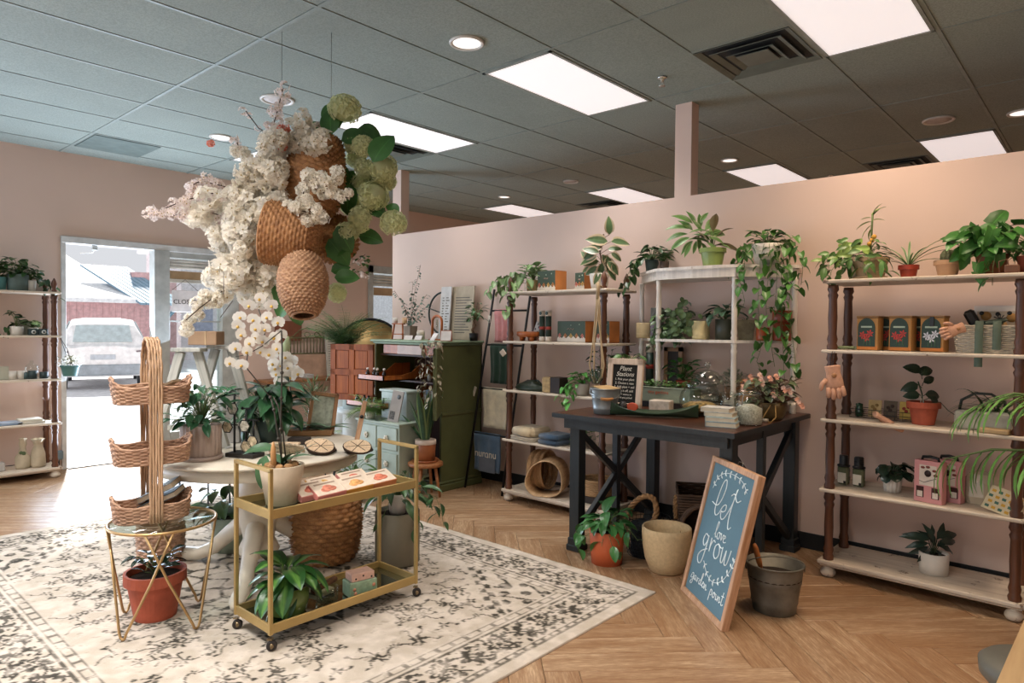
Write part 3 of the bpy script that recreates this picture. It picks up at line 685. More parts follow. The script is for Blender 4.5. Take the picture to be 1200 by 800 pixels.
# gold hairpin side table with glass top
t = T('side_table', 'gold wire side table with round glass top at the lower left', 'table', (-3.43, 1.302, .009))
g2 = M('brushed_brass', 'b89668', .32, .75, var=.06); rr_ = .236; zt_ = .49
MB().tube([(rr_*math.cos(2*PI*k/64), rr_*math.sin(2*PI*k/64), zt_) for k in range(64)], .007, 8, closed=True).part('rim', [g2], t)
MB().lathe([(.001, zt_-.003), (rr_-.004, zt_-.003), (rr_-.004, zt_+.004), (.001, zt_+.004)], 64).part('glass_top', [thinglass('table_glass', 'dfe8e6')], t)
for bx, by in ((-3.336, 1.091), (-3.213, 1.368), (-3.647, 1.208), (-3.526, 1.512)):
    dx, dy = bx+3.43, by-1.302; a0 = math.atan2(dy, dx); L = math.hypot(dx, dy)
    for s_ in (-1, 1):
        e0 = a0+s_*R(56); rt = rr_
        top_ = Vector((rt*math.cos(e0), rt*math.sin(e0), zt_))
        if s_ < 0: top0 = top_
        else: top1 = top_
    bot = Vector((L*math.cos(a0), L*math.sin(a0), .006)); tan_ = (top1-top0).normalized(); tan_.z = 0
    pts = [top0, top0.lerp(bot-tan_*.018, .5), (bot-tan_*.020)+Vector((0, 0, .03)), bot-tan_*.012+Vector((0, 0, .008)), bot, bot+tan_*.012+Vector((0, 0, .008)), (bot+tan_*.020)+Vector((0, 0, .03)), top1.lerp(bot+tan_*.018, .5), top1]
    MB().tube(pts, .0062, 8).part('leg', [g2], t)

# plant stool near armoire
stw = wood('stool_wood', '8a532c', 'b3784a', .5, 0, 10)
t = T('plant_stool', 'small round wooden stool before the open armoire door', 'stool', (-4.39, 3.80, 0))
MB().lathe([(.001, .26), (.14, .26), (.15, .268), (.15, .29), (.14, .296), (.001, .296)], 32).part('seat', [stw], t)
for k in range(4):
    a = R(25+k*90); MB().tube([(.09*math.cos(a), .09*math.sin(a), .265), (.135*math.cos(a), .135*math.sin(a), 0)], [.016, .011], 10).part('leg', [stw], t)

# black towel ladder leaning on the partition
t = T('ladder_rack', 'black metal ladder rack leaning on the partition', 'rack', (-4.366, 4.25, 0))
bm_ = M('black_powder_coat', '17181a', .4, .3); LA = math.atan2(.37, 1.80)
for x in (0, .452): MB().tube([(x, 0, 0), (x, .365, 1.80)], .011, 8).part('rail', [bm_], t)
for z in (.49, .89, 1.285, 1.60): MB().tube([(0, z*.2028, z), (.452, z*.2028, z)], .009, 8).part('rung', [bm_], t)

# console table and things at the far left wall
t = T('wall_console', 'narrow wooden console on thin dark legs at the far left wall', 'table', (LW+.02, 3.98, 0))
MB().box(0, 0, .755, .34, 1.20, .79, .004).part('tabletop', [wood('console_oak', '6e4528', '9a6b42', .5, 1, 8)], t)
for x in (.02, .31):
    for y in (.03, 1.14): MB().cbox(x, y, .378, .03, .03, .756).part('leg', [bm_], t)

# white A-frame ladders on the round table (display stand)
lw = wood('weathered_white_ladder', '9aa09c', 'c9c8c0', .6, 2, 9, False, '77736a')
RT = .009+.7515*.966+.001
def alad(label, px, py, s):
    c = atZ(px, py, RT); t = T('step_ladder', label, 'ladder', (c.x, c.y, RT), R(42))
    h = s
    for sg in (-1, 1):
        a = math.atan2(.16, h); MB().cbox(0, 0, 0, .048, .035, h*1.03, .002).part('side_rail', [lw], t, loc=(sg*.118, sg*.02, h/2), rot=(0, -sg*a, 0))
    for z in (.12, .30): MB().cbox(0, 0, z, .30-z*.5, .03, .03, .002).part('tread', [lw], t)
    MB().cbox(0, 0, h+.008, .17, .10, .022, .003).part('top_step', [lw], t)
    return t

# rug with its woven pattern as a colour attribute
def rug():
    x0, y0, x1, y1 = RUG; nx, ny = 470, 345
    xs = np.linspace(-1, 1, nx)*(x1-x0)/2; ys = np.linspace(-1, 1, ny)*(y1-y0)/2
    Xg, Yg = np.meshgrid(xs, ys); hx, hy = (x1-x0)/2, (y1-y0)/2
    ex = hx-np.abs(Xg); ey = hy-np.abs(Yg); e = np.minimum(ex, ey)             # distance from the edge
    ink = np.zeros_like(Xg)
    rng = np.random.default_rng(7)
    def smooth(a, k):
        for _ in range(k):
            a = (a+np.roll(a, 1, 0)+np.roll(a, -1, 0)+np.roll(a, 1, 1)+np.roll(a, -1, 1))/5
        return a
    wear = smooth(rng.random(Xg.shape), 2); wear = (wear-wear.mean())/wear.std()
    wl_ = smooth(rng.random(Xg.shape), 14); wl_ = (wl_-wl_.mean())/wl_.std()
    s = np.where(ex < ey, Yg, Xg)                                               # along-edge coordinate
    # border motif band .10 - .29
    def line(v, c, w): return np.abs(v-c) < w
    ink += line(e, .075, .005)*.8; ink += line(e, .105, .006)*.9; ink += line(e, .315, .006)*.9; ink += line(e, .345, .004)*.7; ink += line(e, .385, .004)*.7
    d1 = (np.mod(s, .062) < .022) & (e > .08) & (e < .1); ink += d1*.9
    ink += ((np.mod(s, .09) < .022) & (e > .35) & (e < .38))*.8
    P = .34; u = np.mod(s+P/2, P)-P/2; v = e-.21
    r = np.hypot(u, v); th = np.arctan2(v, u)
    flower = (np.abs(r-(.055+.012*np.cos(8*th))) < .012) | (r < .016) | ((r > .022) & (r < .036) & (np.cos(8*th) > .35))
    ink += flower
    u2 = np.mod(s, P)-P/2; r2 = np.hypot(u2, v); th2 = np.arctan2(v, u2)
    ink += ((r2 < .05+.02*np.cos(4*th2)) & (r2 > .018))
    ink += (np.abs(v-.05*np.sin(2*PI*s/P)) < .007)
    up = np.mod(s, P/4)-P/8; ink += (np.hypot(up, np.abs(v)-.075) < .017) & (np.sin(40*s) > -.6)
    ink += (np.abs(np.abs(v)-.062-.014*np.sin(s*90)) < .008)*(np.sin(s*37) > -.2); ink += (np.sin(s*70+30*v)*np.cos(v*95) > .72)*(np.abs(v) < .095)
    ink *= (e > .06)
    # field
    fx, fy = np.abs(Xg), np.abs(Yg); fld = e > .40
    # serrated corner spandrels and central medallion
    def blob(cx, cy, rad, n, k, w=.018):
        rr = np.hypot(fx-cx, fy-cy); tt = np.arctan2(fy-cy, fx-cx)
        return np.abs(rr-rad*(1+k*np.cos(n*tt))) < w
    F_ = np.zeros_like(Xg)
    def diamond(cx, cy, a, b): return np.abs(fx-cx)/a+np.abs(fy-cy)/b
    q = diamond(0, 0, .95, .62); q2 = q+.05*np.sign(np.sin(26*np.arctan2(fy, fx)))
    F_ += (np.abs(q2-1) < .035)*1.; F_ += (np.abs(q2-.84) < .012)*.7
    rr = np.hypot(Xg, Yg); tt = np.arctan2(Yg, Xg)
    F_ += (np.abs(rr-.30*(1+.18*np.cos(8*tt))) < .016); F_ += (np.abs(rr-.19*(1+.3*np.cos(6*tt))) < .014); F_ += (rr < .07)*(np.cos(6*tt) > -.2); F_ += ((rr > .34) & (rr < .52) & (np.cos(16*tt+rr*22) > .72))
    qq = (hx-.40-fx)/.62+(hy-.40-fy)/.42+.05*np.sign(np.sin(40*(fx-fy)))
    F_ += (np.abs(qq-1) < .05); F_ += (qq < .9)*((np.sin(38*fx)*np.sin(38*fy) > .45) | (np.sin(24*fx+3*np.sin(20*fy)) > .86))
    # scattered sprigs, mirrored in both axes
    for _ in range(110):
        cx, cy = rng.random()*(hx-.48), rng.random()*(hy-.48)
        if cx/.95+cy/.62 < 1.12 or (hx-.4-cx)/.62+(hy-.4-cy)/.42 < 1.15: continue
        rad = .022+.028*rng.random(); n = int(rng.integers(4, 7)); rr = np.hypot(fx-cx, (fy-cy)); tt = np.arctan2(fy-cy, fx-cx)
        F_ += (rr < rad*(.55+.45*np.cos(n*tt)))*(rr > rad*.18)
        an = rng.random()*6.28; L = .05+.09*rng.random()
        for kk in (0, 1):
            ax_, ay_ = math.cos(an+kk*2.2), math.sin(an+kk*2.2); pu = (fx-cx)*ax_+(fy-cy)*ay_; pv = -(fx-cx)*ay_+(fy-cy)*ax_
            F_ += (pu > rad*.6) & (pu < L) & (np.abs(pv-.012*np.sin(pu*50)) < .0042)
            F_ += np.hypot(pu-L, pv) < .011
    ink = np.where(fld, F_, ink); ink = np.clip(ink, 0, 1)
    fade = np.clip(.90+.12*wl_-.45*(wear > 1.0)-.3*(wear > 1.8)-.15*(wl_ < -1.2), 0.05, 1)
    ink = ink*fade
    base = np.array(lin('d2c7bb')[:3]); dark = np.array(lin('45413a')[:3]); grey = np.array(lin('b4a898')[:3])
    col = base[None, None]*(1-.0*Xg[..., None])*(1+.035*wear[..., None])
    tone = np.clip(.5+.5*wl_, 0, 1)[..., None]*.6; col = col*(1-tone)+grey*tone
    speck = ((wear > 1.7) & (e > .06))[..., None]*.25; col = col*(1-speck)+dark*speck
    col = col*(1-ink[..., None])+dark*ink[..., None]
    hgt = .009+.0006*np.clip(wear, -1, 1)
    V = np.stack([Xg+(x0+x1)/2, Yg+(y0+y1)/2, hgt], -1).reshape(-1, 3)
    idx = np.arange(nx*ny).reshape(ny, nx)
    Fq = np.stack([idx[:-1, :-1], idx[:-1, 1:], idx[1:, 1:], idx[1:, :-1]], -1).reshape(-1, 4)
    ring = np.concatenate([idx[0, :], idx[1:, -1], idx[-1, -2::-1], idx[-2:0:-1, 0]])
    nb = len(V); Vb = V[ring].copy(); Vb[:, 2] = 0.0005; k = np.arange(len(ring)); k2 = (k+1) % len(ring)
    Fs = np.stack([ring[k], nb+k, nb+k2, ring[k2]], -1)
    Va = np.concatenate([V, Vb]); Fa = np.concatenate([Fq, Fs])
    me = bpy.data.meshes.new('rug'); me.vertices.add(len(Va)); me.vertices.foreach_set('co', Va.astype(np.float32).ravel())
    me.loops.add(Fa.size); me.loops.foreach_set('vertex_index', Fa.astype(np.int32).ravel()); me.polygons.add(len(Fa))
    me.polygons.foreach_set('loop_start', (np.arange(len(Fa))*4).astype(np.int32)); me.polygons.foreach_set('loop_total', np.full(len(Fa), 4, np.int32)); me.update(calc_edges=True)
    at = me.color_attributes.new('weave', 'FLOAT_COLOR', 'POINT'); c4 = np.ones((len(Va), 4), np.float32); c4[:nb, :3] = np.clip(col.reshape(-1, 3), 0, 1); c4[nb:, :3] = base
    at.data.foreach_set('color', c4.ravel())
    t = NT('rug_weave'); a = t.new('ShaderNodeVertexColor', layer_name='weave'); n = t.noise(t.coord('Object', (1, 6, 1)), 130, 2)
    c = t.mix(.22, a.outputs[0], t.ramp(n, [(.3, (.25, .22, .18, 1)), (.7, (.95, .88, .78, 1))]), 'MULTIPLY'); t.bump(n, .3, .002); t.fin(c, .95, 0, .1); me.materials.append(t.m)
    o = bpy.data.objects.new('rug', me); COL.objects.link(o); tag(o, 'large cream rug with faded dark floral pattern under the round table', 'rug')
rug()
# ------------------------------------------------------------------ plant library
soil = M('potting_soil', '2a1d15', .95, var=.3, scale=60, bump=.8, bscale=120)
stemg = M('green_stem', '5d7040', .6); stembr = M('brown_stem', '5a4230', .7); stemdk = M('dark_green_stem', '32402a', .6)
terra = M('terracotta', 'a8523a', .75, var=.14, scale=14, bump=.2); redpl = M('red_plastic_pot', '9a3a26', .5); cream_c = M('cream_ceramic', 'd2c5b0', .5, var=.06)
white_c = M('white_ceramic', 'd9d1c6', .4, var=.05)
LEAF = {}
def leafmesh(key, L, W, shape, mat, curl=.6, fold=.25, seg=6, wave=0):
    if key in LEAF: return LEAF[key]
    vs = []; uv = []; cur = Vector((0, 0, 0)); ang = 0.0
    for i in range(seg+1):
        u = i/seg
        if shape == 'ovate': w = math.sin(PI*min(1, u**.75))**.8 if 0 < u < 1 else 0.02
        elif shape == 'lance': w = (math.sin(PI*u**.8))**1.1 if 0 < u < 1 else 0.02
        elif shape == 'heart': w = (1.0 if u < .02 else min(1, (1-u)**.62*1.25)*(.75+.25*min(1, u*5))) if u < 1 else .02
        elif shape == 'round': w = math.sqrt(max(0, 1-(2*u-1)**2)) if 0 < u < 1 else .05
        elif shape == 'strap': w = min(1, .6+u*2)*(1-max(0, (u-.6)/.4)**2*.97)
        w *= W/2
        for j, xx in enumerate((-1, -.5, 0, .5, 1)):
            x = xx*w; z = abs(xx)*w*fold+wave*math.sin(u*PI*5+(0 if xx > 0 else .6))*abs(xx)*w
            up = Vector((0, -math.sin(ang), math.cos(ang)))
            yb = -.12*L if (shape == 'heart' and i == 0 and abs(xx) > .4) else 0
            vs.append(cur+Vector((x, yb, 0))+up*z); uv.append(((xx+1)/2, u))
        if i < seg:
            cur = cur+Vector((0, math.cos(ang), math.sin(ang)))*(L/seg); ang -= curl/seg
    fs = []
    for i in range(seg):
        for j in range(4): a = i*5+j; fs.append((a, a+1, a+6, a+5))
    me = bpy.data.meshes.new('leaf'); me.from_pydata([tuple(v) for v in vs], [], fs); me.materials.append(mat)
    ul = me.uv_layers.new(name='UVMap'); li = np.empty(len(me.loops), np.int32); me.loops.foreach_get('vertex_index', li)
    ul.data.foreach_set('uv', np.array(uv, np.float32)[li].ravel()); me.polygons.foreach_set('use_smooth', [True]*len(fs)); me.update()
    LEAF[key] = me; return me
def aim(pos, az, pitch, roll=0, s=1):
    return TR(pos) @ RZ(az-PI/2) @ RX(pitch) @ RY(roll) @ SCL(s)
def leafadd(mb, me, Mx, uvl):
    b = len(mb.v); 
    for v in me.vertices: mb.v.append(tuple(Mx @ v.co))
    for p in me.polygons: mb.f.append(tuple(b+i for i in p.vertices)); mb.m.append(0); mb.s.append(True)
    ul = me.uv_layers[0].data
    for l in me.loops: uvl.append(tuple(ul[l.index].uv))
class Foliage:
    """many leaves; as separate leaf parts or, when small, joined as one stuff part"""
    def __init__(s, parent, joined=False, name='leaf'): s.p = parent; s.j = joined; s.mb = MB(); s.uv = []; s.name = name; s.last = None; s.stems = MB()
    def leaf(s, me, pos, az, pitch, roll=0, sc=1):
        Mx = aim(Vector(pos), az, pitch, roll, sc)
        if s.j: leafadd(s.mb, me, Mx, s.uv); s.last = me
        else: link(s.name, me, s.p, M=Mx)
    def stem(s, pts, r=.002, n=5): s.stems.tube(pts, r, n)
    def done(s, stemmat=None):
        if s.j and s.mb.v:
            me = s.mb.mesh('foliage', [s.last.materials[0]]); ul = me.uv_layers.new(name='UVMap'); ul.data.foreach_set('uv', np.array(s.uv, np.float32).ravel())
            o = link('foliage', me, s.p, kind='stuff')
        if s.stems.v: s.stems.part('stems', [stemmat or stemg], s.p)
def rosette(F, me, c, n, rng, r=(.02, .08), pitch=(.2, 1.1), sc=(.7, 1.1), z=(0, .1), petiole=True, az0=0, azr=2*PI, rise=.5):
    for k in range(n):
        a = az0+azr*(k+rng.uniform(-.3, .3))/n; p = rng.uniform(*pitch); rr = rng.uniform(*r); zz = rng.uniform(*z)
        q = Vector((c[0]+rr*math.cos(a), c[1]+rr*math.sin(a), c[2]+zz))
        if petiole:
            b = Vector(c); b.z -= .005; mid = b.lerp(q, rise)+Vector((0, 0, zz*.3)); F.stem([b, mid, q], .0018, 4)
        F.leaf(me, q, a+rng.uniform(-.25, .25), p*rng.choice((1, 1, .6)), rng.uniform(-.4, .4), rng.uniform(*sc))
def trail(F, me, pts, step, rng, sc=(.7, 1.1), r=.0016):
    P = [Vector(p) for p in pts]; F.stem(P, r, 5); acc = 0; side = 1
    for a, b in zip(P[:-1], P[1:]):
        L = (b-a).length; d = (b-a).normalized(); t_ = step-acc
        while t_ < L:
            q = a+d*t_; az = math.atan2(d.y, d.x)+side*rng.uniform(.5, 1.6); side = -side
            if abs(d.z) > .7: az = rng.uniform(0, 2*PI)
            q2 = q+Vector((math.cos(az), math.sin(az), .15))*.02; F.stem([q, q2], r*.8, 4)
            F.leaf(me, q2, az, rng.uniform(-1.15, -.3), rng.uniform(-.4, .4), rng.uniform(*sc)); t_ += step*rng.uniform(.8, 1.2)
        acc = L-(t_-step) if t_ > L else 0
def pot(parent, r1, r0, h, mat, rim=None, wall=.008, soilz=.86, name='pot', saucer=None, n=32, ribs=0, label=None, rimr=None):
    q = MB(); pr = [(.001, 0), (r0, 0)]
    if rim: rr, rh = rim; pr += [(r0+(r1-r0)*(1-rh/h)*.97, h-rh), (r1+rr, h-rh), (r1+rr, h), (r1-wall, h)]
    else: pr += [(r0+(r1-r0)*.5, h*.5), (r1, h-.003), (r1-.003, h), (r1-wall, h)]
    pr += [(r1-wall-.002, h*soilz-.005), (.001, h*soilz-.005)]
    q.lathe(pr, n if not ribs else ribs*4, 0, None, not rim, (lambda i, k, a: (.0025*(1 if (k % 4) in (0, 1) else -1) if 1 <= i <= 3 else 0)) if ribs else None)
    o = q.part(name, [mat], parent, label)
    MB().lathe([(.001, h*soilz), (r1-wall-.001, h*soilz-.002), (r1-wall-.001, h*soilz-.012), (.001, h*soilz-.012)], 20, 0, None, False).part('soil', [soil], parent)
    if saucer: MB().lathe([(.001, -.001), (saucer-.01, -.001), (saucer, .018), (saucer-.006, .018), (saucer-.014, .004), (.001, .004)], 32).part('saucer', [mat], parent)
    return o
def pleaf(parent, me, px, py, ang, y, sc, tilt=.35, yaw=0.):
    """a leaf of the thing standing at wall distance y, running along an angle of the picture, its face tilted up"""
    p = atY(px, py, y)-parent.location; yv = (CR*math.cos(R(ang))+CU*math.sin(R(ang))+CF*yaw).normalized(); zf = (-CF+Vector((0, 0, tilt*2))).normalized(); x = yv.cross(zf).normalized(); z = x.cross(yv)
    link('leaf', me, parent, M=TR(p) @ Matrix((x, yv, z)).transposed().to_4x4() @ SCL(sc)); return p
# leaf materials and meshes
L_pothos = leafmat('pothos_leaf', '406a2c', rough=.35); L_dk = leafmat('deep_green_leaf', '2f4a26', rough=.3); L_mid = leafmat('mid_green_leaf', '4a6b34', rough=.4)
L_black = leafmat('blackish_leaf', '1f2f22', rough=.25); L_var = leafmat('variegated_leaf', '567a45', edge='b9bf8f'); L_peace = leafmat('aglaonema_leaf', '234a20', mid='5b853c', rough=.3)
L_silver = leafmat('silvery_pothos_leaf', '86a070', edge='6a8a52'); L_pale = leafmat('pale_green_leaf', '8fa86a'); L_fern = leafmat('fern_leaf', '47703a'); L_lime = leafmat('lime_fern_leaf', '79a04a')
L_rub = leafmat('rubber_leaf', '49603c', edge='b7a488', rough=.35, back='a9785c'); L_snake = leafmat('snake_leaf', '2f4f38', edge='6c8050'); L_zebra = leafmat('zebra_leaf', '22332a', rough=.35); L_palm = leafmat('palm_leaf', '5f8a42', rough=.45)
L_bluegrn = leafmat('blue_green_leaf', '49705a'); L_hyd = leafmat('hydrangea_leaf', '3d6a34', rough=.45)
HP = leafmesh('pothos', .075, .062, 'heart', L_pothos, .5, .3); HPd = leafmesh('pothosd', .07, .055, 'heart', L_dk, .5, .3); HS = leafmesh('silverp', .075, .06, 'heart', L_silver, .5, .25)
HM = leafmesh('midheart', .06, .048, 'heart', L_mid, .6, .3); OVd = leafmesh('ovd', .085, .045, 'ovate', L_dk, .7, .25); OVk = leafmesh('ovk', .09, .05, 'ovate', L_black, .7, .25)
OVm = leafmesh('ovm', .08, .04, 'ovate', L_mid, .7, .25); LAv = leafmesh('lav', .11, .042, 'lance', L_var, .7, .3); AG = leafmesh('agl', .19, .10, 'ovate', L_peace, 1.0, .25, 7, .05)
SM = leafmesh('small', .028, .02, 'ovate', L_mid, .4, .2, 3); SMb = leafmesh('smallb', .03, .022, 'round', L_bluegrn, .3, .1, 3); LN = leafmesh('lance', .15, .042, 'lance', L_dk, .9, .3); LNm = leafmesh('lancem', .15, .04, 'lance', L_mid, .8, .3)
RU = leafmesh('rubber', .15, .085, 'ovate', L_rub, .5, .2); RUs = leafmesh('rubbers', .10, .055, 'ovate', L_rub, .5, .2)

# ================================================================== right shelf unit
Z0, Z1, Z2, Z3, Z4 = [z+.0015 for z in SH]
def at(px, py, z): p = atZ(px, py, z); return (p.x, p.y, z)
rng = random.Random(3)
# -- bottom board: zebra plant in white pot
t = T('potted_plant', 'dark zebra leaved plant in a white pot on the right unit bottom board', 'plant', (-.743, 4.369, Z0))
pot(t, .075, .070, .115, white_c)
F = Foliage(t); ZB = leafmesh('zebra', .17, .05, 'lance', L_zebra, 1.0, .2, 7, .25)
for px, py, an, s_ in ((1090, 632, 165, 1.0), (1088, 636, 185, .8), (1088, 640, 205, .75), (1090, 646, 215, .6), (1094, 634, 110, .7), (1098, 632, 60, .75), (1098, 630, 15, 1.0), (1100, 634, 0, .9), (1100, 640, -12, .8), (1096, 644, -40, .6), (1092, 642, -90, .6), (1098, 640, 30, .6), (1086, 628, 175, .8), (1094, 640, 90, .6), (1096, 636, 130, .7), (1092, 630, 80, .5)):
    p_ = pleaf(t, ZB, px, py, an, 4.369+rng.uniform(-.03, .03), s_*.95, rng.uniform(.1, .6)); F.stem([(0, 0, .10), p_], .002, 4)
F.done(stemdk)
# -- shelf 2 : two reed diffusers, peperomia, pink gift boxes, pouch, wrapped bundle
blackpl = M('black_plastic', '141414', .35); paperl = M('cream_paper', 'd8cdbb', .7); amberg = M('tinted_bottle_glass', '5d6148', .12, spec=.7)
for (px, py, lab, w_) in ((994, 566, 'black capped bottle with cream label nearest the left post of the right unit', 0), (1016, 566, 'ridged black capped bottle with cream label beside the small peperomia', 1)):
    p = at(px, py-2, Z1); b_ = T('spray_bottle', lab, 'bottle', (p[0], 4.36, Z1), R(-12))
    MB().cbox(0, 0, .055, .062, .040, .11, .008).part('body', [amberg], b_)
    MB().cbox(0, -.0205, .042, .050, .002, .062, .0005).part('paper_label', [paperl], b_)
    q = MB().lathe([(.001, .11), (.036, .11), (.036, .118), (.028, .121), (.026, .125), (.024, .172), (.022, .176), (.001, .176)], 20)
    if w_:
        for k in range(5): q.lathe([(.0262, .128+k*.009), (.0275, .130+k*.009), (.0275, .133+k*.009), (.0262, .135+k*.009)], 20)
    q.part('cap', [blackpl], b_)
    MB().cbox(.018, -.0215, .018, .014, .002, .016).part('label_mark', [blackpl], b_)
t = T('potted_plant', 'small dark peperomia in a fluted white pot beside the bottles', 'plant', (-.955, 4.36, Z1))
pot(t, .050, .040, .085, white_c, ribs=12); F = Foliage(t); PE = leafmesh('pep', .085, .07, 'round', L_black, .9, .25)
rosette(F, PE, (0, 0, .075), 22, rng, (.015, .06), (-.9, .2), (.7, 1.0), (.02, .085)); F.done(stemdk)
pinkb = M('pink_card', 'c98c8c', .6, var=.05); goldp = M('copper_print', '7a3a32', .5); cardw = M('white_card', 'd6c9bc', .6)
def flatdots(parent, pts, r, mat, y, name='print', n=10, sy=1):
    q = MB()
    for x, z in pts: q.lathe([(.001, 0), (r, 0), (r, .0012), (.001, .0012)], n, 0, TR(x, y, z) @ RX(PI/2) @ SCL(1, sy, 1))
    return q.part(name, [mat], parent)
for k, (x, y, lab) in enumerate(((-.745, 4.235, 'pink gift box with two jar windows, the front one of the pair'), (-.675, 4.335, 'pink gift box behind and right of the front pink box'))):
    t = T('gift_box', lab, 'box', (x, y, Z1), R(-14)); q = MB()
    q.box(-.082, -.03, 0, .082, .03, .245, .002); q.part('carton', [pinkb], t); t.scale = (.86, .9, .92)
    MB().box(-.05, -.0315, .10, .05, -.030, .22).part('pale_panel', [cardw], t)
    for sx in (-1, 1):
        MB().box(sx*.045-.022, -.0325, .028, sx*.045+.022, -.030, .092).part('window', [M('window_shadow', '3b1712', .5)], t)
        MB().cbox(sx*.045, -.033, .048, .032, .001, .034).part('jar_label', [cardw], t)
    flatdots(t, [(0, .172)], .020, M('dark_seal', '2a1c1a', .5), -.0315, 'seal', 20); flatdots(t, [(-.03, .205), (.0, .21), (.038, .192), (.045, .165)], .013, goldp, -.0315, 'berry_print', 10, .6)
    MB().tube([(-.05, -.0325, .125), (-.02, -.0325, .118), (.015, -.0325, .135), (.05, -.0325, .148)], .0014, 4).part('script_print', [blackpl], t)
    MB().tube([(-.05, 0, .24), (-.045, 0, .262), (0, 0, .268), (.045, 0, .262), (.05, 0, .24)], .009, 8).part('handle', [blackpl], t)
t = T('plush_bundle', 'clear wrapped bundle behind the lemon print pouch', 'bundle', (-.535, 4.40, Z1)); 
MB().lathe([(.001, 0), (.085, 0), (.10, .04), (.09, .12), (.06, .16), (.02, .175), (.001, .17)], 9, 0, SCL(1, .6, 1), False).part('wrap', [M('milky_cellophane', 'b3a68f', .25, spec=.8)], t); MB().cbox(0, -.01, .05, .12, .07, .09, .02).part('brown_block', [M('tan_block', '9a7c5c', .8)], t)
t = T('pouch', 'lemon print fabric pouch leaning at the right post of the right unit', 'pouch', (-.435, 4.215, Z1), (R(-18), R(12), R(-20)))
q = MB(); q.prism([(-.085, 0), (.085, .0), (.09, .10), (.04, .13), (-.075, .125)], -.012, .012, 0, RX(PI/2)); q.part('cloth', [M('cream_cotton', 'cdbf9f', .9, bump=.3)], t)
lem = M('lemon_print', 'c79a3c', .8); tealp = M('teal_print', '42685e', .8)
for i in range(5):
    for j in range(4):
        m_ = lem if (i+j) % 2 else tealp; MB().cbox(-.062+i*.031+(j % 2)*.006, -.0126, .018+j*.028, .019, .001, .014, .0004).part('print', [m_], t)

# -- shelf 3 : wire tray with packets, glove, terracotta plant, trough, box
t = T('wire_tray', 'black wire tray with packets behind the lying glove', 'tray', (-1.185, 4.34, Z2)); q = MB()
for z in (.004, .028, .052): q.tube([(0, 0, z), (.36, 0, z), (.36, .12, z), (0, .12, z)], .002, 5, closed=True)
for k in range(10): x = .0+k*.04; q.tube([(x, 0, .052), (x, 0, .004), (x, .12, .004), (x, .12, .052)], .0012, 4)
q.part('frame', [blackpl], t)
for k, (x, c1, c2, lab) in enumerate(((.12, 'b59a68', '8c6f3f', 'tan seed packet standing in the black wire tray'), (.20, '5a4a38', '3b2a20', 'dark seed packet in the middle of the wire tray'), (.28, 'c2a24c', '8e2f2a', 'yellow seed packet with red flowers in the wire tray'))):
    s_ = T('seed_packet', lab, 'packet', (-1.185+x, 4.40+.01*k, Z2+.007), (R(-8), 0, 0)); MB().box(-.035, -.003, 0, .035, .003, .10, .001).part('packet', [M('pk%d' % k if 0 else 'packet_'+c1, c1, .6)], s_)
    flatdots(s_, [(-.012, .06), (.01, .07), (0, .045)], .010, M('packet_print_'+c2, c2, .6), -.003, 'print')
s_ = T('green_jar', 'small dark green jar at the left end of the wire tray', 'jar', (-1.14, 4.37, Z2+.007)); MB().lathe([(.001, 0), (.022, 0), (.024, .03), (.018, .055), (.02, .075), (.001, .08)], 16).part('body', [M('dark_green_glass', '1f3d2a', .2)], s_)
skin_glove = M('blush_knit', 'c99a80', .9, var=.08, scale=50, bump=.5, bscale=200)
def glove(label, loc, rot, s=1.0, group='blush garden gloves'):
    t = T('garden_glove', label, 'glove', loc, rot, group); q = MB()
    # palm: flattened loft, fingers downwards (-Z)
    def sec(z, w, d, n=14): return [(w*math.cos(2*PI*k/n), d*math.sin(2*PI*k/n), z) for k in range(n)]
    rows = [(0, .036, .016), (-.006, .038, .017), (-.035, .034, .014), (-.05, .036, .016), (-.08, .042, .018), (-.105, .043, .017), (-.12, .040, .013)]
    vs = []
    for z, w_, d in rows: vs += [(x*s, y*s, zz*s) for x, y, zz in sec(z, w_, d)]
    n = 14; fs = [(i*n+k, (i+1)*n+k, (i+1)*n+(k+1) % n, i*n+(k+1) % n) for i in range(len(rows)-1) for k in range(n)]+[tuple(range(n)), tuple((len(rows)-1)*n+k for k in range(n))[::-1]]
    q.add(vs, fs, 0, True)
    for x, L, a in ((-.031, .040, -.14), (-.011, .052, -.04), (.011, .050, .05), (.031, .038, .17)):
        q.tube([(x*s, 0, -.110*s), ((x+a*L*.5)*s, -.004*s, (-.118-L*.5)*s), ((x+a*L)*s, .002, (-.118-L)*s), ((x+a*L*1.05)*s, .004, (-.124-L)*s)], [.0135*s, .0135*s, .0125*s, .005*s], 10)
    q.tube([(-.036*s, 0, -.07*s), (-.058*s, -.004, -.088*s), (-.068*s, -.004, -.112*s), (-.070*s, -.003, -.124*s)], [.014*s, .0125*s, .011*s, .004*s], 10)
    q.part('glove', [skin_glove], t)
    MB().lathe([(.001, 0), (.013*s, 0), (.012*s, .003), (.001, .004)], 14, 0, TR(.0, -.017*s, -.05*s) @ RX(PI/2)).part('button', [M('tan_button', 'a5764f', .5)], t)
    return t
glove('blush knitted glove hanging from the left post of the right unit', (-1.225, 4.128, 1.245), (0, R(-8), R(25)), 1.12)
t = T('hook', 'dark hook and cord holding the hanging glove on the post', 'hook', (-1.235, 4.14, 1.225)); MB().tube([(0, 0, 0), (-.004, -.002, .05), (.0, .02, .10), (.02, .03, .10)], .0022, 6).tube([(.0, .0, .0), (.012, -.004, .03), (.014, .015, .10)], .0018, 5).part('cord', [blackpl], t)
glove('blush knitted glove lying on the shelf before the wire tray', (-1.02, 4.225, Z2+.045), (R(58), R(6), R(-58)), 1.0)
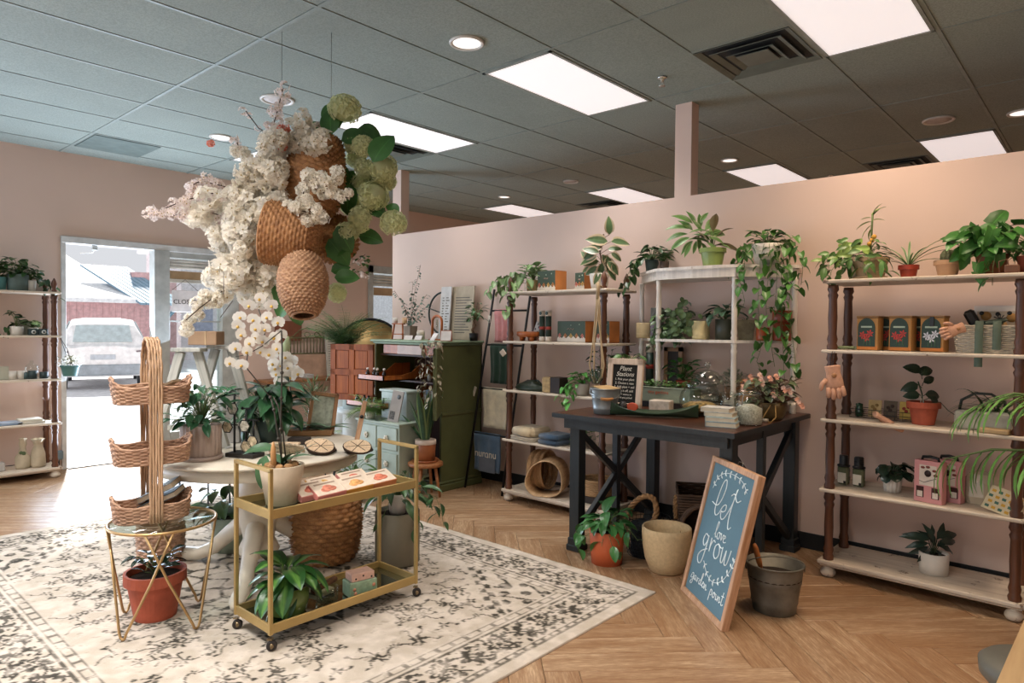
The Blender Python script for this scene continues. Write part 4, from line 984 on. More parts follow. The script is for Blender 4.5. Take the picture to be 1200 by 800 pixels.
t = T('potted_plant', 'dark glossy plant in a terracotta pot on the middle shelf of the right unit', 'plant', (-.799, 4.32, Z2))
pot(t, .078, .054, .125, terra, (.006, .032)); F = Foliage(t); BK = leafmesh('hoya', .105, .06, 'ovate', L_black, .6, .2)
F.stem([(0, 0, .11), (-.01, 0, .17), (-.03, 0, .235)], .004)
for px, py, an, s_ in ((1080, 434, 165, 1.0), (1076, 436, 10, 1.0), (1076, 450, 200, 1.0), (1082, 448, 25, .8), (1078, 462, 185, .9), (1084, 462, -5, 1.0), (1090, 466, -30, .7), (1080, 440, 60, .6)):
    p_ = pleaf(t, BK, px, py, an, 4.32, s_*.95, .15); F.stem([(-.01, 0, p_.z-.02), p_], .002, 4)
F.stem([(.03, 0, .12), (.08, -.01, .13), (.12, -.03, .09), (.17, -.05, .06)], .0022); F.done(stemdk)
q = MB()
for x in (-.006, .006): q.tube([(x, -.045, .11), (x, -.048, .16)], .002, 5)
q.part('plant_clip', [M('white_clip', 'd6cbb8', .5)], t)
t = T('trough_planter', 'weathered white trough under the grassy plant on the right unit', 'planter', (-.60, 4.30, Z2)); q = MB().box(-.045, -.05, 0, .21, .07, .10, .012); q.part('trough', [M('whitewashed_tin', 'a9a596', .6, var=.2, scale=20)], t)
MB().tube([(-.03, 0, .09), (-.02, 0, .15), (.04, 0, .19), (.11, 0, .19), (.17, 0, .15), (.18, 0, .09)], .007, 8).part('handle', [M('dark_wire_handle', '2c2f29', .6)], t)
F = Foliage(t); ST = leafmesh('strapdk', .22, .010, 'strap', L_dk, 1.7, .3, 8)
for k in range(44): a = rng.uniform(0, 6.28); F.leaf(ST, (.10+rng.uniform(-.06, .1), .0+rng.uniform(-.03, .03), .09), a, rng.uniform(.3, 1.3), 0, rng.uniform(.7, 1.25))
F.done()
tag(MB().cbox(0, 0, .012, .13, .07, .024, .004).part('small_box', [M('tan_gift_card', 'b79a70', .7)], None, loc=(-.46, 4.20, Z2), rot=(0, 0, R(-8))), 'flat tan box lying on the shelf at the right of the trough', 'box')

# -- shelf 4 : three pairs of bulb boxes, white basket with gloves, towel and card
ochre = M('kraft_ochre', 'a87a44', .7); lab_dk = M('dark_green_print', '23382c', .55); redp = M('amaryllis_red', 'b8352b', .6); lily = M('lily_white', 'c9c9cf', .6); orb = M('orange_band', 'b9702c', .6)
def bulb(label, x, y, col, tagp=False, rz=-3):
    t = T('bulb_kit', label, 'box', (x, y, Z3), R(rz), 'flower bulb kits on the right unit'); t.scale = (.86, 1, .95)
    MB().box(-.068, -.036, 0, .068, .036, .195, .004).part('carton', [ochre], t); MB().box(-.071, -.039, .192, .071, .039, .205, .003).part('wood_lid', [M('bulb_lid_wood', '7c5a32', .6)], t)
    P = [(-.055, .0), (.055, .0)]+[(.055*math.cos(a), .115+.055*math.sin(a)*1.0) for a in [i*PI/10 for i in range(11)]]
    MB().prism(P, -.0005, .001, 0, TR(-.004, -.0375, .022) @ RX(PI/2)).part('picture', [lab_dk], t)
    MB().box(-.066, -.038, 0.004, .066, -.0365, .026).part('band', [orb], t)
    flm = M('bloom_'+col, {'red': 'b8352b', 'white': 'c9c9cf'}[col], .6)
    for cx, cz in ((-.028, .09), (.018, .10), (-.004, .075)):
        q = MB()
        for k in range(6):
            a = k*PI/3+.3; q.add([(cx, -.039, cz), (cx+.016*math.cos(a-.35), -.0392, cz+.016*math.sin(a-.35)), (cx+.026*math.cos(a), -.0394, cz+.026*math.sin(a)), (cx+.016*math.cos(a+.35), -.0392, cz+.016*math.sin(a+.35))], [(0, 1, 2, 3)])
        q.part('printed_flower', [flm], t)
    for cx in (-.02, .0, .022): MB().tube([(cx, -.0388, .03), (cx*.8, -.0388, .07)], .0016, 4).part('printed_stem', [M('print_green', '4e7350', .6)], t)
    MB().cbox(-.004, -.0388, .140, .07, .0008, .010).part('title_strip', [M('print_pale', 'a8b6a0', .6)], t)
    if tagp: MB().cbox(0, -.041, .172, .026, .004, .055, .003).part('tag', [blackpl], t)
bulb('red amaryllis bulb kit, front left one of the bulb kits', -1.06, 4.25, 'red', False, -10); bulb('bulb kit behind the leftmost red amaryllis kit', -1.0, 4.36, 'red')
bulb('red amaryllis bulb kit, second from left in front', -.895, 4.25, 'red', False, -10); bulb('bulb kit behind the second red amaryllis kit', -.835, 4.36, 'red')
bulb('white flowered bulb kit with a black tag, rightmost in front', -.742, 4.25, 'white', True, -10)
t = T('trimming', 'small pale green knotted cloth at the left end of the bulb shelf', 'cloth', (-1.19, 4.25, Z3)); 
for k in range(5): MB().tube([(-.05+k*.02, -.02+.01*k, .008), (-.03+k*.022, .01, .014), (-.0+k*.015, .03-.01*k, .009)], .008, 6).part('loop', [M('pale_green_yarn', '8e9a72', .9)], t)
t = T('woven_basket', 'white woven basket of gardening gifts on the right unit', 'basket', (-.49, 4.30, Z3)); wht = M('white_woven', 'c2b6a2', .75, var=.12, scale=60)
q = MB(); rows, n = 14, 96
def bskt(i, k, a): return 0
for i in range(rows):
    z = .004+i*.0105; pts = []
    for k in range(n):
        a = 2*PI*k/n; ca, sa = math.cos(a), math.sin(a); e = 4; den = (abs(ca)**e+abs(sa)**e)**(1/e); W_ = .150+.018*i/rows; Dp = .085+.008*i/rows
        b = 1+.03*(1 if (k//2+i) % 2 else -1); pts.append((ca/den*W_*b, sa/den*Dp*b, z))
    q.tube(pts, .0056, 5, closed=True)
q.box(-.14, -.078, .0, .14, .078, .006); q.part('weave', [wht], t)
glove('blush glove draped over the left rim of the white basket', (-.60, 4.185, Z3+.135), (R(-25), R(68), R(12)), .72)
t = T('towel_strap', 'sheer sage ribbons hanging over the front of the white basket', 'ribbon', (-.46, 4.20, Z3+.15)); rib = M('sage_ribbon', '566355', .8)
for x, L in ((-.075, .22), (.0, .13)):
    q = MB(); pts = [(0, .06, .0), (0, .02, .018), (0, -.004, .014), (0, -.014, -.03), (0, -.018, -.1), (0, -.022, -L)]
    vs = []
    for p_ in pts: vs += [(x-.018, p_[1], p_[2]), (x+.018, p_[1], p_[2]), (x+.018, p_[1]+.002, p_[2]), (x-.018, p_[1]+.002, p_[2])]
    fs = [(0, 1, 2, 3)]
    for i in range(len(pts)-1):
        for k in range(4): fs.append((i*4+k, i*4+(k+1) % 4, (i+1)*4+(k+1) % 4, (i+1)*4+k))
    q.add(vs, fs, 0, True); q.part('ribbon', [rib], t)
t = T('spray_tool', 'black capped sprayer lying in the white basket', 'sprayer', (-.56, 4.29, Z3+.14), (R(10), R(-25), 0)); MB().cbox(0, 0, .05, .05, .05, .085, .012).part('cap', [blackpl], t); MB().lathe([(.001, -.08), (.03, -.08), (.032, 0), (.02, .02), (.001, .02)], 16).part('body', [M('sage_plastic', '5b6b58', .5)], t)
t = T('picture_card', 'white framed card with black and ochre shapes in the white basket', 'card', (-.475, 4.33, Z3+.085), (R(-8), 0, 0)); MB().box(-.105, -.003, 0, .105, .003, .165, .001).part('card', [cardw], t)
MB().box(-.09, -.004, .03, .09, -.0028, .135).part('artwork', [M('art_pale', 'b3a08a', .6)], t); flatdots(t, [(-.05, .11), (.06, .10), (.02, .06)], .024, M('art_ochre', '9a713a', .6), -.0042, 'shape'); flatdots(t, [(-.07, .125), (.0, .12), (.05, .125)], .011, blackpl, -.0045, 'shape', 8)
for k in range(5): a = .4+k*.55; MB().tube([(.01, -.0055, .09), (.01+.03*math.cos(a), -.0055, .09+.03*math.sin(a))], .0022, 4).part('spray_shape', [blackpl], t)
tag(MB().ball((0, 0, 0), .03, 14, 10, 0, None, (2.6, .8, .55)).part('hand_trowel', [M('sage_metal', '4d594c', .5)], None, loc=(-.50, 4.27, Z3+.155), rot=(0, R(-14), 0)), 'sage green rolled cloth lying in front of the framed card in the basket', 'cloth')

# -- top board plants
t = T('potted_plant', 'trailing plant with a tall cane in a wide clay pot on the right unit', 'plant', (-1.098, 4.345, Z4))
pot(t, .105, .078, .125, M('aged_clay', 'a58a68', .75, var=.2), (.004, .02), saucer=.10); F = Foliage(t); LV = leafmesh('lv', .085, .036, 'ovate', L_mid, .7, .25); LV2 = leafmesh('lv2', .08, .034, 'ovate', leafmat('yellow_green_leaf', '7f9a4c'), .7, .25)
F.stem([(.0, 0, .11), (.01, 0, .22), (0.012, 0, .30), (.015, 0, .38)], .006)
for z, a, pi_, s_ in ((.375, 20, 1.2, 1.1), (.37, 60, .9, 1), (.36, 180, .2, .8), (.345, 0, .2, .9), (.34, 190, -.2, 1.2), (.32, 200, -.7, 1.2), (.30, 175, -1.1, .9), (.38, 40, .8, 1.2)): F.leaf(LNm if 0 else LV2, (.013, 0, z), R(a), pi_, 0, s_)
rosette(F, LV, (0, 0, .12), 26, rng, (.03, .09), (-.5, .7), (.7, 1.1), (.0, .11))
for k in range(34): pleaf(t, rng.choice((LV, LV2)), rng.choice((975, 985, 1000, 1015))+rng.uniform(-14, 12), 298+rng.uniform(-20, 18), rng.uniform(170, 370), 4.28+rng.uniform(-.08, .05), rng.uniform(.7, 1.0), rng.uniform(0, .5))
for pts in ([(-.06, -.02, .13), (-.13, -.06, .15), (-.18, -.08, .06), (-.2, -.08, -.02)], [(-.06, -.04, .12), (-.15, -.05, .13), (-.22, -.06, .08), (-.25, -.06, .01)], [(-.05, -.06, .13), (-.09, -.10, .10), (-.12, -.12, .02), (-.12, -.13, -.02)], [(-.04, -.02, .13), (-.12, 0, .18), (-.2, 0, .16), (-.27, -.02, .08)],
            [(.04, -.07, .13), (.06, -.12, .08), (.07, -.13, .02)], [(.06, -.06, .13), (.11, -.10, .09), (.12, -.11, .03)], [(0, -.08, .13), (0, -.12, .06), (.02, -.13, .02)]):
    trail(F, rng.choice((LV, LV2)), pts, .035, rng, (.7, 1.15))
F.done(); q = MB()
for k in range(5): q.ball((-.02+.012*k, -.01+.004*(k % 2), .17+.02*k), .014, 8, 6)
q.ball((.06, -.03, .125), .02, 8, 6).ball((.03, -.05, .125), .012, 8, 6); q.part('orange_ribbon', [M('orange_ribbon', 'd19a3e', .6)], t)
MB().tube([(-.002, -.04, .125), (-.002, -.045, .17)], .003, 5).tube([(.018, -.04, .125), (.018, -.045, .165)], .003, 5).part('plant_tag', [blackpl], t)
t = T('potted_plant', 'spiky grassy plant in a small red pot on the right unit top', 'plant', (-.891, 4.34, Z4)); pot(t, .05, .036, .075, redpl, (.003, .025)); F = Foliage(t)
SP = leafmesh('spike', .24, .014, 'strap', leafmat('spike_leaf', '47663e', edge='84976a'), 1.0, .4, 8)
for a, p, s_ in ((150, 1.0, 1.0), (165, .8, 1.05), (175, .6, .9), (120, 1.2, .8), (30, 1.05, 1.25), (15, .8, 1.0), (5, .55, .8), (60, 1.2, .7), (200, .5, .8), (340, .5, .8), (250, .7, .7), (290, .8, .7), (100, 1.3, .9), (350, .9, 1.0), (185, .95, 1.1), (220, .9, .8), (315, .95, .8)): F.leaf(SP, (.008*math.cos(R(a)), .008*math.sin(R(a)), .07), R(a), p, 0, s_)
F.done()
t = T('potted_cactus', 'small round cactus in a pale clay pot on the right unit top', 'cactus', (-.703, 4.34, Z4)); pot(t, .064, .044, .090, M('pale_clay', 'b89270', .8, var=.1), (.004, .024))
q = MB(); q.lathe([(.001, .07), (.030, .075), (.036, .10), (.034, .125), (.022, .145), (.001, .15)], 40, 0, None, True, lambda i, k, a: .003*math.cos(10*a) if 0 < i < 5 else 0); q.part('cactus', [M('grey_green_cactus', '5c5f42', .8, bump=1.0, bscale=90)], t)
t = T('potted_plant', 'big bushy pothos at the right of the right unit top', 'plant', (-.505, 4.34, Z4)); pot(t, .075, .055, .11, M('rust_pot', '7c4a2c', .7)); F = Foliage(t); BP = leafmesh('bigpothos', .105, .078, 'heart', leafmat('bright_pothos', '3b6c2e'), .7, .3)
rosette(F, BP, (0, 0, .11), 34, rng, (.03, .13), (-.8, .5), (.6, .95), (.0, .16))
for k in range(34): pleaf(t, BP, 1160+rng.uniform(-38, 36), 285+rng.uniform(-22, 26), rng.uniform(150, 390), 4.30+rng.uniform(-.08, .04), rng.uniform(.6, .95), rng.uniform(0, .5))
pleaf(t, BP, 1164, 262, 50, 4.3, 1.15, .6); pleaf(t, BP, 1125, 276, 190, 4.3, .9, .6)
trail(F, BP, [(-.05, -.02, .15), (-.12, -.02, .19), (-.17, -.03, .18)], .09, rng, (.9, 1.0)); trail(F, BP, [(-.02, -.08, .13), (-.05, -.13, .05), (-.06, -.14, -.02)], .045, rng, (.7, .9)); trail(F, BP, [(.03, -.08, .13), (.02, -.13, .04), (.02, -.14, -.06)], .045, rng, (.6, .9))
F.done()
t = T('potted_plant', 'second pothos in a clay pot cut by the right edge of the photo', 'plant', (-.345, 4.36, Z4)); pot(t, .06, .045, .095, terra); F = Foliage(t); rosette(F, LV, (0, 0, .1), 34, rng, (.02, .11), (-.6, .8), (.8, 1.3), (.0, .13)); F.done()
tag(MB().cbox(0, 0, .02, .06, .05, .04, .004).tube([(-.05, .0, .002), (-.055, 0, .06), (-.02, 0, .07), (-.01, 0, .0)], .004, 6).part('wire_stand', [M('brown_wire', '6a4630', .6)], None, loc=(-.405, 4.20, Z4)), 'small brown wire stand between the two pothos pots', 'stand')
# big palm fronds entering from the right edge, rooted in a floor pot
t = T('potted_palm', 'palm with arching fronds reaching in from the right edge', 'palm', (.02, 3.95, 0)); pot(t, .17, .13, .32, M('dark_wicker_pot', '5b4532', .8)); F = Foliage(t)
PL = leafmesh('palmleaflet', .22, .022, 'strap', L_palm, .9, .35, 5)
def frond(pts, n, l0, down, me=PL):
    P = [Vector(p) for p in pts]; MB().tube(P, [.006]*(len(P)-1)+[.002], 6).part('frond_stem', [stemg], t)
    for k in range(n):
        u = .12+.88*k/(n-1); i = min(len(P)-2, int(u*(len(P)-1))); f = u*(len(P)-1)-i; q = P[i].lerp(P[i+1], f); d = (P[i+1]-P[i]).normalized(); az = math.atan2(d.y, d.x); dp = math.asin(max(-1, min(1, d.z)))
        for s_ in (-1, 1): F.leaf(me, q, az+s_*(1.15-.75*u), dp*.7+down+rng.uniform(-.12, .12), s_*.3, l0*(1-.35*abs(u-.4)))
frond([(0, 0, .3), (-.03, .0, .75), (-.12, 0, 1.02), (-.24, .0, 1.15), (-.38, -.03, 1.16), (-.52, -.08, 1.09)], 17, 1.25, -.35)
frond([(0, 0, .3), (-.02, -.02, .6), (-.14, -.04, .82), (-.30, -.08, .91), (-.45, -.12, .90), (-.62, -.17, .84)], 17, 1.2, -.75)
frond([(0, 0, .3), (-.02, .0, .8), (-.06, .02, 1.1), (-.12, .04, 1.28), (-.2, .05, 1.40)], 12, .9, .25)
frond([(0, 0, .3), (.06, -.1, .8), (.15, -.2, 1.1), (.3, -.3, 1.2)], 12, 1, -.3)
F.done()

# ================================================================== middle shelf unit (B)
cardg = M('green_card', '3b4a38', .6, var=.06); cardo = M('orange_card_side', 'b5713a', .6); cwhite = M('box_white_base', 'd6cabb', .6)
def giftbox(label, x, y, z, w_, h, d, rz=-6):
    t = T('gift_box', label, 'box', (x, y, z), R(rz), 'green printed gift boxes on the middle unit')
    MB().box(0, 0, 0, w_, d, h, .003).part('carton', [cardg], t); MB().box(w_-.002, .001, .001, w_+.001, d-.001, h-.001).part('side_panel', [cardo], t)
    q = MB(); n = 6; P = [(0, 0), (w_, 0), (w_, .028)]
    for k in range(n): P += [(w_-(k+.5)*w_/n, .048), (w_-(k+1)*w_/n, .028)]
    q.prism(P, 0, .0015, 0, TR(0, 0, 0) @ RX(PI/2)); q.part('white_mountains', [cwhite], t)
    cols = ['c06a5a', 'b5713a', 'c59a4c', 'b5713a', 'c06a5a']; k0 = max(3, int(w_/.05)); 
    for k in range(k0):
        x_ = w_*(k+.5)/k0; c = cols[k % 5]; q = MB()
        for dx, dz in ((0, .012), (-.009, .0), (.009, 0), (0, -.012)): q.add([(x_+dx-.008, -.0022, .05+dz), (x_+dx, -.0022, .05+dz-.009), (x_+dx+.008, -.0022, .05+dz), (x_+dx, -.0022, .05+dz+.009)], [(0, 1, 2, 3)])
        q.part('printed_tulip', [M('tulip_'+c, c, .6)], t)
    MB().tube([(w_*.36, -.0022, h*.60), (w_*.42, -.0022, h*.66), (w_*.46, -.0022, h*.58), (w_*.5, -.0022, h*.65), (w_*.55, -.0022, h*.58), (w_*.6, -.0022, h*.65)], .0022, 4).part('printed_script', [M('script_pink', 'c9a594', .6)], t)
    flatdots(t, [(w_*.5, h*.8), (w_*.8, h*.84)], .006, M('print_pale', 'a8b6a0', .6), -.0015, 'printed_star', 6)
    return t
giftbox('green printed gift box with tulips on the top board of the middle unit', -3.565, 4.28, Z4, .205, .165, .13)
giftbox('smaller green gift box beside the rubber plant on the top board', -3.22, 4.33, Z4, .10, .14, .11)
giftbox('wide green gift box on the second board of the middle unit', -3.36, 4.29, Z3, .30, .165, .14)
giftbox('green gift box with orange side behind the macrame cords', -2.995, 4.31, Z3, .13, .165, .12)
t = T('potted_plant', 'silvery trailing pothos in a cream pot at the top left of the middle unit', 'plant', (-3.66, 4.34, Z4)); pot(t, .06, .052, .10, M('tan_cream_pot', 'b59a6c', .6)); F = Foliage(t)
rosette(F, HS, (0, 0, .10), 34, rng, (.02, .09), (-.5, .9), (.7, 1.1), (.02, .13))
for pts in ([(-.04, -.04, .12), (-.12, -.12, .12), (-.16, -.16, .03), (-.13, -.19, -.04)], [(-.04, 0, .14), (-.15, -.08, .16), (-.24, -.12, .08), (-.26, -.13, .0)], [(0, -.05, .12), (.02, -.13, .06), (.04, -.15, -.02)], [(-.05, -.05, .1), (-.09, -.17, .06), (-.06, -.20, -.05), (-.1, -.2, -.12), (-.12, -.2, -.18)], [(-.1, -.1, .12), (-.25, -.14, .12), (-.34, -.16, .02), (-.42, -.16, -.02)]): trail(F, HS, pts, .042, rng, (.8, 1.2))
F.done()
rbt = T('rubber_plant', 'variegated rubber plant in a white fluted pot on the top board of the middle unit', 'plant', (-2.965, 4.30, Z4)); pot(rbt, .075, .058, .12, white_c, ribs=16); F = Foliage(rbt)
F.stem([(0, 0, .1), (.02, 0, .2), (.0, 0, .30), (.035, 0, .42)], .006); F.stem([(0, 0, .1), (-.05, 0, .17), (-.09, 0, .24)], .005)
for px, py, an, s_ in ((714, 275, 92, .95), (712, 283, 172, 1.15), (716, 283, 2, 1.15), (712, 292, 5, .75), (716, 296, -35, .7), (706, 290, 175, .8), (702, 296, 160, .9), (700, 300, 200, 1.0), (706, 298, -60, 1.0), (712, 300, -80, 1.0), (702, 306, 190, .85), (700, 312, 215, .8), (706, 308, -100, .95), (712, 306, -50, .9), (718, 308, -70, .7), (690, 306, 125, .7), (692, 312, 215, .55), (704, 318, 240, .75), (712, 316, -45, .75), (700, 292, 215, .95), (708, 286, 150, .8)):
    p_ = pleaf(rbt, RU, px, py, an, 4.30+rng.uniform(-.06, .05), s_, rng.uniform(0, .4), rng.uniform(-.3, .3)); F.stem([(.01, 0, p_.z-.03), p_], .002, 4)
F.done(stembr)
# small grey-green pothos on left end of half-round shelf (hangs over)
t = T('potted_plant', 'trailing green plant at the left end of the half round shelf top', 'plant', (-2.63, 4.50, .898+.9755)); pot(t, .05, .04, .09, M('dark_teal_pot', '3c4b46', .5)); F = Foliage(t)
rosette(F, HPd, (0, 0, .09), 40, rng, (.02, .12), (-.7, .5), (.7, 1.1), (.0, .09))
for pts in ([(-.04, -.03, .1), (-.1, -.08, .06), (-.13, -.1, -.05), (-.14, -.1, -.14)], [(-.03, -.03, .1), (-.08, -.12, .07), (-.06, -.16, -.04)], [(.04, 0, .1), (.12, 0, .12), (.19, -.02, .16)], [(-.05, 0, .1), (-.14, -.05, .05), (-.19, -.07, -.06), (-.2, -.07, -.14)]): trail(F, HPd, pts, .045, rng, (.7, 1.1))
F.done()
t = T('potted_plant', 'small dark pot partly hidden beside the trailing plant on the half round shelf', 'plant', (-2.50, 4.46, .898+.9755)); pot(t, .035, .03, .07, M('brown_pot', '4a3a2e', .5)); F = Foliage(t); rosette(F, HPd, (0, 0, .07), 12, rng, (.01, .05), (-.3, .8), (.6, .8), (.0, .05)); F.done()
# second board: wooden footed bowl, cloth, two posters tubes
t = T('footed_bowl', 'round orange wood tray on short legs with a folded print on it', 'bowl', (-3.645, 4.30, Z3)); MB().lathe([(.001, .035), (.105, .035), (.118, .045), (.12, .075), (.112, .078), (.105, .05), (.001, .048)], 40).part('tray', [orw2], t)
for k in range(4): a = R(45+90*k); MB().lathe([(.001, 0), (.018, 0), (.025, .038), (.001, .038)], 12).part('leg', [orw2], t, loc=(.075*math.cos(a), .075*math.sin(a), 0))
t = T('folded_print', 'black and white patterned cloth standing in the wooden bowl', 'cloth', (-3.60, 4.31, Z3+.055), (R(-12), R(18), R(-25))); MB().cbox(0, 0, .055, .10, .02, .10, .008).part('cloth', [M('print_cloth', 'bdb4ac', .8)], t); flatdots(t, [(-.02, .04), (.025, .07), (.0, .09), (.03, .03)], .010, blackpl, -.011, 'print')
for k, x in enumerate((-3.50, -3.435)):
    t = T('poster_tube', ['dark green poster tube with red band and white cap, left of the pair', 'dark green poster tube with red band and white cap, right of the pair'][k], 'tube', (x, 4.27, Z3), 0, 'dark green tubes on the middle unit')
    MB().lathe([(.001, 0), (.024, 0), (.024, .205), (.001, .205)], 20).part('tube', [M('tube_green', '22352b', .5)], t); MB().lathe([(.0245, .095), (.0252, .095), (.0252, .12), (.0245, .12)], 20).part('band', [M('tube_red', 'a33c2e', .5)], t)
    MB().lathe([(.0252, 0), (.0256, 0), (.0256, .04), (.0252, .04)], 20).part('base_band', [cwhite], t); MB().lathe([(.001, .205), (.0255, .205), (.0255, .25), (.001, .25)], 20).part('cap', [cwhite], t); flatdots(t, [(0, .227)], .014, M('tube_badge', '4b5a56', .5), -.0258, 'badge', 12)
tag(MB().cbox(0, 0, .0, .05, .012, .05, .004).part('price_tag', [cwhite], None, loc=(-3.80, 4.125, Z3-.10), rot=(R(15), R(-35), 0)), 'white price tag hanging at the left post of the middle unit', 'tag')
# third board: dark pouch, tan box + dark box, foliage behind macrame
t = T('leather_pouch', 'dark green crumpled leather pouch on the third board of the middle unit', 'pouch', (-3.60, 4.26, Z2)); q = MB()
q.lathe([(.001, 0), (.16, 0), (.17, .02), (.13, .045), (.06, .07), (.03, .085), (.001, .08)], 24, 0, SCL(1, .45, 1), True, lambda i, k, a: .012*math.sin(3*a+i)+.006*math.sin(7*a+2*i) if 0 < i < 6 else 0); q.part('pouch', [M('dark_green_leather', '232d20', .35, bump=.8, bscale=30)], t)
MB().tube([(.02, 0, .08), (.06, .01, .082), (.11, 0, .05)], .008, 6).part('strap', [M('dark_green_leather', '232d20', .35)], t)
t = T('tea_box', 'tan printed box with dark lid on the third board of the middle unit', 'box', (-3.44, 4.20, Z2), R(-8)); MB().box(0, 0, 0, .09, .10, .12, .003).part('carton', [M('tan_print_card', 'b09468', .6, var=.25, scale=35)], t); MB().box(.091, 0, 0, .20, .10, .125, .004).part('dark_half', [M('dark_card', '2a211c', .5)], t)
# fourth board : folded towels
def folded(label, loc, w_, d, h, col, rz=0, n=3, name='folded_towel', group=None):
    t = T(name, label, 'towel', loc, R(rz), group); m_ = M('cloth_'+col, col, .95, bump=.5, bscale=160, sheen=.3)
    q = MB()
    for k in range(n):
        hh = h/n; z = k*hh; q.tube([(-w_/2+hh/2, -d/2, z+hh/2), (w_/2-hh/2, -d/2, z+hh/2)], hh/2*.98, 8)
        q.box(-w_/2+hh*.2, -d/2, z+.001, w_/2-hh*.2, d/2, z+hh-.001, hh*.3)
    q.part('cloth', [m_], t); return t
folded('cream folded sweatshirt on top of the flat one on the fourth board', (-3.60, 4.28, Z1+.036), .27, .22, .075, 'cbb999', -6, 1)
folded('flat off-white folded sweatshirt at the left of the fourth board', (-3.63, 4.29, Z1), .30, .24, .034, 'd0c3ae', -6, 2)
folded('upper dark blue folded towel on the fourth board', (-3.33, 4.26, Z1+.042), .22, .2, .042, '3d5268', -6, 1); folded('lower dark blue folded towel on the fourth board', (-3.33, 4.265, Z1), .23, .21, .041, '35485c', -6, 1)
t = T('wrapped_bouquet', 'dried bouquet wrapped in clear film on the fourth board', 'bouquet', (-3.08, 4.28, Z1)); F = Foliage(t, True); 
for k in range(120): a = rng.uniform(0, 6.28); F.leaf(SM, (rng.uniform(-.1, .1), rng.uniform(-.06, .06), rng.uniform(.02, .15)), a, rng.uniform(-1, 1), 0, 1)
F.done(); MB().lathe([(.001, 0), (.10, 0), (.11, .08), (.08, .17), (.001, .16)], 11, 0, SCL(1, .6, 1), False).part('film', [thinglass('film', 'e8e8e8')], t)
# bottom board : coiled wicker cat-tunnel style baskets
wk = wood('pale_wicker', '8a6846', 'c39d72', .8, 0, 24); 
def coilbasket(label, loc, rot, r, h, mat, inner=True, rows=16):
    t = T('woven_basket', label, 'basket', loc, rot); q = MB(); n = 48
    for i in range(rows):
        z = h*(i+.5)/rows; rr = r*(1-.03*math.cos(i)); q.tube([(rr*(1+.012*math.sin(k*PI/2+i*PI/2))*math.cos(2*PI*k/n), rr*(1+.012*math.sin(k*PI/2+i*PI/2))*math.sin(2*PI*k/n), z) for k in range(n)], h/rows*.56, 5, closed=True)
    q.lathe([(.001, 0), (r, 0), (r, .006), (.001, .006)], 36); q.part('weave', [mat], t)
    MB().tube([(r*math.cos(2*PI*k/36), r*math.sin(2*PI*k/36), h) for k in range(36)], .008, 6, closed=True).part('rim', [mat], t); return t
p = at(618, 560, Z0+.16); coilbasket('round tan basket lying on its side on the bottom board of the middle unit', (-3.62, 4.34, Z0+.165), (0, R(86), R(12)), .155, .13, wk)
t = T('woven_basket', 'smooth pale band basket lying on its side with a dark three cornered mouth', 'basket', (-3.42, 4.27, Z0+.002), R(22)); q = MB(); lp_ = [(-.15, .06), (-.155, .14), (-.10, .24), (.0, .29), (.09, .27), (.14, .20), (.15, .10), (.12, .03), (.03, .0), (-.08, .0)]; LP = []
for i in range(len(lp_)):
    p0, p1, p2_, p3 = [Vector(lp_[(i+k) % len(lp_)]) for k in (-1, 0, 1, 2)]
    for s_ in range(4): u = s_/4; LP.append(.5*((2*p1)+(p2_-p0)*u+(2*p0-5*p1+4*p2_-p3)*u*u+(3*p1-p0-3*p2_+p3)*u**3))
n = len(LP); c0 = sum(LP, Vector((0, 0)))/n; vs = []
for sc_, y in ((1, -.13), (1, .10), (.95, .10), (.95, -.13)): vs += [((c0+(p-c0)*sc_).x, y, (c0+(p-c0)*sc_).y) for p in LP]
q.add(vs, [(k*n+i, k*n+(i+1) % n, ((k+1) % 4)*n+(i+1) % n, ((k+1) % 4)*n+i) for k in range(4) for i in range(n)], 0, True); q.v = [(x, y, max(z, 0)) for x, y, z in q.v]; q.part('band', [wood('smooth_pale_wicker', 'b08a62', 'd8b68c', .7, 1, 60)], t)
coilbasket('low woven basket standing at the right of the bottom board', (-3.00, 4.36, Z0+.06), 0, .13, .115, wk, rows=9); tag(MB().cbox(0, 0, .029, .28, .24, .056, .006).part('dark_box', [M('dark_card', '2a211c', .5)], None, loc=(-3.0, 4.36, Z0)), 'dark flat box beneath the low woven basket', 'box')
# macrame hanger : cords from the rubber plant's shelf edge down to a glass bulb
t = T('macrame_hanger', 'cream macrame cords hanging in front of the middle unit down to a glass vase', 'hanger', (-2.845, 4.105, 0)); cord = M('macrame_cord', 'b39a78', .9)
for i, (dx, dy) in enumerate(((-.05, 0), (.05, 0), (0, -.035), (.02, .03))):
    MB().tube([(0, 0, 1.74), (.01*i-.01, 0, 1.60), (dx*.7, dy, 1.35), (dx*1.3, dy, 1.18), (dx*.9, dy, 1.09), (0, 0, 1.03)], .0065, 6).part('cord', [cord], t)
MB().tube([(0, 0, 1.78), (.004, 0, 1.74), (0, 0, 1.66)], .014, 8).part('knot', [cord], t); MB().tube([(0, .06, 1.752), (0, .0, 1.762), (0, -.0, 1.745)], .006, 6).part('loop', [cord], t)
MB().lathe([(.001, 1.035), (.03, 1.04), (.05, 1.075), (.05, 1.12), (.04, 1.15), (.038, 1.15), (.047, 1.12), (.047, 1.077), (.028, 1.043), (.001, 1.04)], 28).part('glass_vase', [thinglass('vase_glass', 'dfe6e4')], t)
t = T('potted_plant', 'green trailing plant behind the galvanised bucket on the third board', 'plant', (-3.07, 4.24, Z2)); pot(t, .055, .045, .09, M('white_stone_pot', 'b9b0a4', .6)); F = Foliage(t)
FL = leafmesh('lushleaf', .075, .05, 'heart', leafmat('lush_green', '4c8a3e'), .6, .25)
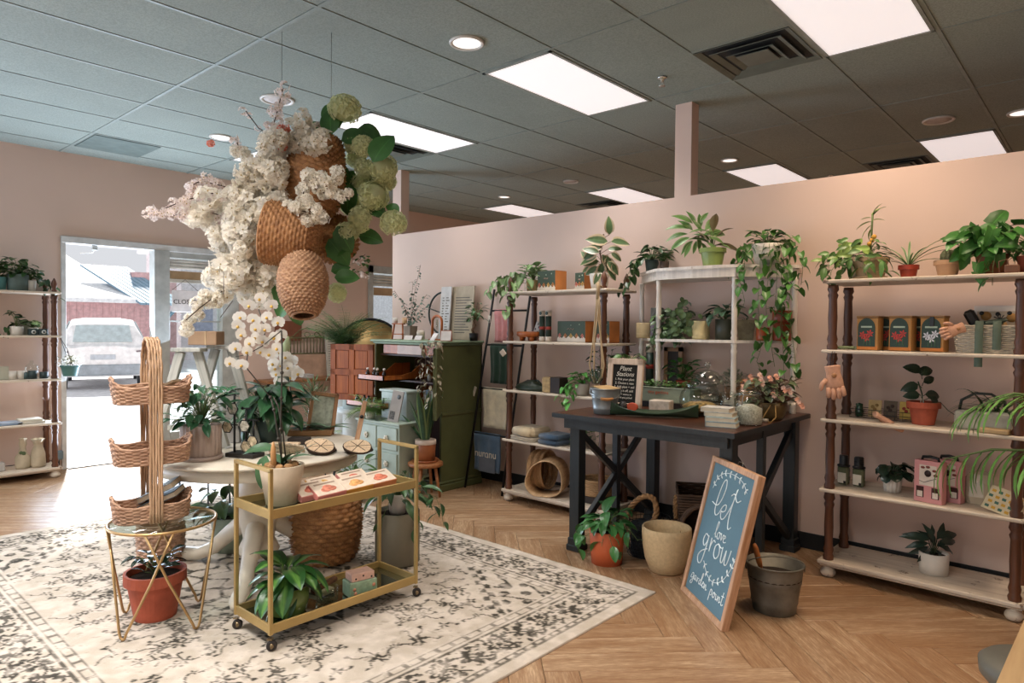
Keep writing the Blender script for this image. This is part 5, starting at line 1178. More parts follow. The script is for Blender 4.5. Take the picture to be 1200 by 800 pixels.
rosette(F, FL, (0, 0, .09), 30, rng, (.02, .10), (-.7, .6), (.6, 1.0), (.0, .10))
for pts in ([(-.04, -.03, .1), (-.12, -.06, .06), (-.15, -.08, -.02)], [(-.03, -.03, .1), (-.08, -.1, .04), (-.09, -.12, -.05), (-.1, -.12, -.1)], [(0, -.03, .1), (-.02, -.12, .04), (-.03, -.14, -.06)]): trail(F, FL, pts, .035, rng, (.5, .9))
F.done()
t = T('potted_plant', 'dark leaved plant behind the macrame cords on the third board', 'plant', (-2.93, 4.40, Z2)); pot(t, .055, .045, .09, M('dark_teal_pot', '3c4b46', .5)); F = Foliage(t); F.stem([(0, 0, .08), (0, 0, .24)], .004); rosette(F, OVd, (0, 0, .10), 26, rng, (.03, .12), (-.4, .7), (.7, 1.1), (.05, .24)); F.done()
# ================================================================== half round shelf items
HT, HMd, HB = .898+.9755, .898+.4785, .898+.0735; TT = .8985
t = T('potted_plant', 'broad leaved plant in a green pot at the middle of the half round shelf top', 'plant', (-2.095, 4.40, HT)); pot(t, .085, .062, .13, M('olive_green_pot', '7f9150', .35), (.006, .03)); F = Foliage(t)
BL = leafmesh('bigleaf', .20, .062, 'lance', leafmat('broad_leaf', '5a7f42', edge='7b9a5c', back='8a7a5a'), .8, .3, 7)
for px, py, an, s_ in ((812, 262, 150, 1.0), (808, 268, 165, 1.05), (806, 274, 185, 1.0), (808, 278, 205, .95), (812, 282, 220, .8), (815, 264, 110, .8), (820, 262, 60, .7), (826, 270, 48, 1.15), (828, 274, 8, 1.1), (830, 278, -12, .8), (828, 284, -35, .8), (822, 284, -60, .7), (816, 282, -100, .6), (812, 270, 135, .8), (820, 268, 85, .8), (824, 276, 25, .8), (810, 284, 240, .7), (818, 276, -80, .7), (822, 272, 120, .7), (806, 280, 195, .8)): pleaf(t, BL, px, py, an, 4.40+rng.uniform(-.06, .05), s_*.85, rng.uniform(.1, .6), rng.uniform(-.3, .3))
for k in range(12):
    a = rng.uniform(0, 6.28); p_ = rng.uniform(-.1, 1.0); h = rng.uniform(.13, .26); F.stem([(0, 0, .11), (.02*math.cos(a), .02*math.sin(a), h)], .003); F.leaf(BL, (.02*math.cos(a), .02*math.sin(a), h), a, p_, rng.uniform(-.5, .5), rng.uniform(.65, 1.0))
F.done()
t = T('potted_plant', 'long trailing pothos in a ribbed white pot at the right of the half round shelf', 'plant', (-1.735, 4.44, HT)); pot(t, .098, .072, .135, white_c, ribs=0)
q = MB()
for k in range(5): z = .03+k*.02; rr = .072+.026*z/.135; q.lathe([(rr-.001, z-.004), (rr+.0025, z), (rr-.001, z+.004)], 36)
q.part('ridges', [white_c], t); F = Foliage(t)
rosette(F, HP, (0, .02, .14), 40, rng, (.03, .13), (-.5, .6), (.6, .9), (.0, .08))
for pts in ([(-.09, -.02, .14), (-.16, -.08, .12), (-.19, -.10, 0), (-.17, -.11, -.10), (-.12, -.12, -.16)], [(-.06, -.07, .14), (-.13, -.12, .08), (-.15, -.13, -.05), (-.13, -.14, -.14), (-.10, -.14, -.24), (-.12, -.14, -.30)],
            [(-.1, -.02, .14), (-.19, -.04, .08), (-.22, -.06, -.03)], [(-.07, -.1, .14), (-.1, -.15, .04), (-.1, -.16, -.08)],
            [(.08, -.04, .14), (.15, -.06, .10), (.17, -.08, -.10), (.15, -.08, -.30), (.17, -.09, -.5), (.18, -.09, -.68), (.20, -.09, -.84)], [(.09, -.02, .14), (.18, -.05, .08), (.22, -.06, -.1), (.20, -.08, -.28), (.23, -.08, -.45), (.26, -.09, -.60), (.27, -.09, -.75)],
            [(.07, -.06, .14), (.12, -.10, .08), (.13, -.12, -.12), (.12, -.13, -.34), (.1, -.13, -.52), (.13, -.13, -.66)], [(.02, -.09, .14), (.01, -.13, .02), (.0, -.14, -.25), (.02, -.14, -.42), (.03, -.14, -.55), (.0, -.14, -.63), (.05, -.14, -.72)],
            [(.1, 0, .14), (.2, -.02, .13), (.26, -.02, .05), (.28, -.03, -.05), (.27, -.03, -.14)], [(.09, 0, .14), (.17, 0, .16), (.24, 0, .18)], [(.14, -.08, -.1), (.22, -.1, -.14), (.27, -.1, -.18)], [(.05, -.08, .14), (.09, -.13, 0), (.06, -.14, -.2), (.07, -.14, -.38)], [(.1, -.08, .12), (.15, -.11, -.02), (.18, -.12, -.22), (.16, -.12, -.42)]):
    trail(F, HP, [(x*.86, y, z) for x, y, z in pts], .044, rng, (.55, .95))
F.done()
# middle board
def cylpot(label, x, y, z, r, h, mat, cat='pot', name='ceramic_pot', band=None, group=None):
    t = T(name, label, cat, (x, y, z), 0, group); MB().lathe([(.001, 0), (r*.96, 0), (r, .01), (r, h-.003), (r-.003, h), (r-.008, h), (r-.009, .02), (.001, .02)], 36).part('pot', [mat], t)
    if band: MB().lathe([(r+.0006, h*band-.004), (r+.002, h*band), (r+.0006, h*band+.004)], 36).part('groove', [mat], t)
    return t
plum = M('plum_ceramic', '6a5f6c', .5); tanp = M('speckled_tan_ceramic', 'b9a37c', .6)
cylpot('tan cylinder pot at the left end of the middle board of the half round shelf', -2.665, 4.46, HMd, .058, .115, tanp, band=.25)
p2_ = cylpot('lower plum pot of the pair stacked behind the left front post', -2.555, 4.46, HMd, .05, .125, plum)
cylpot('upper plum pot of the pair stacked behind the left front post', -2.555, 4.46, HMd+.126, .047, .10, M('plum_green_ceramic', '50504a', .5))
t = T('potted_plant', 'dense trailing plant in a green pot on the middle board behind the left front post', 'plant', (-2.39, 4.40, HMd)); pot(t, .07, .055, .09, M('grey_green_pot', '6c7a68', .5)); F = Foliage(t)
TL_ = leafmesh('trl', .048, .036, 'ovate', leafmat('olive_trail_leaf', '4c6340', back='77806a'), .5, .2)
rosette(F, TL_, (0, 0, .09), 110, rng, (.03, .14), (-1.0, .5), (.9, 1.3), (-.02, .12), petiole=False)
for k in range(60): pleaf(t, TL_, 797+rng.gauss(0, 11), 372+rng.gauss(0, 10), rng.uniform(180, 360), 4.32+rng.uniform(-.05, .05), rng.uniform(.9, 1.2), rng.uniform(0, .4))
for a in (170, 200, 230, 250, 270, 290, 310, 330): 
    x, y = math.cos(R(a)), math.sin(R(a)); trail(F, TL_, [(.05*x, .05*y, .1), (.12*x, .09*y, .07), (.14*x, .11*y, -.0), (.145*x, .12*y, -.07 if a < 240 else -.03)], .018, rng, (.8, 1.2))
trail(F, TL_, [(.03, 0, .13), (.06, 0, .22), (.10, -.01, .27)], .02, rng, (.8, 1.1)); trail(F, TL_, [(.08, 0, .1), (.16, -.02, .11), (.2, -.03, .09)], .02, rng, (.8, 1)); F.done()
cylpot('pale yellow cylinder pot at the middle of the half round shelf', -2.165, 4.38, HMd, .060, .128, M('pale_yellow_ceramic', 'c4b486', .5), band=.2)
t = T('potted_plant', 'dark leaved plant in a dark olive cylinder pot left of the right front post', 'plant', (-1.995, 4.40, HMd)); pot(t, .068, .066, .14, M('dark_olive_ceramic', '34372a', .4)); F = Foliage(t)
OD2 = leafmesh('od2', .115, .05, 'ovate', leafmat('dusky_leaf', '35503c'), .8, .2)
rosette(F, OD2, (0, 0, .13), 18, rng, (.02, .07), (-.3, 1.0), (.7, 1.15), (.02, .10)); trail(F, OD2, [(-.03, 0, .14), (-.1, -.02, .19), (-.17, -.03, .16)], .06, rng, (.8, 1.1)); F.done()
t = T('potted_plant', 'small spiky plant in a square weathered pot right of the right front post', 'plant', (-1.86, 4.42, HMd)); q = MB(); q.lathe([(.001, 0), (.062, 0), (.083, .135), (.076, .135), (.07, .115), (.001, .115)], 4, 0, RZ(PI/4+.35), False); q.part('pot', [M('mossy_stone', '6d6650', .85, var=.3, scale=18, bump=.5)], t); MB().box(-.045, -.045, .112, .045, .045, .12).part('soil', [soil], t); F = Foliage(t)
for k in range(16): F.leaf(ST, (0, 0, .12), k*.4, rng.uniform(.3, 1.2), 0, rng.uniform(.3, .5))
F.done()
bric = M('red_brown_glaze', '8e3f22', .35)
cylpot('small orange-red cylinder pot at the right of the middle board', -1.73, 4.38, HMd, .042, .085, M('orange_glaze', 'a04a24', .35)); cylpot('taller red-brown pot at the right of the middle board', -1.625, 4.43, HMd, .058, .12, bric); cylpot('red-brown pot stacked on the taller one at the right end', -1.625, 4.43, HMd+.1205, .062, .075, M('red_brown_glaze2', '8a3c20', .35))
# bottom board / table: long green planter, tubes, red pot plant
t = T('trough_planter', 'long sage green window box with orange script below the red pot plant', 'planter', (-2.52, 4.16, TT), R(2)); sg_m = M('sage_tin', '8a927c', .5, var=.15)
q = MB(); q.box(0, 0, .04, .42, .10, .145, .006); q.box(-.004, -.004, .138, .424, .104, .146, .003); q.part('trough', [sg_m], t); MB().box(.02, .01, 0, .40, .09, .042, .003).part('dark_base', [M('dark_card', '2a211c', .5)], t)
text('tiny gardens', .032, M('orange_script', 'c05a3a', .6), t, (.15, -.0015, .10)); F = Foliage(t, True)
for k in range(260): F.leaf(SM, (rng.uniform(.01, .41), rng.uniform(0, .1), .147+rng.uniform(0, .03)), rng.uniform(0, 6.28), rng.uniform(-.5, 1), 0, rng.uniform(.6, 1.1))
F.done(); MB().box(.012, .01, .135, .41, .09, .146).part('soil', [soil], t)
t = T('potted_plant', 'bright leafy plant in a red pot behind the sage window box', 'plant', (-2.315, 4.42, HB)); pot(t, .048, .036, .11, redpl, (.003, .02)); F = Foliage(t); rosette(F, leafmesh('coffee', .075, .04, 'ovate', leafmat('bright_mid_leaf', '3d6e34', rough=.3), .6, .25), (0, 0, .11), 44, rng, (.02, .11), (-.5, .8), (.8, 1.1), (.0, .13)); F.done()
t = T('poster_tube', 'dark green tube with red band standing behind the plant station sign', 'tube', (-2.60, 4.44, HB)); MB().lathe([(.001, 0), (.028, 0), (.028, .30), (.001, .30)], 20).part('tube', [M('tube_green', '22352b', .5)], t); MB().lathe([(.0285, .18), (.0292, .18), (.0292, .21), (.0285, .21)], 20).part('band', [M('tube_red', 'a33c2e', .5)], t); MB().lathe([(.001, .30), (.0295, .30), (.0295, .365), (.001, .365)], 20).part('cap', [cwhite], t); flatdots(t, [(0, .335)], .016, M('tube_badge', '4b5a56', .5), -.0298, 'badge', 12)
t = T('framed_picture', 'tan wooden double frame standing at the back of the half round shelf', 'frame', (-2.44, 4.54, HB), 0); q = MB(); q.box(-.10, 0, 0, -.07, .02, .34); q.box(.02, 0, 0, .05, .02, .34); q.box(-.10, 0, .31, .05, .02, .34); q.box(-.10, 0, 0, .05, .02, .03); q.part('frame', [wood('tan_frame_wood', '8b6747', 'b48a64', .5)], t); MB().box(-.07, .006, .03, .02, .014, .31).part('dark_panel', [M('dark_card', '2a211c', .5)], t)
t = T('potted_plant', 'dark patterned plant in a blush pot behind the plant station sign at left', 'plant', (-2.72, 4.36, TT+.16)); MB().lathe([(.001, -.16), (.06, -.16), (.06, 0), (.001, 0)], 24).part('pedestal', [M('blush_stone', 'bfa08a', .7)], t); pot(t, .06, .05, .10, M('blush_pot', 'b98f76', .6)); F = Foliage(t); rosette(F, OVm, (0, 0, .10), 26, rng, (.02, .1), (-.4, .9), (.8, 1.2), (.0, .10)); F.leaf(RU, (-.02, 0, .14), R(130), .5, 0, 1); F.leaf(RU, (0, 0, .14), R(60), .6, 0, .9); F.done(stembr)

# ================================================================== black table items
galv = M('galvanised_steel', '8d9394', .42, .7, var=.18, scale=9)
def bucket(label, loc, r1, r0, h, mat, handle_up=False, rz=0, grip=False, fill=None, cat='bucket'):
    t = T('metal_bucket', label, cat, loc, rz); pr = [(.001, 0), (r0-.006, 0), (r0, .004)]
    for f in (.18, .22, .26, .60, .64, .68, .93): pr.append((r0+(r1-r0)*f+(.0025 if f in (.22, .64) else 0), h*f))
    pr += [(r1, h-.006), (r1+.005, h-.003), (r1+.003, h), (r1-.004, h), (r0, .01), (.001, .01)]
    MB().lathe(pr, 48).part('pail', [mat], t)
    q = MB()
    for s_ in (-1, 1): q.cbox(s_*(r1+.002), 0, h-.022, .006, .035, .038, .004)
    q.part('ear', [mat], t)
    P = []
    for k in range(17):
        a = PI*k/16; 
        if handle_up: P.append((-(r1+.006)*math.cos(a), -.55*r1*math.sin(a)*.5, h-.02+r1*.42*math.sin(a)))
        else: P.append((-(r1+.006)*math.cos(a), -(r1+.012)*math.sin(a)*1.0, h-.02-.45*r1*math.sin(a)))
    MB().tube(P, .0028, 6).part('handle', [mat], t)
    if grip:
        MB().tube(P[6:11], .009, 8).part('grip', [M('wood_grip', 'a9743f', .5)], t)
    if fill: MB().lathe([(.001, h*.72), (r1*.93, h*.72), (r1*.93, h*.70), (.001, h*.70)], 24).part('filling', [fill], t)
    return t
b_ = bucket('galvanised bucket with wooden grip at the front left of the black table', (-2.455, 3.64, TT), .094, .072, .165, galv, False, R(40), True)
tag(MB().prism([(-.09, -.02), (.05, -.08), (.10, .03), (-.03, .08)], 0, .004).part('kraft_card', [M('kraft', 'a98a5c', .8)], None, loc=(-2.455, 3.64, TT+.167), rot=(R(4), R(3), 0)), 'tan card lying over the rim of the bucket on the black table', 'card')
t = T('framed_sign', 'pale wooden frame with black plant station lettering board on the black table', 'sign', (-2.505, 3.93, TT), (R(-7), 0, R(4)))
fw = wood('whitewashed_frame', 'b59a82', 'd2bca6', .6); q = MB(); W_, H_ = .27, .345
for a in ((-W_/2, 0, -W_/2+.042, H_), (W_/2-.042, 0, W_/2, H_), (-W_/2, 0, W_/2, .042), (-W_/2, H_-.042, W_/2, H_)): q.box(a[0], -.012, a[1], a[2], .012, a[3], .003)
q.part('frame', [fw], t); MB().box(-W_/2+.03, -.004, .03, W_/2-.03, .006, H_-.03).part('letter_board', [M('felt_black', '17150f', .9)], t)
wtx = M('white_lettering', 'd5ccbc', .7); y_ = -.0048
text('Plant', .046, wtx, t, (.0, y_, .262), shear=.3); text('Stations', .042, wtx, t, (.0, y_, .225), shear=.3)
for k, (s_, z) in enumerate((('1. Pick your plant', .196), ('2. Choose a vase', .170), ('3. Add plant + soil', .144), ('4. Top it off, add', .118), ('moss + stones to', .095), ('the pot you picked', .073))): text(s_, .0225 if k < 4 else .0185, wtx, t, (0.0, y_, z), sx=.92)
t = T('serving_tray', 'long dark green boat shaped leaf tray at the front of the black table', 'tray', (-2.15, 3.725, TT), R(27)); q = MB(); n = 14; vs = []; 
def boat(th, inn_):
    out = []
    for i in range(n+1):
        u = i/n; x = -.27+.54*u; w_ = .085*math.sin(PI*min(max(u, .001), .999))**.6; zt = .028+.055*abs(2*u-1)**2.2
        for j in range(7): v = -1+j/3; out.append((x, v*w_, (zt*(abs(v)**1.8)+.004*(1-abs(v)))+th*(.35+.65*abs(v)**0)))
    return out
A_ = boat(0, 0); B_ = boat(.006, 1); q.v = []; N = len(A_); fs = []
for i in range(n):
    for j in range(6): a = i*7+j; fs += [(a, a+1, a+8, a+7), (N+a, N+a+7, N+a+8, N+a+1)]
for i in range(n): fs += [(i*7, i*7+7, N+i*7+7, N+i*7), (i*7+6, N+i*7+6, N+i*7+13, i*7+13)]
q.add(A_+B_, fs, 0, True); q.part('tray', [M('dark_leaf_green_ceramic', '2c3d2c', .3)], t)
tag(MB().lathe([(.022, 0), (.026, 0), (.026, .018), (.022, .018)], 24, 0, RX(PI/2) @ RY(.3) @ SCL(1.4, 1, 1)).part('ribbon_ring', [M('orange_ribbon_red', 'b94a2a', .5)], None, loc=(-2.28, 3.69, TT+.055)), 'orange-red loop of ribbon in the green boat tray', 'ribbon')
tag(MB().lathe([(.001, -.03), (.02, -.028), (.032, -.01), (.03, .012), (.012, .03), (.001, .032)], 14).part('black_ball', [M('matte_black_fruit', '1b1714', .5)], None, loc=(-2.335, 3.665, TT+.055)), 'dark round object beside the orange ribbon in the boat tray', 'ornament')
tag(MB().cbox(0, 0, .045, .135, .09, .085, .004).part('stone_block', [M('marbled_stone', 'bfb0a0', .45, var=.22, scale=22)], None, loc=(-2.195, 3.90, TT+.0005), rot=(0, 0, R(10))), 'marbled pale stone box behind the green boat tray', 'box')
def book(label, loc, rz, w_, d, h, col, group='small pale books on the black table'):
    t = T('book', label, 'book', loc, R(rz), group); MB().box(-w_/2+.003, -d/2+.004, .003, w_/2-.004, d/2-.003, h-.003).part('pages', [M('book_pages', 'cdbfa6', .8)], t)
    q = MB().box(-w_/2, -d/2, 0, w_/2, d/2, .003).box(-w_/2, -d/2, h-.003, w_/2, d/2, h).box(-w_/2, -d/2, 0, -w_/2+.003, d/2, h); q.part('cover', [M('cover_'+col, col, .5, var=.2, scale=50)], t); return t
# bottom row of two books and a top row of two
book('lowest small book of the stack beside the sand jar', (-1.665, 3.655, TT), 14, .17, .125, .028, '8fa0a4'); book('second small book from the bottom of the stack, patterned blue', (-1.67, 3.655, TT+.0285), 14, .165, .125, .026, '9fb0b0')
book('third small book of the stack, set back a little', (-1.685, 3.675, TT+.055), 10, .16, .12, .024, 'b9b6ac'); book('top small book of the stack with red edged floral cover', (-1.70, 3.67, TT+.0795), 8, .165, .12, .026, 'c0bdb6')
gls = thinglass('jar_glass', 'f7f9f7')
t = T('glass_jar', 'glass clamp jar of grey sand at the front right of the black table', 'jar', (-1.585, 3.82, TT)); MB().lathe([(.001, 0), (.072, 0), (.08, .01), (.08, .145), (.066, .165), (.066, .185), (.063, .185), (.063, .165), (.077, .143), (.077, .012), (.001, .004)], 40).part('glass', [gls], t)
MB().lathe([(.001, .006), (.073, .008), (.0755, .02), (.0755, .095), (.03, .118), (.001, .112)], 32).part('sand', [M('grey_sand', 'bab5a9', .9, var=.3, scale=120, bump=.6, bscale=300)], t)
MB().lathe([(.001, .212), (.04, .208), (.068, .194), (.07, .187), (.001, .187)], 32).part('lid', [gls], t); MB().tube([(.068*math.cos(k*PI/16), .068*math.sin(k*PI/16), .178) for k in range(32)], .0025, 5, closed=True).tube([(.0, -.068, .178), (0, -.085, .16), (0, -.09, .12)], .003, 5).part('wire_clamp', [M('clamp_steel', '8a8a86', .3, .8)], t)
t = T('fish_bowl', 'round glass fish bowl with wood chips behind the sand jar', 'bowl', (-1.985, 4.03, TT)); 
PR_ = [(.06, 0), (.10, .02), (.13, .06), (.138, .10), (.125, .145), (.10, .175), (.095, .19), (.105, .205)]
MB().lathe([(.001, 0)]+PR_+[(r-.004, z+.001) for r, z in PR_[::-1]][:-1]+[(.001, .006)], 44).part('glass', [gls], t); MB().lathe([(.001, .006), (.06, .008), (.098, .03), (.118, .058), (.07, .082), (.001, .09)], 28).part('wood_chips', [M('wood_chips', '9d7f50', .9, var=.45, scale=50, bump=1, bscale=120)], t)
t = T('glass_cloche', 'glass cloche with a beaded knob standing behind the fish bowl', 'cloche', (-2.02, 4.19, HB)); MB().lathe([(.11, 0), (.11, .10), (.10, .15), (.07, .19), (.03, .205), (.012, .21), (.015, .225), (.024, .24), (.018, .258), (.001, .262), (.001, .258), (.014, .254), (.02, .24), (.0, .205), (.068, .186), (.097, .148), (.107, .1), (.107, 0)], 40).part('glass', [gls], t)
t = T('glass_jar', 'smaller clear glass jar with lid between the bowl and the sand jar', 'jar', (-1.80, 4.03, TT)); MB().lathe([(.001, 0), (.055, 0), (.06, .01), (.06, .13), (.045, .15), (.042, .15), (.056, .128), (.056, .012), (.001, .006)], 32).part('glass', [gls], t); MB().lathe([(.001, .20), (.012, .20), (.016, .185), (.01, .17), (.05, .155), (.05, .15), (.001, .15)], 24).part('lid', [gls], t)
t = T('dried_plant', 'grey-green airy plant in a clay pot behind the glass cloche', 'plant', (-1.94, 4.42, HB)); pot(t, .06, .045, .09, M('dusty_clay', '9c7558', .8)); F = Foliage(t, True)
SG = leafmesh('sagey', .035, .016, 'ovate', leafmat('grey_sage_leaf', '8f927c'), .4, .2, 3)
for k in range(260): a = rng.uniform(0, 6.28); rr = rng.uniform(0, .12); F.leaf(SG, (rr*math.cos(a), rr*math.sin(a), .09+rng.uniform(0, .14)*(1-rr/.2)), a, rng.uniform(-.4, 1.2), 0, rng.uniform(.7, 1.3))
F.done()
tag(MB().prism([(-.045, 0), (.045, 0), (.045, .15), (-.045, .15)], -.004, .004, 0, RX(PI/2)).part('kraft_tag', [M('kraft_orange', 'ba8450', .8)], None, loc=(-1.82, 4.36, HB), rot=(0, 0, .1)), 'tan card standing between the white post and the begonia', 'card')
t = T('potted_begonia', 'dark leaved begonia with coral flowers in a brown bowl pot on the black table', 'plant', (-1.60, 4.14, TT)); q = MB().lathe([(.001, 0), (.085, 0), (.105, .03), (.115, .08), (.115, .11), (.107, .11), (.10, .095), (.001, .095)], 40); q.part('pot', [M('bronze_bowl', '5d4c2c', .4)], t); MB().lathe([(.001, .092), (.102, .092), (.102, .088), (.001, .088)], 20).part('soil', [soil], t)
BG = leafmesh('begonia', .07, .055, 'heart', leafmat('begonia_leaf', '4b5538', back='7a5348'), .4, .25); F = Foliage(t); rosette(F, BG, (0, 0, .10), 95, rng, (.03, .16), (-.8, .7), (.6, 1.0), (.0, .15)); F.done(stembr)
cor = M('coral_petal', 'd69478', .6); corp = M('pale_coral_petal', 'ddb09a', .6)
petal_me = MB().ball((0, 0, 0), .012, 8, 5, 0, None, (1, .35, .9)).mesh('flower', [cor]); 
def flower_me(name, mat, n, r, w_):
    q = MB()
    for k in range(n):
        a = 2*PI*k/n; q.add([(0, 0, 0), (r*.6*math.cos(a-w_), r*.6*math.sin(a-w_), r*.25), (r*math.cos(a), r*math.sin(a), r*.30), (r*.6*math.cos(a+w_), r*.6*math.sin(a+w_), r*.25)], [(0, 1, 2, 3)], 0, True)
    return q.mesh(name, [mat])
fc1 = flower_me('flower', cor, 6, .017, .5); fc2 = flower_me('flower', corp, 6, .018, .5)
for k, (x, y, z) in enumerate(((-.14, -.03, .20), (-.12, -.04, .23), (-.10, -.02, .26), (-.02, -.06, .25), (.03, -.05, .26), (.08, -.12, .17), (.12, -.06, .20), (.20, -.06, .14), (.22, -.05, .11), (-.13, -.06, .18), (.05, 0, .27), (.15, -.05, .19), (-.05, 0, .27), (-.01, -.07, .23))):
    link('flower', fc1 if k % 3 else fc2, t, M=TR(x, y, z) @ RX(1.1+.3*math.sin(k)) @ RZ(k)); link('flower', fc2 if k % 2 else fc1, t, M=TR(x+.012, y-.008, z-.012) @ RX(1.4) @ RZ(k*2))
q = MB()
for dx in (-.05, .06): q.tube([(.0+dx, -.105, .10), (-.02+dx, -.13, .05), (-.04+dx, -.145, .004), (.02+dx, -.15, .002), (.04+dx, -.125, .03), (.03+dx, -.11, .10)], .0035, 5)
q.part('jute_string', [M('jute', 'b08c54', .9)], t)
t = T('tealight', 'tiny tealight glass between the sand jar and the begonia', 'candle', (-1.55, 3.98, TT)); MB().lathe([(.001, 0), (.02, 0), (.021, .022), (.001, .022)], 16).part('cup', [M('tin_cup', '9a9488', .4, .6)], t)
tag(MB().lathe([(.001, 0), (.014, 0), (.015, .06), (.008, .07), (.001, .072)], 14).part('small_bottle', [M('dark_amber', '221610', .2)], None, loc=(-1.61, 3.945, TT)), 'little dark bottle behind the tealight on the black table', 'bottle')

# ================================================================== floor by the black table
t = T('potted_plant', 'glossy pothos in an orange terracotta cylinder on the floor before the black table', 'plant', (-2.335, 3.50, 0)); pot(t, .108, .095, .205, M('bright_terracotta', 'c25f38', .6, var=.08, scale=5), soilz=.9); F = Foliage(t); GP = leafmesh('gp', .12, .065, 'ovate', leafmat('glossy_floor_leaf', '3c6b3a', rough=.28), .9, .3, 7)
rosette(F, GP, (0, 0, .20), 34, rng, (.03, .13), (-.7, .8), (.7, 1.1), (.02, .13)); F.leaf(GP, (-.02, 0, .30), R(80), 1.1, 0, 1.2)
for pts in ([(.05, -.06, .2), (.1, -.12, .2), (.13, -.12, .12), (.17, -.1, .10)], [(-.06, -.04, .2), (-.16, -.04, .22), (-.22, -.04, .14)], [(-.05, -.06, .2), (-.12, -.12, .14), (-.13, -.12, .06)], [(.06, 0, .22), (.16, 0, .24), (.22, 0, .18)], [(.03, -.08, .2), (.05, -.13, .14)]): trail(F, GP, pts, .06, rng, (.6, .9))
F.done()
t = T('ceramic_planter', 'large empty cream stoneware pot on the floor under the black table', 'pot', (-1.99, 3.62, 0)); MB().lathe([(.001, 0), (.085, 0), (.10, .008), (.128, .08), (.142, .16), (.146, .225), (.145, .262), (.140, .268), (.132, .265), (.128, .21), (.09, .03), (.001, .02)], 56).part('pot', [M('speckled_cream_stoneware', 'c6ab83', .7, var=.08, scale=60, bump=.15)], t)
bucket('weathered galvanised bucket with trowel handle on the floor right of the chalkboard', (-1.30, 3.50, 0), .142, .105, .25, M('weathered_zinc', '76736a', .55, .6, var=.25, scale=10), True, R(35), False, soil)
t = T('trowel', 'wooden handled trowel sticking out of the floor bucket', 'trowel', (-1.365, 3.50, .175), (R(6), R(-14), 0)); MB().tube([(0, 0, .02), (0, 0, .06), (0, 0, .13), (0, 0, .155)], [.009, .015, .014, .009], 10).part('handle', [M('trowel_wood', 'a8642f', .45)], t); MB().tube([(0, 0, .025), (0, 0, -.01)], .005, 6).part('tang', [galv], t)
# chalkboard sign
slate = M('blue_chalkboard', '5b7a88', .75, var=.08, scale=3); pinew = wood('sign_frame_wood', 'a5744e', 'd0a684', .55, 2, 12); chalk = M('chalk_white', 'e6eeee', .9)
e_ = Vector((.755, -.656, 0)); BLc = Vector((-1.79, 3.416, 0)); Wb, Lb = .53, .768; lean = math.asin(.178/Lb)
t = T('chalkboard_sign', 'tall blue chalkboard sign in a wood frame leaning on the black table', 'sign', tuple(BLc), (-lean, 0, math.atan2(e_.y, e_.x))); t.rotation_mode = 'XYZ'
for a in ((0, 0, .03, Lb), (Wb-.03, 0, Wb, Lb), (.03, 0, Wb-.03, .03), (.03, Lb-.03, Wb-.03, Lb)): MB().box(a[0], 0, a[1], a[2], .04, a[3], .003).part('frame_rail', [pinew], t)
MB().box(.025, .012, .025, Wb-.025, .022, Lb-.025).part('board', [slate], t)
def chalkstroke(q, pts, r=.0028):
    P = [Vector((x, .011, z)) for x, z in pts]; S = []
    for i in range(len(P)-1):
        p0 = P[max(i-1, 0)]; p1 = P[i]; p2_ = P[i+1]; p3 = P[min(i+2, len(P)-1)]
        for s_ in range(5):
            u = s_/5; S.append(.5*((2*p1)+(p2_-p0)*u+(2*p0-5*p1+4*p2_-p3)*u*u+(3*p1-p0-3*p2_+p3)*u**3))
    S.append(P[-1]); q.tube(S, r, 5)
def word(nm, strokes, ox, oz, s, r=.0028):
    q = MB()
    for st in strokes: chalkstroke(q, [(ox+x*s, oz+z*s) for x, z in st], r)
    q.part(nm, [chalk], t)
LT = [[(-.35, .55), (.2, .5), (.55, .85), (.75, 1.5), (.62, 1.9), (.35, 1.7), (.15, 1.0), (.1, .3), (.3, .02), (.6, .2), (.85, .6), (1.15, .75), (1.2, .5), (.95, .35), (.8, .35), (.85, .1), (1.05, 0), (1.35, .25), (1.75, 1.0), (1.95, 1.75)], [(1.9, 1.7), (1.75, .9), (1.7, .2), (1.85, -.25), (2.1, -.1)], [(1.45, 1.3), (1.75, 1.45), (2.1, 1.15), (2.45, 1.3)]]
word('chalk_word_let', LT, .145, .475, .105)
lo = [[(0, .1), (.25, .6), (.35, 1.0), (.2, 1.05), (.12, .5), (.2, 0), (.4, .1)], [(.65, .45), (.45, .3), (.5, 0), (.75, .02), (.8, .35), (.62, .45), (.9, .4), (1.0, .45), (1.1, .02), (1.3, .45), (1.4, .4)], [(1.4, .2), (1.65, .35), (1.55, .48), (1.4, .25), (1.5, 0), (1.8, .1)]]
word('chalk_word_love', lo, .215, .375, .075, .0022)
gr = [[(.55, .75), (.25, .8), (.1, .45), (.3, .2), (.55, .5), (.6, .8), (.55, .1), (.4, -.6), (.1, -.75), (-.1, -.45), (.2, -.1), (.7, .15)], [(.95, .8), (.95, .1), (1.0, .45), (1.2, .75), (1.4, .7)], [(1.75, .75), (1.5, .55), (1.5, .15), (1.75, 0), (2.0, .25), (1.95, .6), (1.75, .75), (2.05, .65), (2.25, .7)], [(2.25, .75), (2.3, .1), (2.5, .1), (2.65, .7), (2.7, .1), (2.95, .15), (3.1, .85)]]
word('chalk_word_grow', gr, .10, .275, .105)
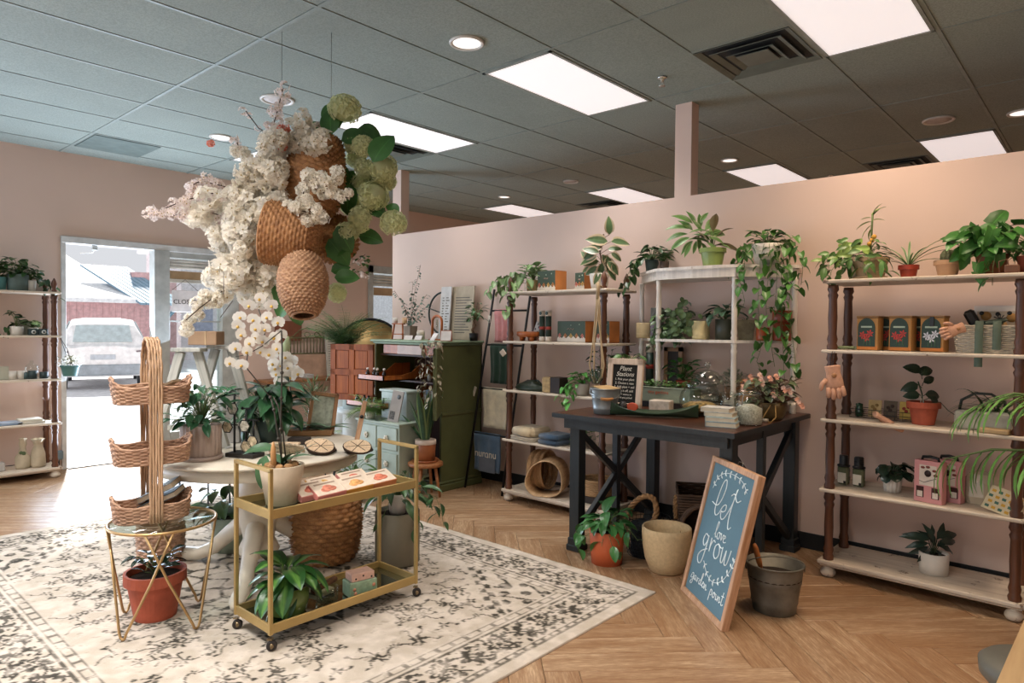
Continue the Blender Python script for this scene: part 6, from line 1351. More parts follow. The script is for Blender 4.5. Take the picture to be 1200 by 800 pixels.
ga = [[(0, .3), (-.1, .0), (.25, .1), (.3, .4), (.05, .4), (.3, .4), (.3, -.3), (.05, -.45), (.0, -.25), (.5, .1)], [(.75, .4), (.5, .3), (.6, .0), (.8, .2), (.8, .4), (.85, .05), (1.05, .1)], [(1.1, .4), (1.15, 0), (1.2, .3), (1.4, .4)], [(1.75, .4), (1.5, .3), (1.55, 0), (1.8, .2), (2.0, .95), (1.85, .9), (1.8, .1), (2.05, .1)], [(2.1, .2), (2.35, .35), (2.2, .42), (2.1, .15), (2.25, 0), (2.45, .1), (2.5, .4), (2.55, 0), (2.7, .38), (2.8, .3), (2.85, 0), (3.05, .1)],
      [(3.6, -.5), (3.7, .35), (3.9, .4), (4.0, .15), (3.8, -.02)], [(4.3, .4), (4.15, .1), (4.35, -.02), (4.5, .25), (4.3, .4), (4.6, .35)], [(4.7, .4), (4.75, .0), (4.95, .1)], [(5.0, .4), (5.05, 0), (5.2, .38), (5.35, .3), (5.35, 0), (5.55, .15)], [(5.8, .95), (5.7, .1), (5.85, -.02), (6.0, .1)], [(5.55, .6), (5.95, .65)]]
word('chalk_words_below', ga, .075, .10, .065, .0022)
def sprig(pts, n, s=.022):
    q = MB(); chalkstroke(q, pts, .0016); P = [Vector((x, 0, z)) for x, z in pts]
    for k in range(n):
        u = (k+.5)/n*(len(P)-1); i = min(int(u), len(P)-2); f = u-i; c_ = P[i].lerp(P[i+1], f); d = (P[i+1]-P[i]).normalized(); a = math.atan2(d.z, d.x)
        for sg_ in (-1, 1):
            b_ = a+sg_*1.0; e = (c_.x+s*math.cos(b_), c_.z+s*math.sin(b_)); m_ = (c_.x+s*.55*math.cos(b_), c_.z+s*.55*math.sin(b_))
            q.tube([(c_.x, .011, c_.z), (m_[0], .011, m_[1]), (e[0], .011, e[1])], [.0014, .0050, .0020], 6)
    q.part('chalk_sprig', [chalk], t)
sprig([(.075, .60), (.11, .67), (.18, .705), (.28, .715), (.38, .70), (.44, .66)], 9); sprig([(.17, .225), (.24, .175), (.32, .165), (.40, .20), (.46, .28), (.475, .34)], 9)
MB().tube([(Wb/2-.03, .035, Lb-.002), (Wb/2-.02, .035, Lb+.02), (Wb/2+.02, .035, Lb+.02), (Wb/2+.03, .035, Lb-.002)], .002, 5).part('hanging_wire', [M('clamp_steel', '8a8a86', .3, .8)], t)
# baskets under the black table
dkw = wood('dark_wicker', '2e1d12', '5e412a', .8, 0, 24)
def rope(pts, r, label_parent, mat, nm='rope'):
    P = [Vector(p) for p in pts]; S = []
    for i in range(len(P)-1):
        p0 = P[max(i-1, 0)]; p1 = P[i]; p2_ = P[i+1]; p3 = P[min(i+2, len(P)-1)]
        for s_ in range(8): u = s_/8; S.append(.5*((2*p1)+(p2_-p0)*u+(2*p0-5*p1+4*p2_-p3)*u*u+(3*p1-p0-3*p2_+p3)*u**3))
    S.append(P[-1]); q = MB()
    for ph in (0, 2*PI/3, 4*PI/3):
        T_ = []
        for i, p in enumerate(S):
            d = (S[min(i+1, len(S)-1)]-S[max(i-1, 0)]).normalized(); x = d.orthogonal().normalized(); x = (Vector((0, 0, 1)).cross(d)).normalized() if abs(d.z) < .95 else x; y = d.cross(x); a = ph+i*.75; T_.append(p+(x*math.cos(a)+y*math.sin(a))*r*.55)
        q.tube(T_, r*.62, 6)
    q.part(nm, [mat], label_parent)
jt = M('thick_jute_rope', '8d6843', .9, var=.2, scale=60)
t = T('wire_basket', 'black wire basket with a thick braided rope handle under the black table', 'basket', (-2.22, 3.80, 0)); q = MB()
for k in range(10): z = .01+k*.026; rr = .13+.02*math.sin(k*.3); q.tube([(rr*math.cos(a*PI/14), rr*math.sin(a*PI/14), z) for a in range(28)], .0022, 4, closed=True)
for k in range(28): a = k*PI/14; q.tube([(.11*math.cos(a), .11*math.sin(a), .004), (.145*math.cos(a), .145*math.sin(a), .12), (.14*math.cos(a), .14*math.sin(a), .25)], .0018, 4)
q.part('wire_body', [M('black_wire', '1b1c1c', .5, .4)], t); MB().lathe([(.001, .002), (.11, .002), (.115, .2), (.001, .2)], 20).part('dark_contents', [M('dark_yarn', '24272a', .95, var=.4, scale=60)], t)
rope([(-.12, -.05, .24), (-.08, -.06, .32), (0, -.06, .385), (.07, -.06, .38), (.09, -.06, .30), (.06, -.06, .22), (.02, -.08, .14)], .017, t, jt)
t = T('woven_basket', 'tall dark square wicker basket under the black table', 'basket', (-2.03, 4.22, 0), R(30)); t.scale = (1.1, 1.1, 1.15); q = MB()
for i in range(22):
    z = .008+i*.015; a_ = .15+.02*i/22
    q.tube([(x*a_*(1+.02*((k+i) % 2)), y*a_*(1+.02*((k+i) % 2)), z) for k, (x, y) in enumerate([(-1, -1+2*j/8) for j in range(8)]+[(-1+2*j/8, 1) for j in range(8)]+[(1, 1-2*j/8) for j in range(8)]+[(1-2*j/8, -1) for j in range(8)])], .008, 5, closed=True)
q.box(-.14, -.14, 0, .14, .14, .01); q.part('weave', [dkw], t); rope([(-.17, -.06, .20), (-.185, -.08, .26), (-.18, -.1, .30), (-.185, -.12, .24), (-.18, -.13, .18)], .013, t, jt, 'handle')
coilbasket('dark round basket lying on its side behind the chalkboard sign', (-1.93, 4.00, .172), (R(78), R(0), R(30)), .155, .20, dkw, rows=14)
# corner bottom right: stool seat and pale wood table edge
t = T('round_stool', 'round grey padded stool cut off at the lower right corner', 'stool', (-.155, 2.56, 0)); MB().lathe([(.001, .385), (.14, .385), (.152, .40), (.155, .435), (.140, .448), (.001, .45)], 48).part('seat', [M('grey_vinyl', '5f5c52', .45)], t); MB().lathe([(.001, 0), (.15, 0), (.155, .012), (.03, .03), (.025, .385), (.001, .385)], 24).part('base', [blackpl], t)
t = T('work_table', 'pale knotty wood table edge at the lower right corner', 'table', (-.155, 2.03, 0), R(0)); pw_ = wood('knotty_pine', 'a98354', 'c9a576', .5, 1, 6)
MB().prism([(0, 0), (-.03, -1.2), (.8, -1.2), (.8, .04)], .725, .76).part('tabletop', [pw_], t)
for x, y in ((.08, -.06), (.7, -.06), (.08, -1.1), (.7, -1.1)): MB().cbox(x, y, .3625, .06, .06, .725, .004).part('leg', [pw_], t)
# ================================================================== cart items
UZ, LZ = .009+.595, .009+.085
OR = T('potted_orchid', 'tall white orchid in a cream tapered pot on the gold cart', 'orchid', (-2.955, 1.66, UZ)); pot(OR, .104, .072, .185, M('cream_stone_pot', 'c4b29a', .6), soilz=.93); F = Foliage(OR)
OL = leafmesh('orchidleaf', .19, .075, 'ovate', leafmat('orchid_leaf', '3c5c3c', rough=.35), .9, .2, 7)
for a, p_, s_ in ((185, .55, .8), (20, .9, .7), (60, .6, .8), (150, .2, .7)): F.leaf(OL, (0, 0, .185), R(a), p_, 0, s_)
pleaf(OR, OL, 322, 526, 172, 1.66, .95, .9); pleaf(OR, OL, 312, 533, -100, 1.62, .9, .3, -.4)
F.leaf(leafmesh('paleblade', .22, .022, 'strap', leafmat('pale_blade', '8aa39a'), .5, .3), (.03, 0, .18), R(30), .8, 0, 1.0)
F.done()
# spikes : a direction in the photo plane, leaning left; blooms at the top
ST0 = [((0, 0, .17), (-.012, 0, .35), (-.005, .0, .50), (.0, 0, .62), (.02, -.01, .74), (.03, -.02, .82)), ((-.01, .01, .17), (-.03, -.0, .30), (-.055, -.01, .44), (-.07, -.02, .50)), ((.01, .02, .17), (-.01, .01, .34), (-.035, 0, .46), (-.06, -.01, .50))]
q = MB()
for s_ in ST0: q.tube(s_, .0042, 6)
for s_ in ST0[:2]:
    for k in (1, 2, 3): q.ball(s_[k], .009, 6, 4)
q.part('flower_stem', [M('dark_stake', '38322a', .6)], OR)
orp = petalmat('orchid_white', 'e6dfd4'); orc = M('orchid_yellow', 'c9a24a', .6)
def orchid_me():
    q = MB()
    for k, (a, L, w_) in enumerate(((90, .036, .016), (210, .034, .015), (330, .034, .015), (25, .038, .026), (155, .038, .026))):
        a = R(a); d = Vector((math.cos(a), 0, math.sin(a))); n_ = Vector((-math.sin(a), 0, math.cos(a)))
        pts = [Vector((0, 0, 0)), d*L*.35+n_*w_*.8, d*L*.8+n_*w_*.75, d*L, d*L*.8-n_*w_*.75, d*L*.35-n_*w_*.8]
        vs = [tuple(p+Vector((0, -.004*(i in (1, 2, 4, 5)), 0))) for i, p in enumerate(pts)]; q.add(vs, [(0, 1, 2, 3, 4, 5)], 0, True)
    q.ball((0, -.008, -.004), .008, 8, 5, 1)
    return q.mesh('orchid_bloom', [orp, orc])
OM = orchid_me()
def face(pos, sc, jitter=.35):   # blooms turned roughly to where the room's open side is
    p = Vector(pos); a = rng.uniform(-jitter, jitter)+.75
    return TR(p) @ RZ(a) @ RX(rng.uniform(-.3, .3)) @ RY(rng.uniform(-.5, .5)) @ SCL(sc)
for px, py in ((305, 350), (292, 358), (318, 358), (281, 372), (297, 375), (313, 372), (326, 378), (283, 392), (300, 396), (290, 412), (322, 396), (276, 408), (306, 412), (316, 415), (325, 408), (270, 425), (283, 428), (300, 385), (310, 386), (330, 392), (279, 382), (293, 402), (308, 400)):
    w_ = atD(px, py, 3.27+rng.uniform(-.05, .05)); link('orchid_bloom', OM, OR, M=face(w_-OR.location, .92))
q = MB(); lp = lambda px, py: atD(px, py, 3.3)-OR.location
q.tube([Vector((.03, -.02, .82)), lp(308, 405), lp(311, 385), lp(303, 362)], .003, 5).tube([lp(308, 405), lp(290, 415), lp(276, 418)], .0025, 5).tube([Vector((-.07, -.02, .50)), lp(288, 430), lp(292, 405)], .003, 5).part('flower_stem', [M('dark_stake', '38322a', .6)], OR)
MB().tube([(.02, -.05, .16), (.02, -.055, .24), (.02, -.055, .27), (.02, -.055, .30)], [.012, .013, .011, .003], 10).part('wooden_peg', [M('peg_wood', 'b98a58', .6)], OR)
q = MB()
for k in range(9): a = k*.7; q.ball((.06*math.cos(a), .06*math.sin(a), .182), .02, 7, 5, 0, None, (1.3, 1, .7))
q.part('bark_chips', [M('bark_chips', 'a77f55', .9, var=.3, scale=40)], OR)
# soap / puzzle boxes on the cart
cvr = [('salmon', 'd98a72'), ('salmon', 'd98a72'), ('salmon', 'd98a72'), ('yellow', 'd8b25c'), ('yellow', 'd8b25c'), ('salmon', 'd98a72'), ('salmon', 'd98a72')]
def printbox(label, loc, rot, side, fruit):
    t = T('printed_box', label, 'box', loc, rot, 'printed boxes on the top of the cart')
    t.scale = (1.22, 1.18, 1.1); MB().box(-.062, -.048, 0, .062, .048, .030, .002).part('carton', [M('box_side_'+side, side, .6)], t); MB().box(-.060, -.046, .030, .060, .046, .0312).part('cover', [M('box_cream', 'd8c6b2', .6, var=.08, scale=30)], t)
    q = MB()
    for k, (dx, dy) in enumerate(((-.012, -.008), (.012, -.006), (0, .006))): q.lathe([(.001, 0), (.021, 0), (.021, .0008), (.001, .0008)], 14, 0, TR(dx, dy-.005, .0312+.0002*k) @ SCL(1, .8, 1))
    q.part('printed_fruit', [M('fruit_'+fruit, fruit, .6, var=.2, scale=60)], t)
    MB().box(-.045, .026, .0312, .045, .036, .0318).part('title_strip', [M('grey_title', 'a38b78', .6)], t); return t
tl = (R(20), R(-4), R(84))
for k, (x, y, z, sd, fr, lab) in enumerate(((-2.985, 1.735, .008, 'c98078', 'e0806a', 'leftmost printed box on the cart, beneath its neighbour'), (-2.915, 1.79, .014, 'c98078', 'dd8068', 'second printed box from the left on the cart'), (-2.86, 1.845, .016, 'cc7a70', 'e08a70', 'salmon flower printed box at the front left of the cart top'),
        (-2.985, 1.905, .012, 'cf9a48', 'e0b060', 'yellow sided printed box at the back middle of the cart top'), (-2.875, 2.015, .014, 'cf8f3c', 'e2a868', 'orange sided box with pale fruit print in the middle of the cart top'), (-2.985, 2.085, .014, 'c98078', 'dd8068', 'salmon printed box at the back right of the cart top'), (-2.875, 2.165, .018, 'c97a4c', 'e08468', 'salmon printed box at the front right of the cart top'))):
    printbox(lab, (x, y, UZ+z+.012), tl, sd, fr)
# lower tray
t = T('potted_plant', 'striped dumb cane plant in a green glass pot on the lower tray of the cart', 'plant', (-2.905, 1.66, LZ)); MB().lathe([(.001, 0), (.075, 0), (.09, .012), (.10, .06), (.102, .13), (.096, .13), (.092, .06), (.06, .02), (.001, .02)], 40).part('pot', [M('green_glass_pot', '6f8445', .12, spec=.7)], t); MB().lathe([(.001, .118), (.094, .118), (.094, .11), (.001, .11)], 20).part('soil', [soil], t)
F = Foliage(t)
for k, (a, p_, s_, h) in enumerate(((185, .55, 1.15, .25), (200, .05, 1.1, .2), (230, -.1, 1.1, .19), (262, -.4, 1.05, .2), (290, -.25, 1.1, .2), (320, -.5, 1.15, .23), (345, .2, 1.1, .26), (10, .0, 1.1, .27), (35, -.1, 1.25, .26), (60, .4, 1.0, .25), (100, .5, 1, .25), (140, .4, 1, .25), (170, .2, 1, .22), (210, .6, 1, .28), (280, .5, .9, .28), (250, .15, .9, .24), (305, .2, .9, .24), (330, -.7, 1, .19), (50, -.4, 1.1, .22))):
    q_ = (.035*math.cos(R(a)), .035*math.sin(R(a)), h-.05); F.stem([(0, 0, .11), (.01*math.cos(R(a)), .01*math.sin(R(a)), .16), q_], .0035); F.leaf(AG, q_, R(a), p_, rng.uniform(-.3, .3), s_*.9)
F.done()
t = T('soap_box', 'pink and mint printed soap set box at the middle of the lower cart tray', 'box', (-2.845, 2.03, LZ), R(80)); MB().box(-.075, -.045, 0, .075, .045, .075, .004).part('base_box', [M('mint_print', '8fa98c', .3, var=.15, scale=40)], t); MB().box(-.062, -.04, .075, .062, .04, .115, .004).part('top_box', [M('pink_print', 'cfa897', .4, var=.1, scale=40)], t)
flatdots(t, [(-.04, .09), (0, .1), (.045, .088)], .005, blackpl, -.0405, 'print'); flatdots(t, [(-.05, .04), (.055, .045), (-.045, .02)], .009, cor, -.0455, 'print')
t = T('jar', 'clear glass jar with dark stick between the plant and the soap box on the cart', 'jar', (-2.88, 1.86, LZ)); MB().lathe([(.001, 0), (.05, 0), (.055, .01), (.055, .07), (.051, .07), (.051, .012), (.001, .006)], 32).part('glass', [gls], t); MB().cbox(0, 0, .085, .03, .15, .024, .006, 0, RZ(.1) @ RX(.18)).part('cork_bark', [M('cork_bark', '5e4029', .9, var=.35, scale=30, bump=.8)], t)
tag(MB().cbox(0, 0, .012, .12, .08, .024, .003).part('boxed_set', [M('pale_set', 'b9b394', .5)], None, loc=(-3.0, 1.90, LZ), rot=(0, 0, .2)), 'flat pale box behind the glass jar on the lower cart tray', 'box')

# ================================================================== things standing on the rug
wkb = wood('honey_wicker', '84604a', 'caa386', .75, 0, 30)
def wicker_lathe(parent, prof, mat, cols=64, amp=.004, inner=.008, name='weave', rowh=.014, M_=None, diag=0, open_top=True):
    # resample the profile into rows and push strands in and out
    P = [Vector((r, z)) for r, z in prof]; seg = [(b-a).length for a, b in zip(P[:-1], P[1:])]; L = sum(seg); n = max(6, int(L/rowh))*3; rows = []
    for k in range(n+1):
        d = L*k/n; i = 0
        while i < len(seg)-1 and d > seg[i]: d -= seg[i]; i += 1
        p = P[i].lerp(P[i+1], min(1, d/max(seg[i], 1e-6))); t_ = (P[i+1]-P[i]).normalized(); rows.append((p.x, p.y, t_.y, -t_.x))
    vs = []; cc = cols*2
    for k, (r, z, nr, nz) in enumerate(rows):
        row = k//3; ph = k % 3
        for c in range(cc):
            a = 2*PI*(c+diag*row)/cc; b = math.cos(PI*(c+row*1.0)) if cols else 0
            off = amp*((.9 if ph == 1 else -.2)+.75*math.cos(2*PI*(c/4.0)+PI*row))
            rr = r+nr*off; vs.append((rr*math.cos(a), rr*math.sin(a), z+nz*off))
    fs = [(k*cc+c, k*cc+(c+1) % cc, (k+1)*cc+(c+1) % cc, (k+1)*cc+c) for k in range(n) for c in range(cc)]
    q = MB(); q.add(vs, fs, 0, True, M_)
    pin = [(max(.001, r-inner), z) for r, z in prof]; q.lathe([prof[0]]+pin, 40, 0, M_) if False else None
    vs2 = []; 
    for r, z in pin:
        for c in range(40): a = 2*PI*c/40; vs2.append((r*math.cos(a), r*math.sin(a), z))
    q.add(vs2, [(k*40+c, (k+1)*40+c, (k+1)*40+(c+1) % 40, k*40+(c+1) % 40) for k in range(len(pin)-1) for c in range(40)], 0, True, M_)
    o = q.part(name, [mat], parent)
    rim = MB(); r, z = prof[-1]; rim.tube([((r-inner/2)*math.cos(2*PI*k/40), (r-inner/2)*math.sin(2*PI*k/40), z) for k in range(40)], inner*.75, 6, 0, M_, True, True); rim.part('rim', [mat], parent)
    return o
t = T('woven_basket', 'big round seagrass basket on the rug under the round table', 'basket', (-3.62, 2.33, .010)); wicker_lathe(t, [(.001, 0), (.15, 0), (.19, .05), (.21, .16), (.215, .28), (.20, .36), (.185, .40)], wood('amber_wicker', '6e4422', 'b88450', .75, 0, 30), 36, .011, .010, 'weave', .026)
t = T('potted_plant', 'dark leafy plants in a tall grey cylinder planter on the rug behind the cart', 'plant', (-3.26, 2.60, .010)); MB().lathe([(.001, 0), (.125, 0), (.135, .01), (.135, .315), (.127, .318), (.12, .29), (.001, .29)], 56).part('pot', [M('warm_grey_planter', '77705f', .55, var=.05)], t); MB().lathe([(.001, .292), (.12, .292), (.12, .285), (.001, .285)], 20).part('soil', [soil], t)
MB().lathe([(.001, .30), (.048, .30), (.058, .42), (.052, .42), (.045, .40), (.001, .40)], 24).part('inner_white_pot', [white_c], t); F = Foliage(t)
DK2 = leafmesh('dk2', .13, .045, 'lance', leafmat('dark_under_leaf', '3a5a35', rough=.35), .9, .25)
rosette(F, DK2, (0, 0, .40), 60, rng, (.03, .16), (-1.0, .6), (.6, 1.1), (-.02, .14))
for pts in ([(-.1, -.02, .4), (-.2, -.05, .42), (-.28, -.08, .36), (-.3, -.1, .28)], [(.08, .1, .4), (.15, .12, .42), (.18, .12, .34)], [(.06, .08, .45), (.10, .14, .52)], [(.1, .0, .36), (.15, .02, .28), (.15, .03, .2)], [(.05, -.1, .4), (.06, -.15, .33), (.05, -.16, .25)], [(.1, .1, .42), (.17, .16, .40), (.2, .18, .3), (.21, .19, .22)]): trail(F, DK2, pts, .05, rng, (.5, .9))
F.done()
t = T('potted_plant', 'drooping dark leaved plant in a pale green pot under the round table', 'plant', (-4.22, 2.02, .010)); pot(t, .125, .10, .22, M('pale_celadon_pot', '9fae9d', .5)); F = Foliage(t); DW = leafmesh('dw', .16, .08, 'ovate', L_dk, 1.0, .25); rosette(F, DW, (0, 0, .22), 36, rng, (.04, .2), (-.9, .7), (.7, 1.05), (.0, .2)); F.done()
t = T('woven_basket', 'worn wicker basket on the rug behind the glass side table', 'basket', (-4.30, 1.62, .010)); wicker_lathe(t, [(.001, 0), (.11, 0), (.125, .06), (.13, .18), (.125, .24)], wkb, 30, .008, .008, 'weave', .02)
t = T('wire_stool', 'dark thin wire stand beyond the tiered basket near the doorway', 'stand', (-5.12, 1.92, 0)); q = MB()
for x, y in ((0, 0), (.35, 0), (0, .35), (.35, .35)): q.tube([(x, y, 0), (x, y, .46)], .007, 6)
q.tube([(-.02, 0, .46), (.37, 0, .46), (.37, .36, .46), (-.02, .36, .46)], .007, 6, closed=True); q.part('frame', [M('dark_blue_wire', '2d3338', .5, .4)], t)
# side table things
G = .009+.49+.005
tp = T('potted_plant', 'dark small plant in a terracotta pot on the rug under the glass side table', 'plant', (-3.52, 1.30, .010)); pot(tp, .135, .095, .225, terra, (.006, .05)); F = Foliage(tp); rosette(F, OVk, (0, 0, .20), 22, rng, (.02, .09), (-.3, .8), (.7, 1.0), (.02, .12)); F.done()
tb = T('tiered_basket', 'three tier wicker basket stand with looped handle on the glass side table', 'basket', (-3.497, 1.275, G), R(80)); 
def traybasket(z, a, b, h, open_=True):
    q = MB(); n = 72; rows = int(h/.0105)
    for i in range(rows):
        zz = z+.006+i*.0105; P = []
        for k in range(n):
            an = 2*PI*k/n; dip = .55+.45*abs(math.cos(an))**1.5; 
            top = z+h*(.62+.38*abs(math.cos(an))**2+.10*math.cos(2*an*2)); zk = z+.006+(top-z-.006)*i/(rows-1)
            e = 3; den = (abs(math.cos(an))**e+abs(math.sin(an))**e)**(1/e); fl = 1+.10*(zk-z)/h; wv = 1+.018*(1 if (k//2+i) % 2 else -1)
            P.append((a*math.cos(an)/den*fl*wv, b*math.sin(an)/den*fl*wv, zk))
        q.tube(P, .0072, 5, closed=True)
    q.lathe([(.001, 0), (1, 0), (1, .02), (.001, .02)], 32, 0, TR(0, 0, z) @ SCL(a*.98, b*.98, .4))
    return q.part('tray_basket', [wkb], tb)
for z in (.0, .275, .565): traybasket(z, .155, .098, .115)
wst = wood('wicker_strap', '94704f', 'd2ae8c', .75, 2, 30)
P = [(0, -.112, .0), (0, -.114, .3), (0, -.114, .60), (0, -.108, .74), (0, -.085, .82), (0, -.045, .865), (0, 0, .878), (0, .045, .865), (0, .085, .82), (0, .108, .74), (0, .114, .60), (0, .114, .3), (0, .112, 0)]
S = []
for i in range(len(P)-1):
    for s_ in range(6): S.append(Vector(P[i]).lerp(Vector(P[i+1]), s_/6))
S.append(Vector(P[-1])); q = MB()
for k in range(5): q.tube([Vector((-.024+k*.012+.0015*math.sin(i*1.1+k*PI), p.y, p.z)) for i, p in enumerate(S)], .0072, 5)
q.part('handle', [wst], tb)
def bk(label, loc, rot, w_, d, h, col):
    t = T('book', label, 'book', loc, rot, 'notebooks in the tiered basket'); MB().box(.003, .003, .003, w_-.003, d-.003, h-.003).part('pages', [M('book_pages', 'cdbfa6', .8)], t); MB().box(0, 0, 0, w_, d, .003).box(0, 0, h-.003, w_, d, h).box(0, 0, 0, .003, d, h).part('cover', [M('cover_'+col, col, .5)], t)
bk('blue-grey covered notebook leaning at the top of the lowest basket tray', (-3.60, 1.245, G+.05), (R(8), R(-26), R(42)), .20, .12, .028, '8d9aa2'); bk('dark blue notebook beneath the grey one in the lowest basket tray', (-3.585, 1.25, G+.015), (R(8), R(-24), R(42)), .20, .12, .028, '47565f')
bk('thin cream booklet sticking up from the top basket tray', (-3.53, 1.25, G+.60), (R(0), R(-24), R(42)), .16, .09, .01, 'b9a283')

# ================================================================== round table things
t = T('potted_plant', 'bushy dark green plant in a ribbed mauve pot on the left of the round table', 'plant', (-3.50, 1.515, RT)); pot(t, .10, .10, .185, M('mauve_ribbed_ceramic', 'a8968c', .6, var=.04), ribs=26); MB().lathe([(.001, -.0), (.105, 0), (.11, .02), (.10, .022), (.001, .01)], 40).part('saucer', [M('mauve_ribbed_ceramic', 'a8968c', .6)], t); F = Foliage(t)
GB = leafmesh('gb', .10, .045, 'ovate', leafmat('gardenia_leaf', '2f5a3c', rough=.28), .7, .3); rosette(F, GB, (0, 0, .19), 90, rng, (.03, .17), (-.6, .8), (.6, 1.0), (.0, .20)); F.done()
alad('first weathered white toy step ladder on the round table, left of the pair', 222, 525, .56); alad('second weathered white toy step ladder on the round table, right of the pair', 262, 519, .57)
t = T('kraft_box', 'brown kraft gift box with twine on top of the two small ladders', 'box', tuple(atZ(242, 522, RT)+Vector((0, 0, .594))), R(38)); MB().cbox(0, 0, .04, .17, .10, .08, .003).part('carton', [M('kraft_brown', 'a08368', .8)], t); MB().cbox(.02, 0, .0405, .006, .103, .083).part('twine', [M('twine', 'c3ab88', .9)], t)
tag(MB().cbox(0, 0, .055, .09, .05, .11, .004).part('white_box', [M('chalk_white_box', 'b9b4ae', .7)], None, loc=(-3.86, 1.86, RT), rot=(0, 0, .8)), 'small white box beneath the right toy ladder', 'box')
t = T('earring_stand', 'black wire stand with hanging glass hexagon ornaments on the round table', 'stand', (-3.40, 1.70, RT), R(25)); bw = M('black_wire', '1b1c1c', .5, .4)
MB().box(-.09, -.05, 0, .09, .05, .022, .003).part('base', [M('black_wood_base', '26231f', .5)], t)
for k, (x, y, h) in enumerate(((-.06, -.01, .34), (0, .01, .26), (.055, 0, .20))):
    q = MB().tube([(x, y, .02), (x, y, h)], .006, 6).tube([(x-.025, y, h), (x+.03, y, h)], .005, 6).tube([(x-.02, y, h*.5), (x+.02, y, h*.5)], .004, 6).ball((x-.025, y, h), .009, 8, 6); q.part('post', [bw], t)
for k, (x, z) in enumerate(((-.09, .16), (.02, .17), (.07, .09), (-.055, .26), (.03, .06))):
    w_ = .034; P = [(x+w_*math.cos(R(60*j)), -.03, z+w_*math.sin(R(60*j))) for j in range(6)]
    q = MB().tube(P, .0028, 5, closed=True); o = q.part('hexagon_frame', [bw], t); MB().prism([(x+w_*.9*math.cos(R(60*j)), z+w_*.9*math.sin(R(60*j))) for j in range(6)], .028, .032, 0, RX(PI/2)).part('pressed_flower_glass', [M('pressed_flower_%d' % (k % 2), ['b9a98c', 'a9a496'][k % 2], .2, var=.5, scale=50)], o)
t = T('potted_plant', 'big dark drooping plant behind the orchid on the round table', 'plant', (-3.74, 2.02, RT)); pot(t, .085, .065, .14, M('dark_teal_pot', '3c4b46', .5)); F = Foliage(t); PD = leafmesh('pd', .20, .085, 'lance', leafmat('spath_leaf', '2c5133', rough=.3), 1.1, .25, 7)
for k in range(72): 
    a = rng.uniform(0, 6.28); rr = rng.uniform(.02, .13); h = rng.uniform(.15, .38); F.stem([(0, 0, .13), (rr*.5*math.cos(a), rr*.5*math.sin(a), h*.8), (rr*math.cos(a), rr*math.sin(a), h)], .003); F.leaf(PD, (rr*math.cos(a), rr*math.sin(a), h), a, rng.uniform(-.8, .6), rng.uniform(-.3, .3), rng.uniform(.7, 1.1))
F.done()
t = T('potted_orchid', 'second white orchid further back with a pale green bud spike', 'orchid', (-4.02, 2.23, RT)); pot(t, .05, .04, .11, white_c); q = MB(); lp2 = lambda px, py: atD(px, py, 4.55)-t.location
q.tube([(0, 0, .1), lp2(333, 480), lp2(331, 440), lp2(326, 425)], .004, 6).tube([(0, 0, .1), lp2(342, 480), lp2(340, 450), lp2(350, 430)], .004, 6).part('flower_stem', [M('dark_stake', '38322a', .6)], t)
for px, py in ((318, 418), (326, 414), (335, 420), (320, 428), (329, 430), (338, 432), (324, 440), (333, 442), (345, 436), (340, 444), (328, 450), (350, 440), (337, 428), (343, 424), (322, 433)): link('orchid_bloom', OM, t, M=face(atD(px, py, 4.5+rng.uniform(-.05, .05))-t.location, 1.25))
MB().tube([lp2(333, 425), lp2(336, 405), lp2(338, 394)], [.02, .028, .006], 10).part('bud_spike', [M('pale_green_bud', 'a9b48a', .6, bump=.6)], t)
# wood slice coasters, trays, leaning books, air plants
slm = wood('wood_slice', 'b89a78', 'e0c6a6', .7, 2, 18); bark = M('bark_edge', '3b2a1e', .9, bump=.8)
k_ = 0
for (x, y, n_, lab) in ((-3.24, 2.06, 3, 'left stack of wooden slices on the round table'), (-3.10, 2.20, 3, 'right stack of wooden slices on the round table'), (-3.38, 2.13, 2, 'back stack of wooden slices on the round table')):
    for j in range(n_):
        t = T('wood_slice', ['lowest', 'middle', 'top'][j if n_ == 3 else j*2]+' slice of the '+lab, 'coaster', (x+.022*j, y-.018*j, RT+.004+.0135*j), (R(5*j), R(7*j), 0), 'wood slices on the round table'); t.scale = (1.15, 1.15, 1); k_ += 17
        MB().lathe([(.001, 0), (.066, 0), (.0675, .003), (.0675, .008), (.066, .0118), (.001, .0118)], 20, 0, SCL(1.1, .92, 1), False, lambda i, k, a: .003*math.sin(3*a+j) if 0 < i < 5 else 0).part('slice', [slm], t)
        MB().lathe([(.067, 0), (.071, .002), (.071, .009), (.067, .011)], 20, 0, SCL(1.1, .92, 1), True, lambda i, k, a: .003*math.sin(3*a+j)).part('bark', [bark], t)
        if j == n_-1:
            q = MB()
            for a in (0, 1.05, 2.1): q.cbox(0, 0, .0118, .12, .004, .0012, 0, 0, RZ(a))
            q.part('burnt_star', [bark], t)
tag(MB().cbox(0, 0, .02, .12, .08, .036, .003).part('dark_box', [M('dark_card', '2a211c', .5)], None, loc=(-3.54, 2.10, RT), rot=(0, 0, .7)), 'dark flat box behind the wood slices on the round table', 'box')
t = T('wooden_riser', 'low wooden riser on little legs left of the wood slices', 'riser', (-3.36, 1.90, RT), R(40)); MB().cbox(0, 0, .045, .16, .10, .012, .003).part('board', [slm], t)
for x in (-.06, .06): MB().cbox(x, 0, .0195, .016, .08, .039).part('leg', [slm], t)
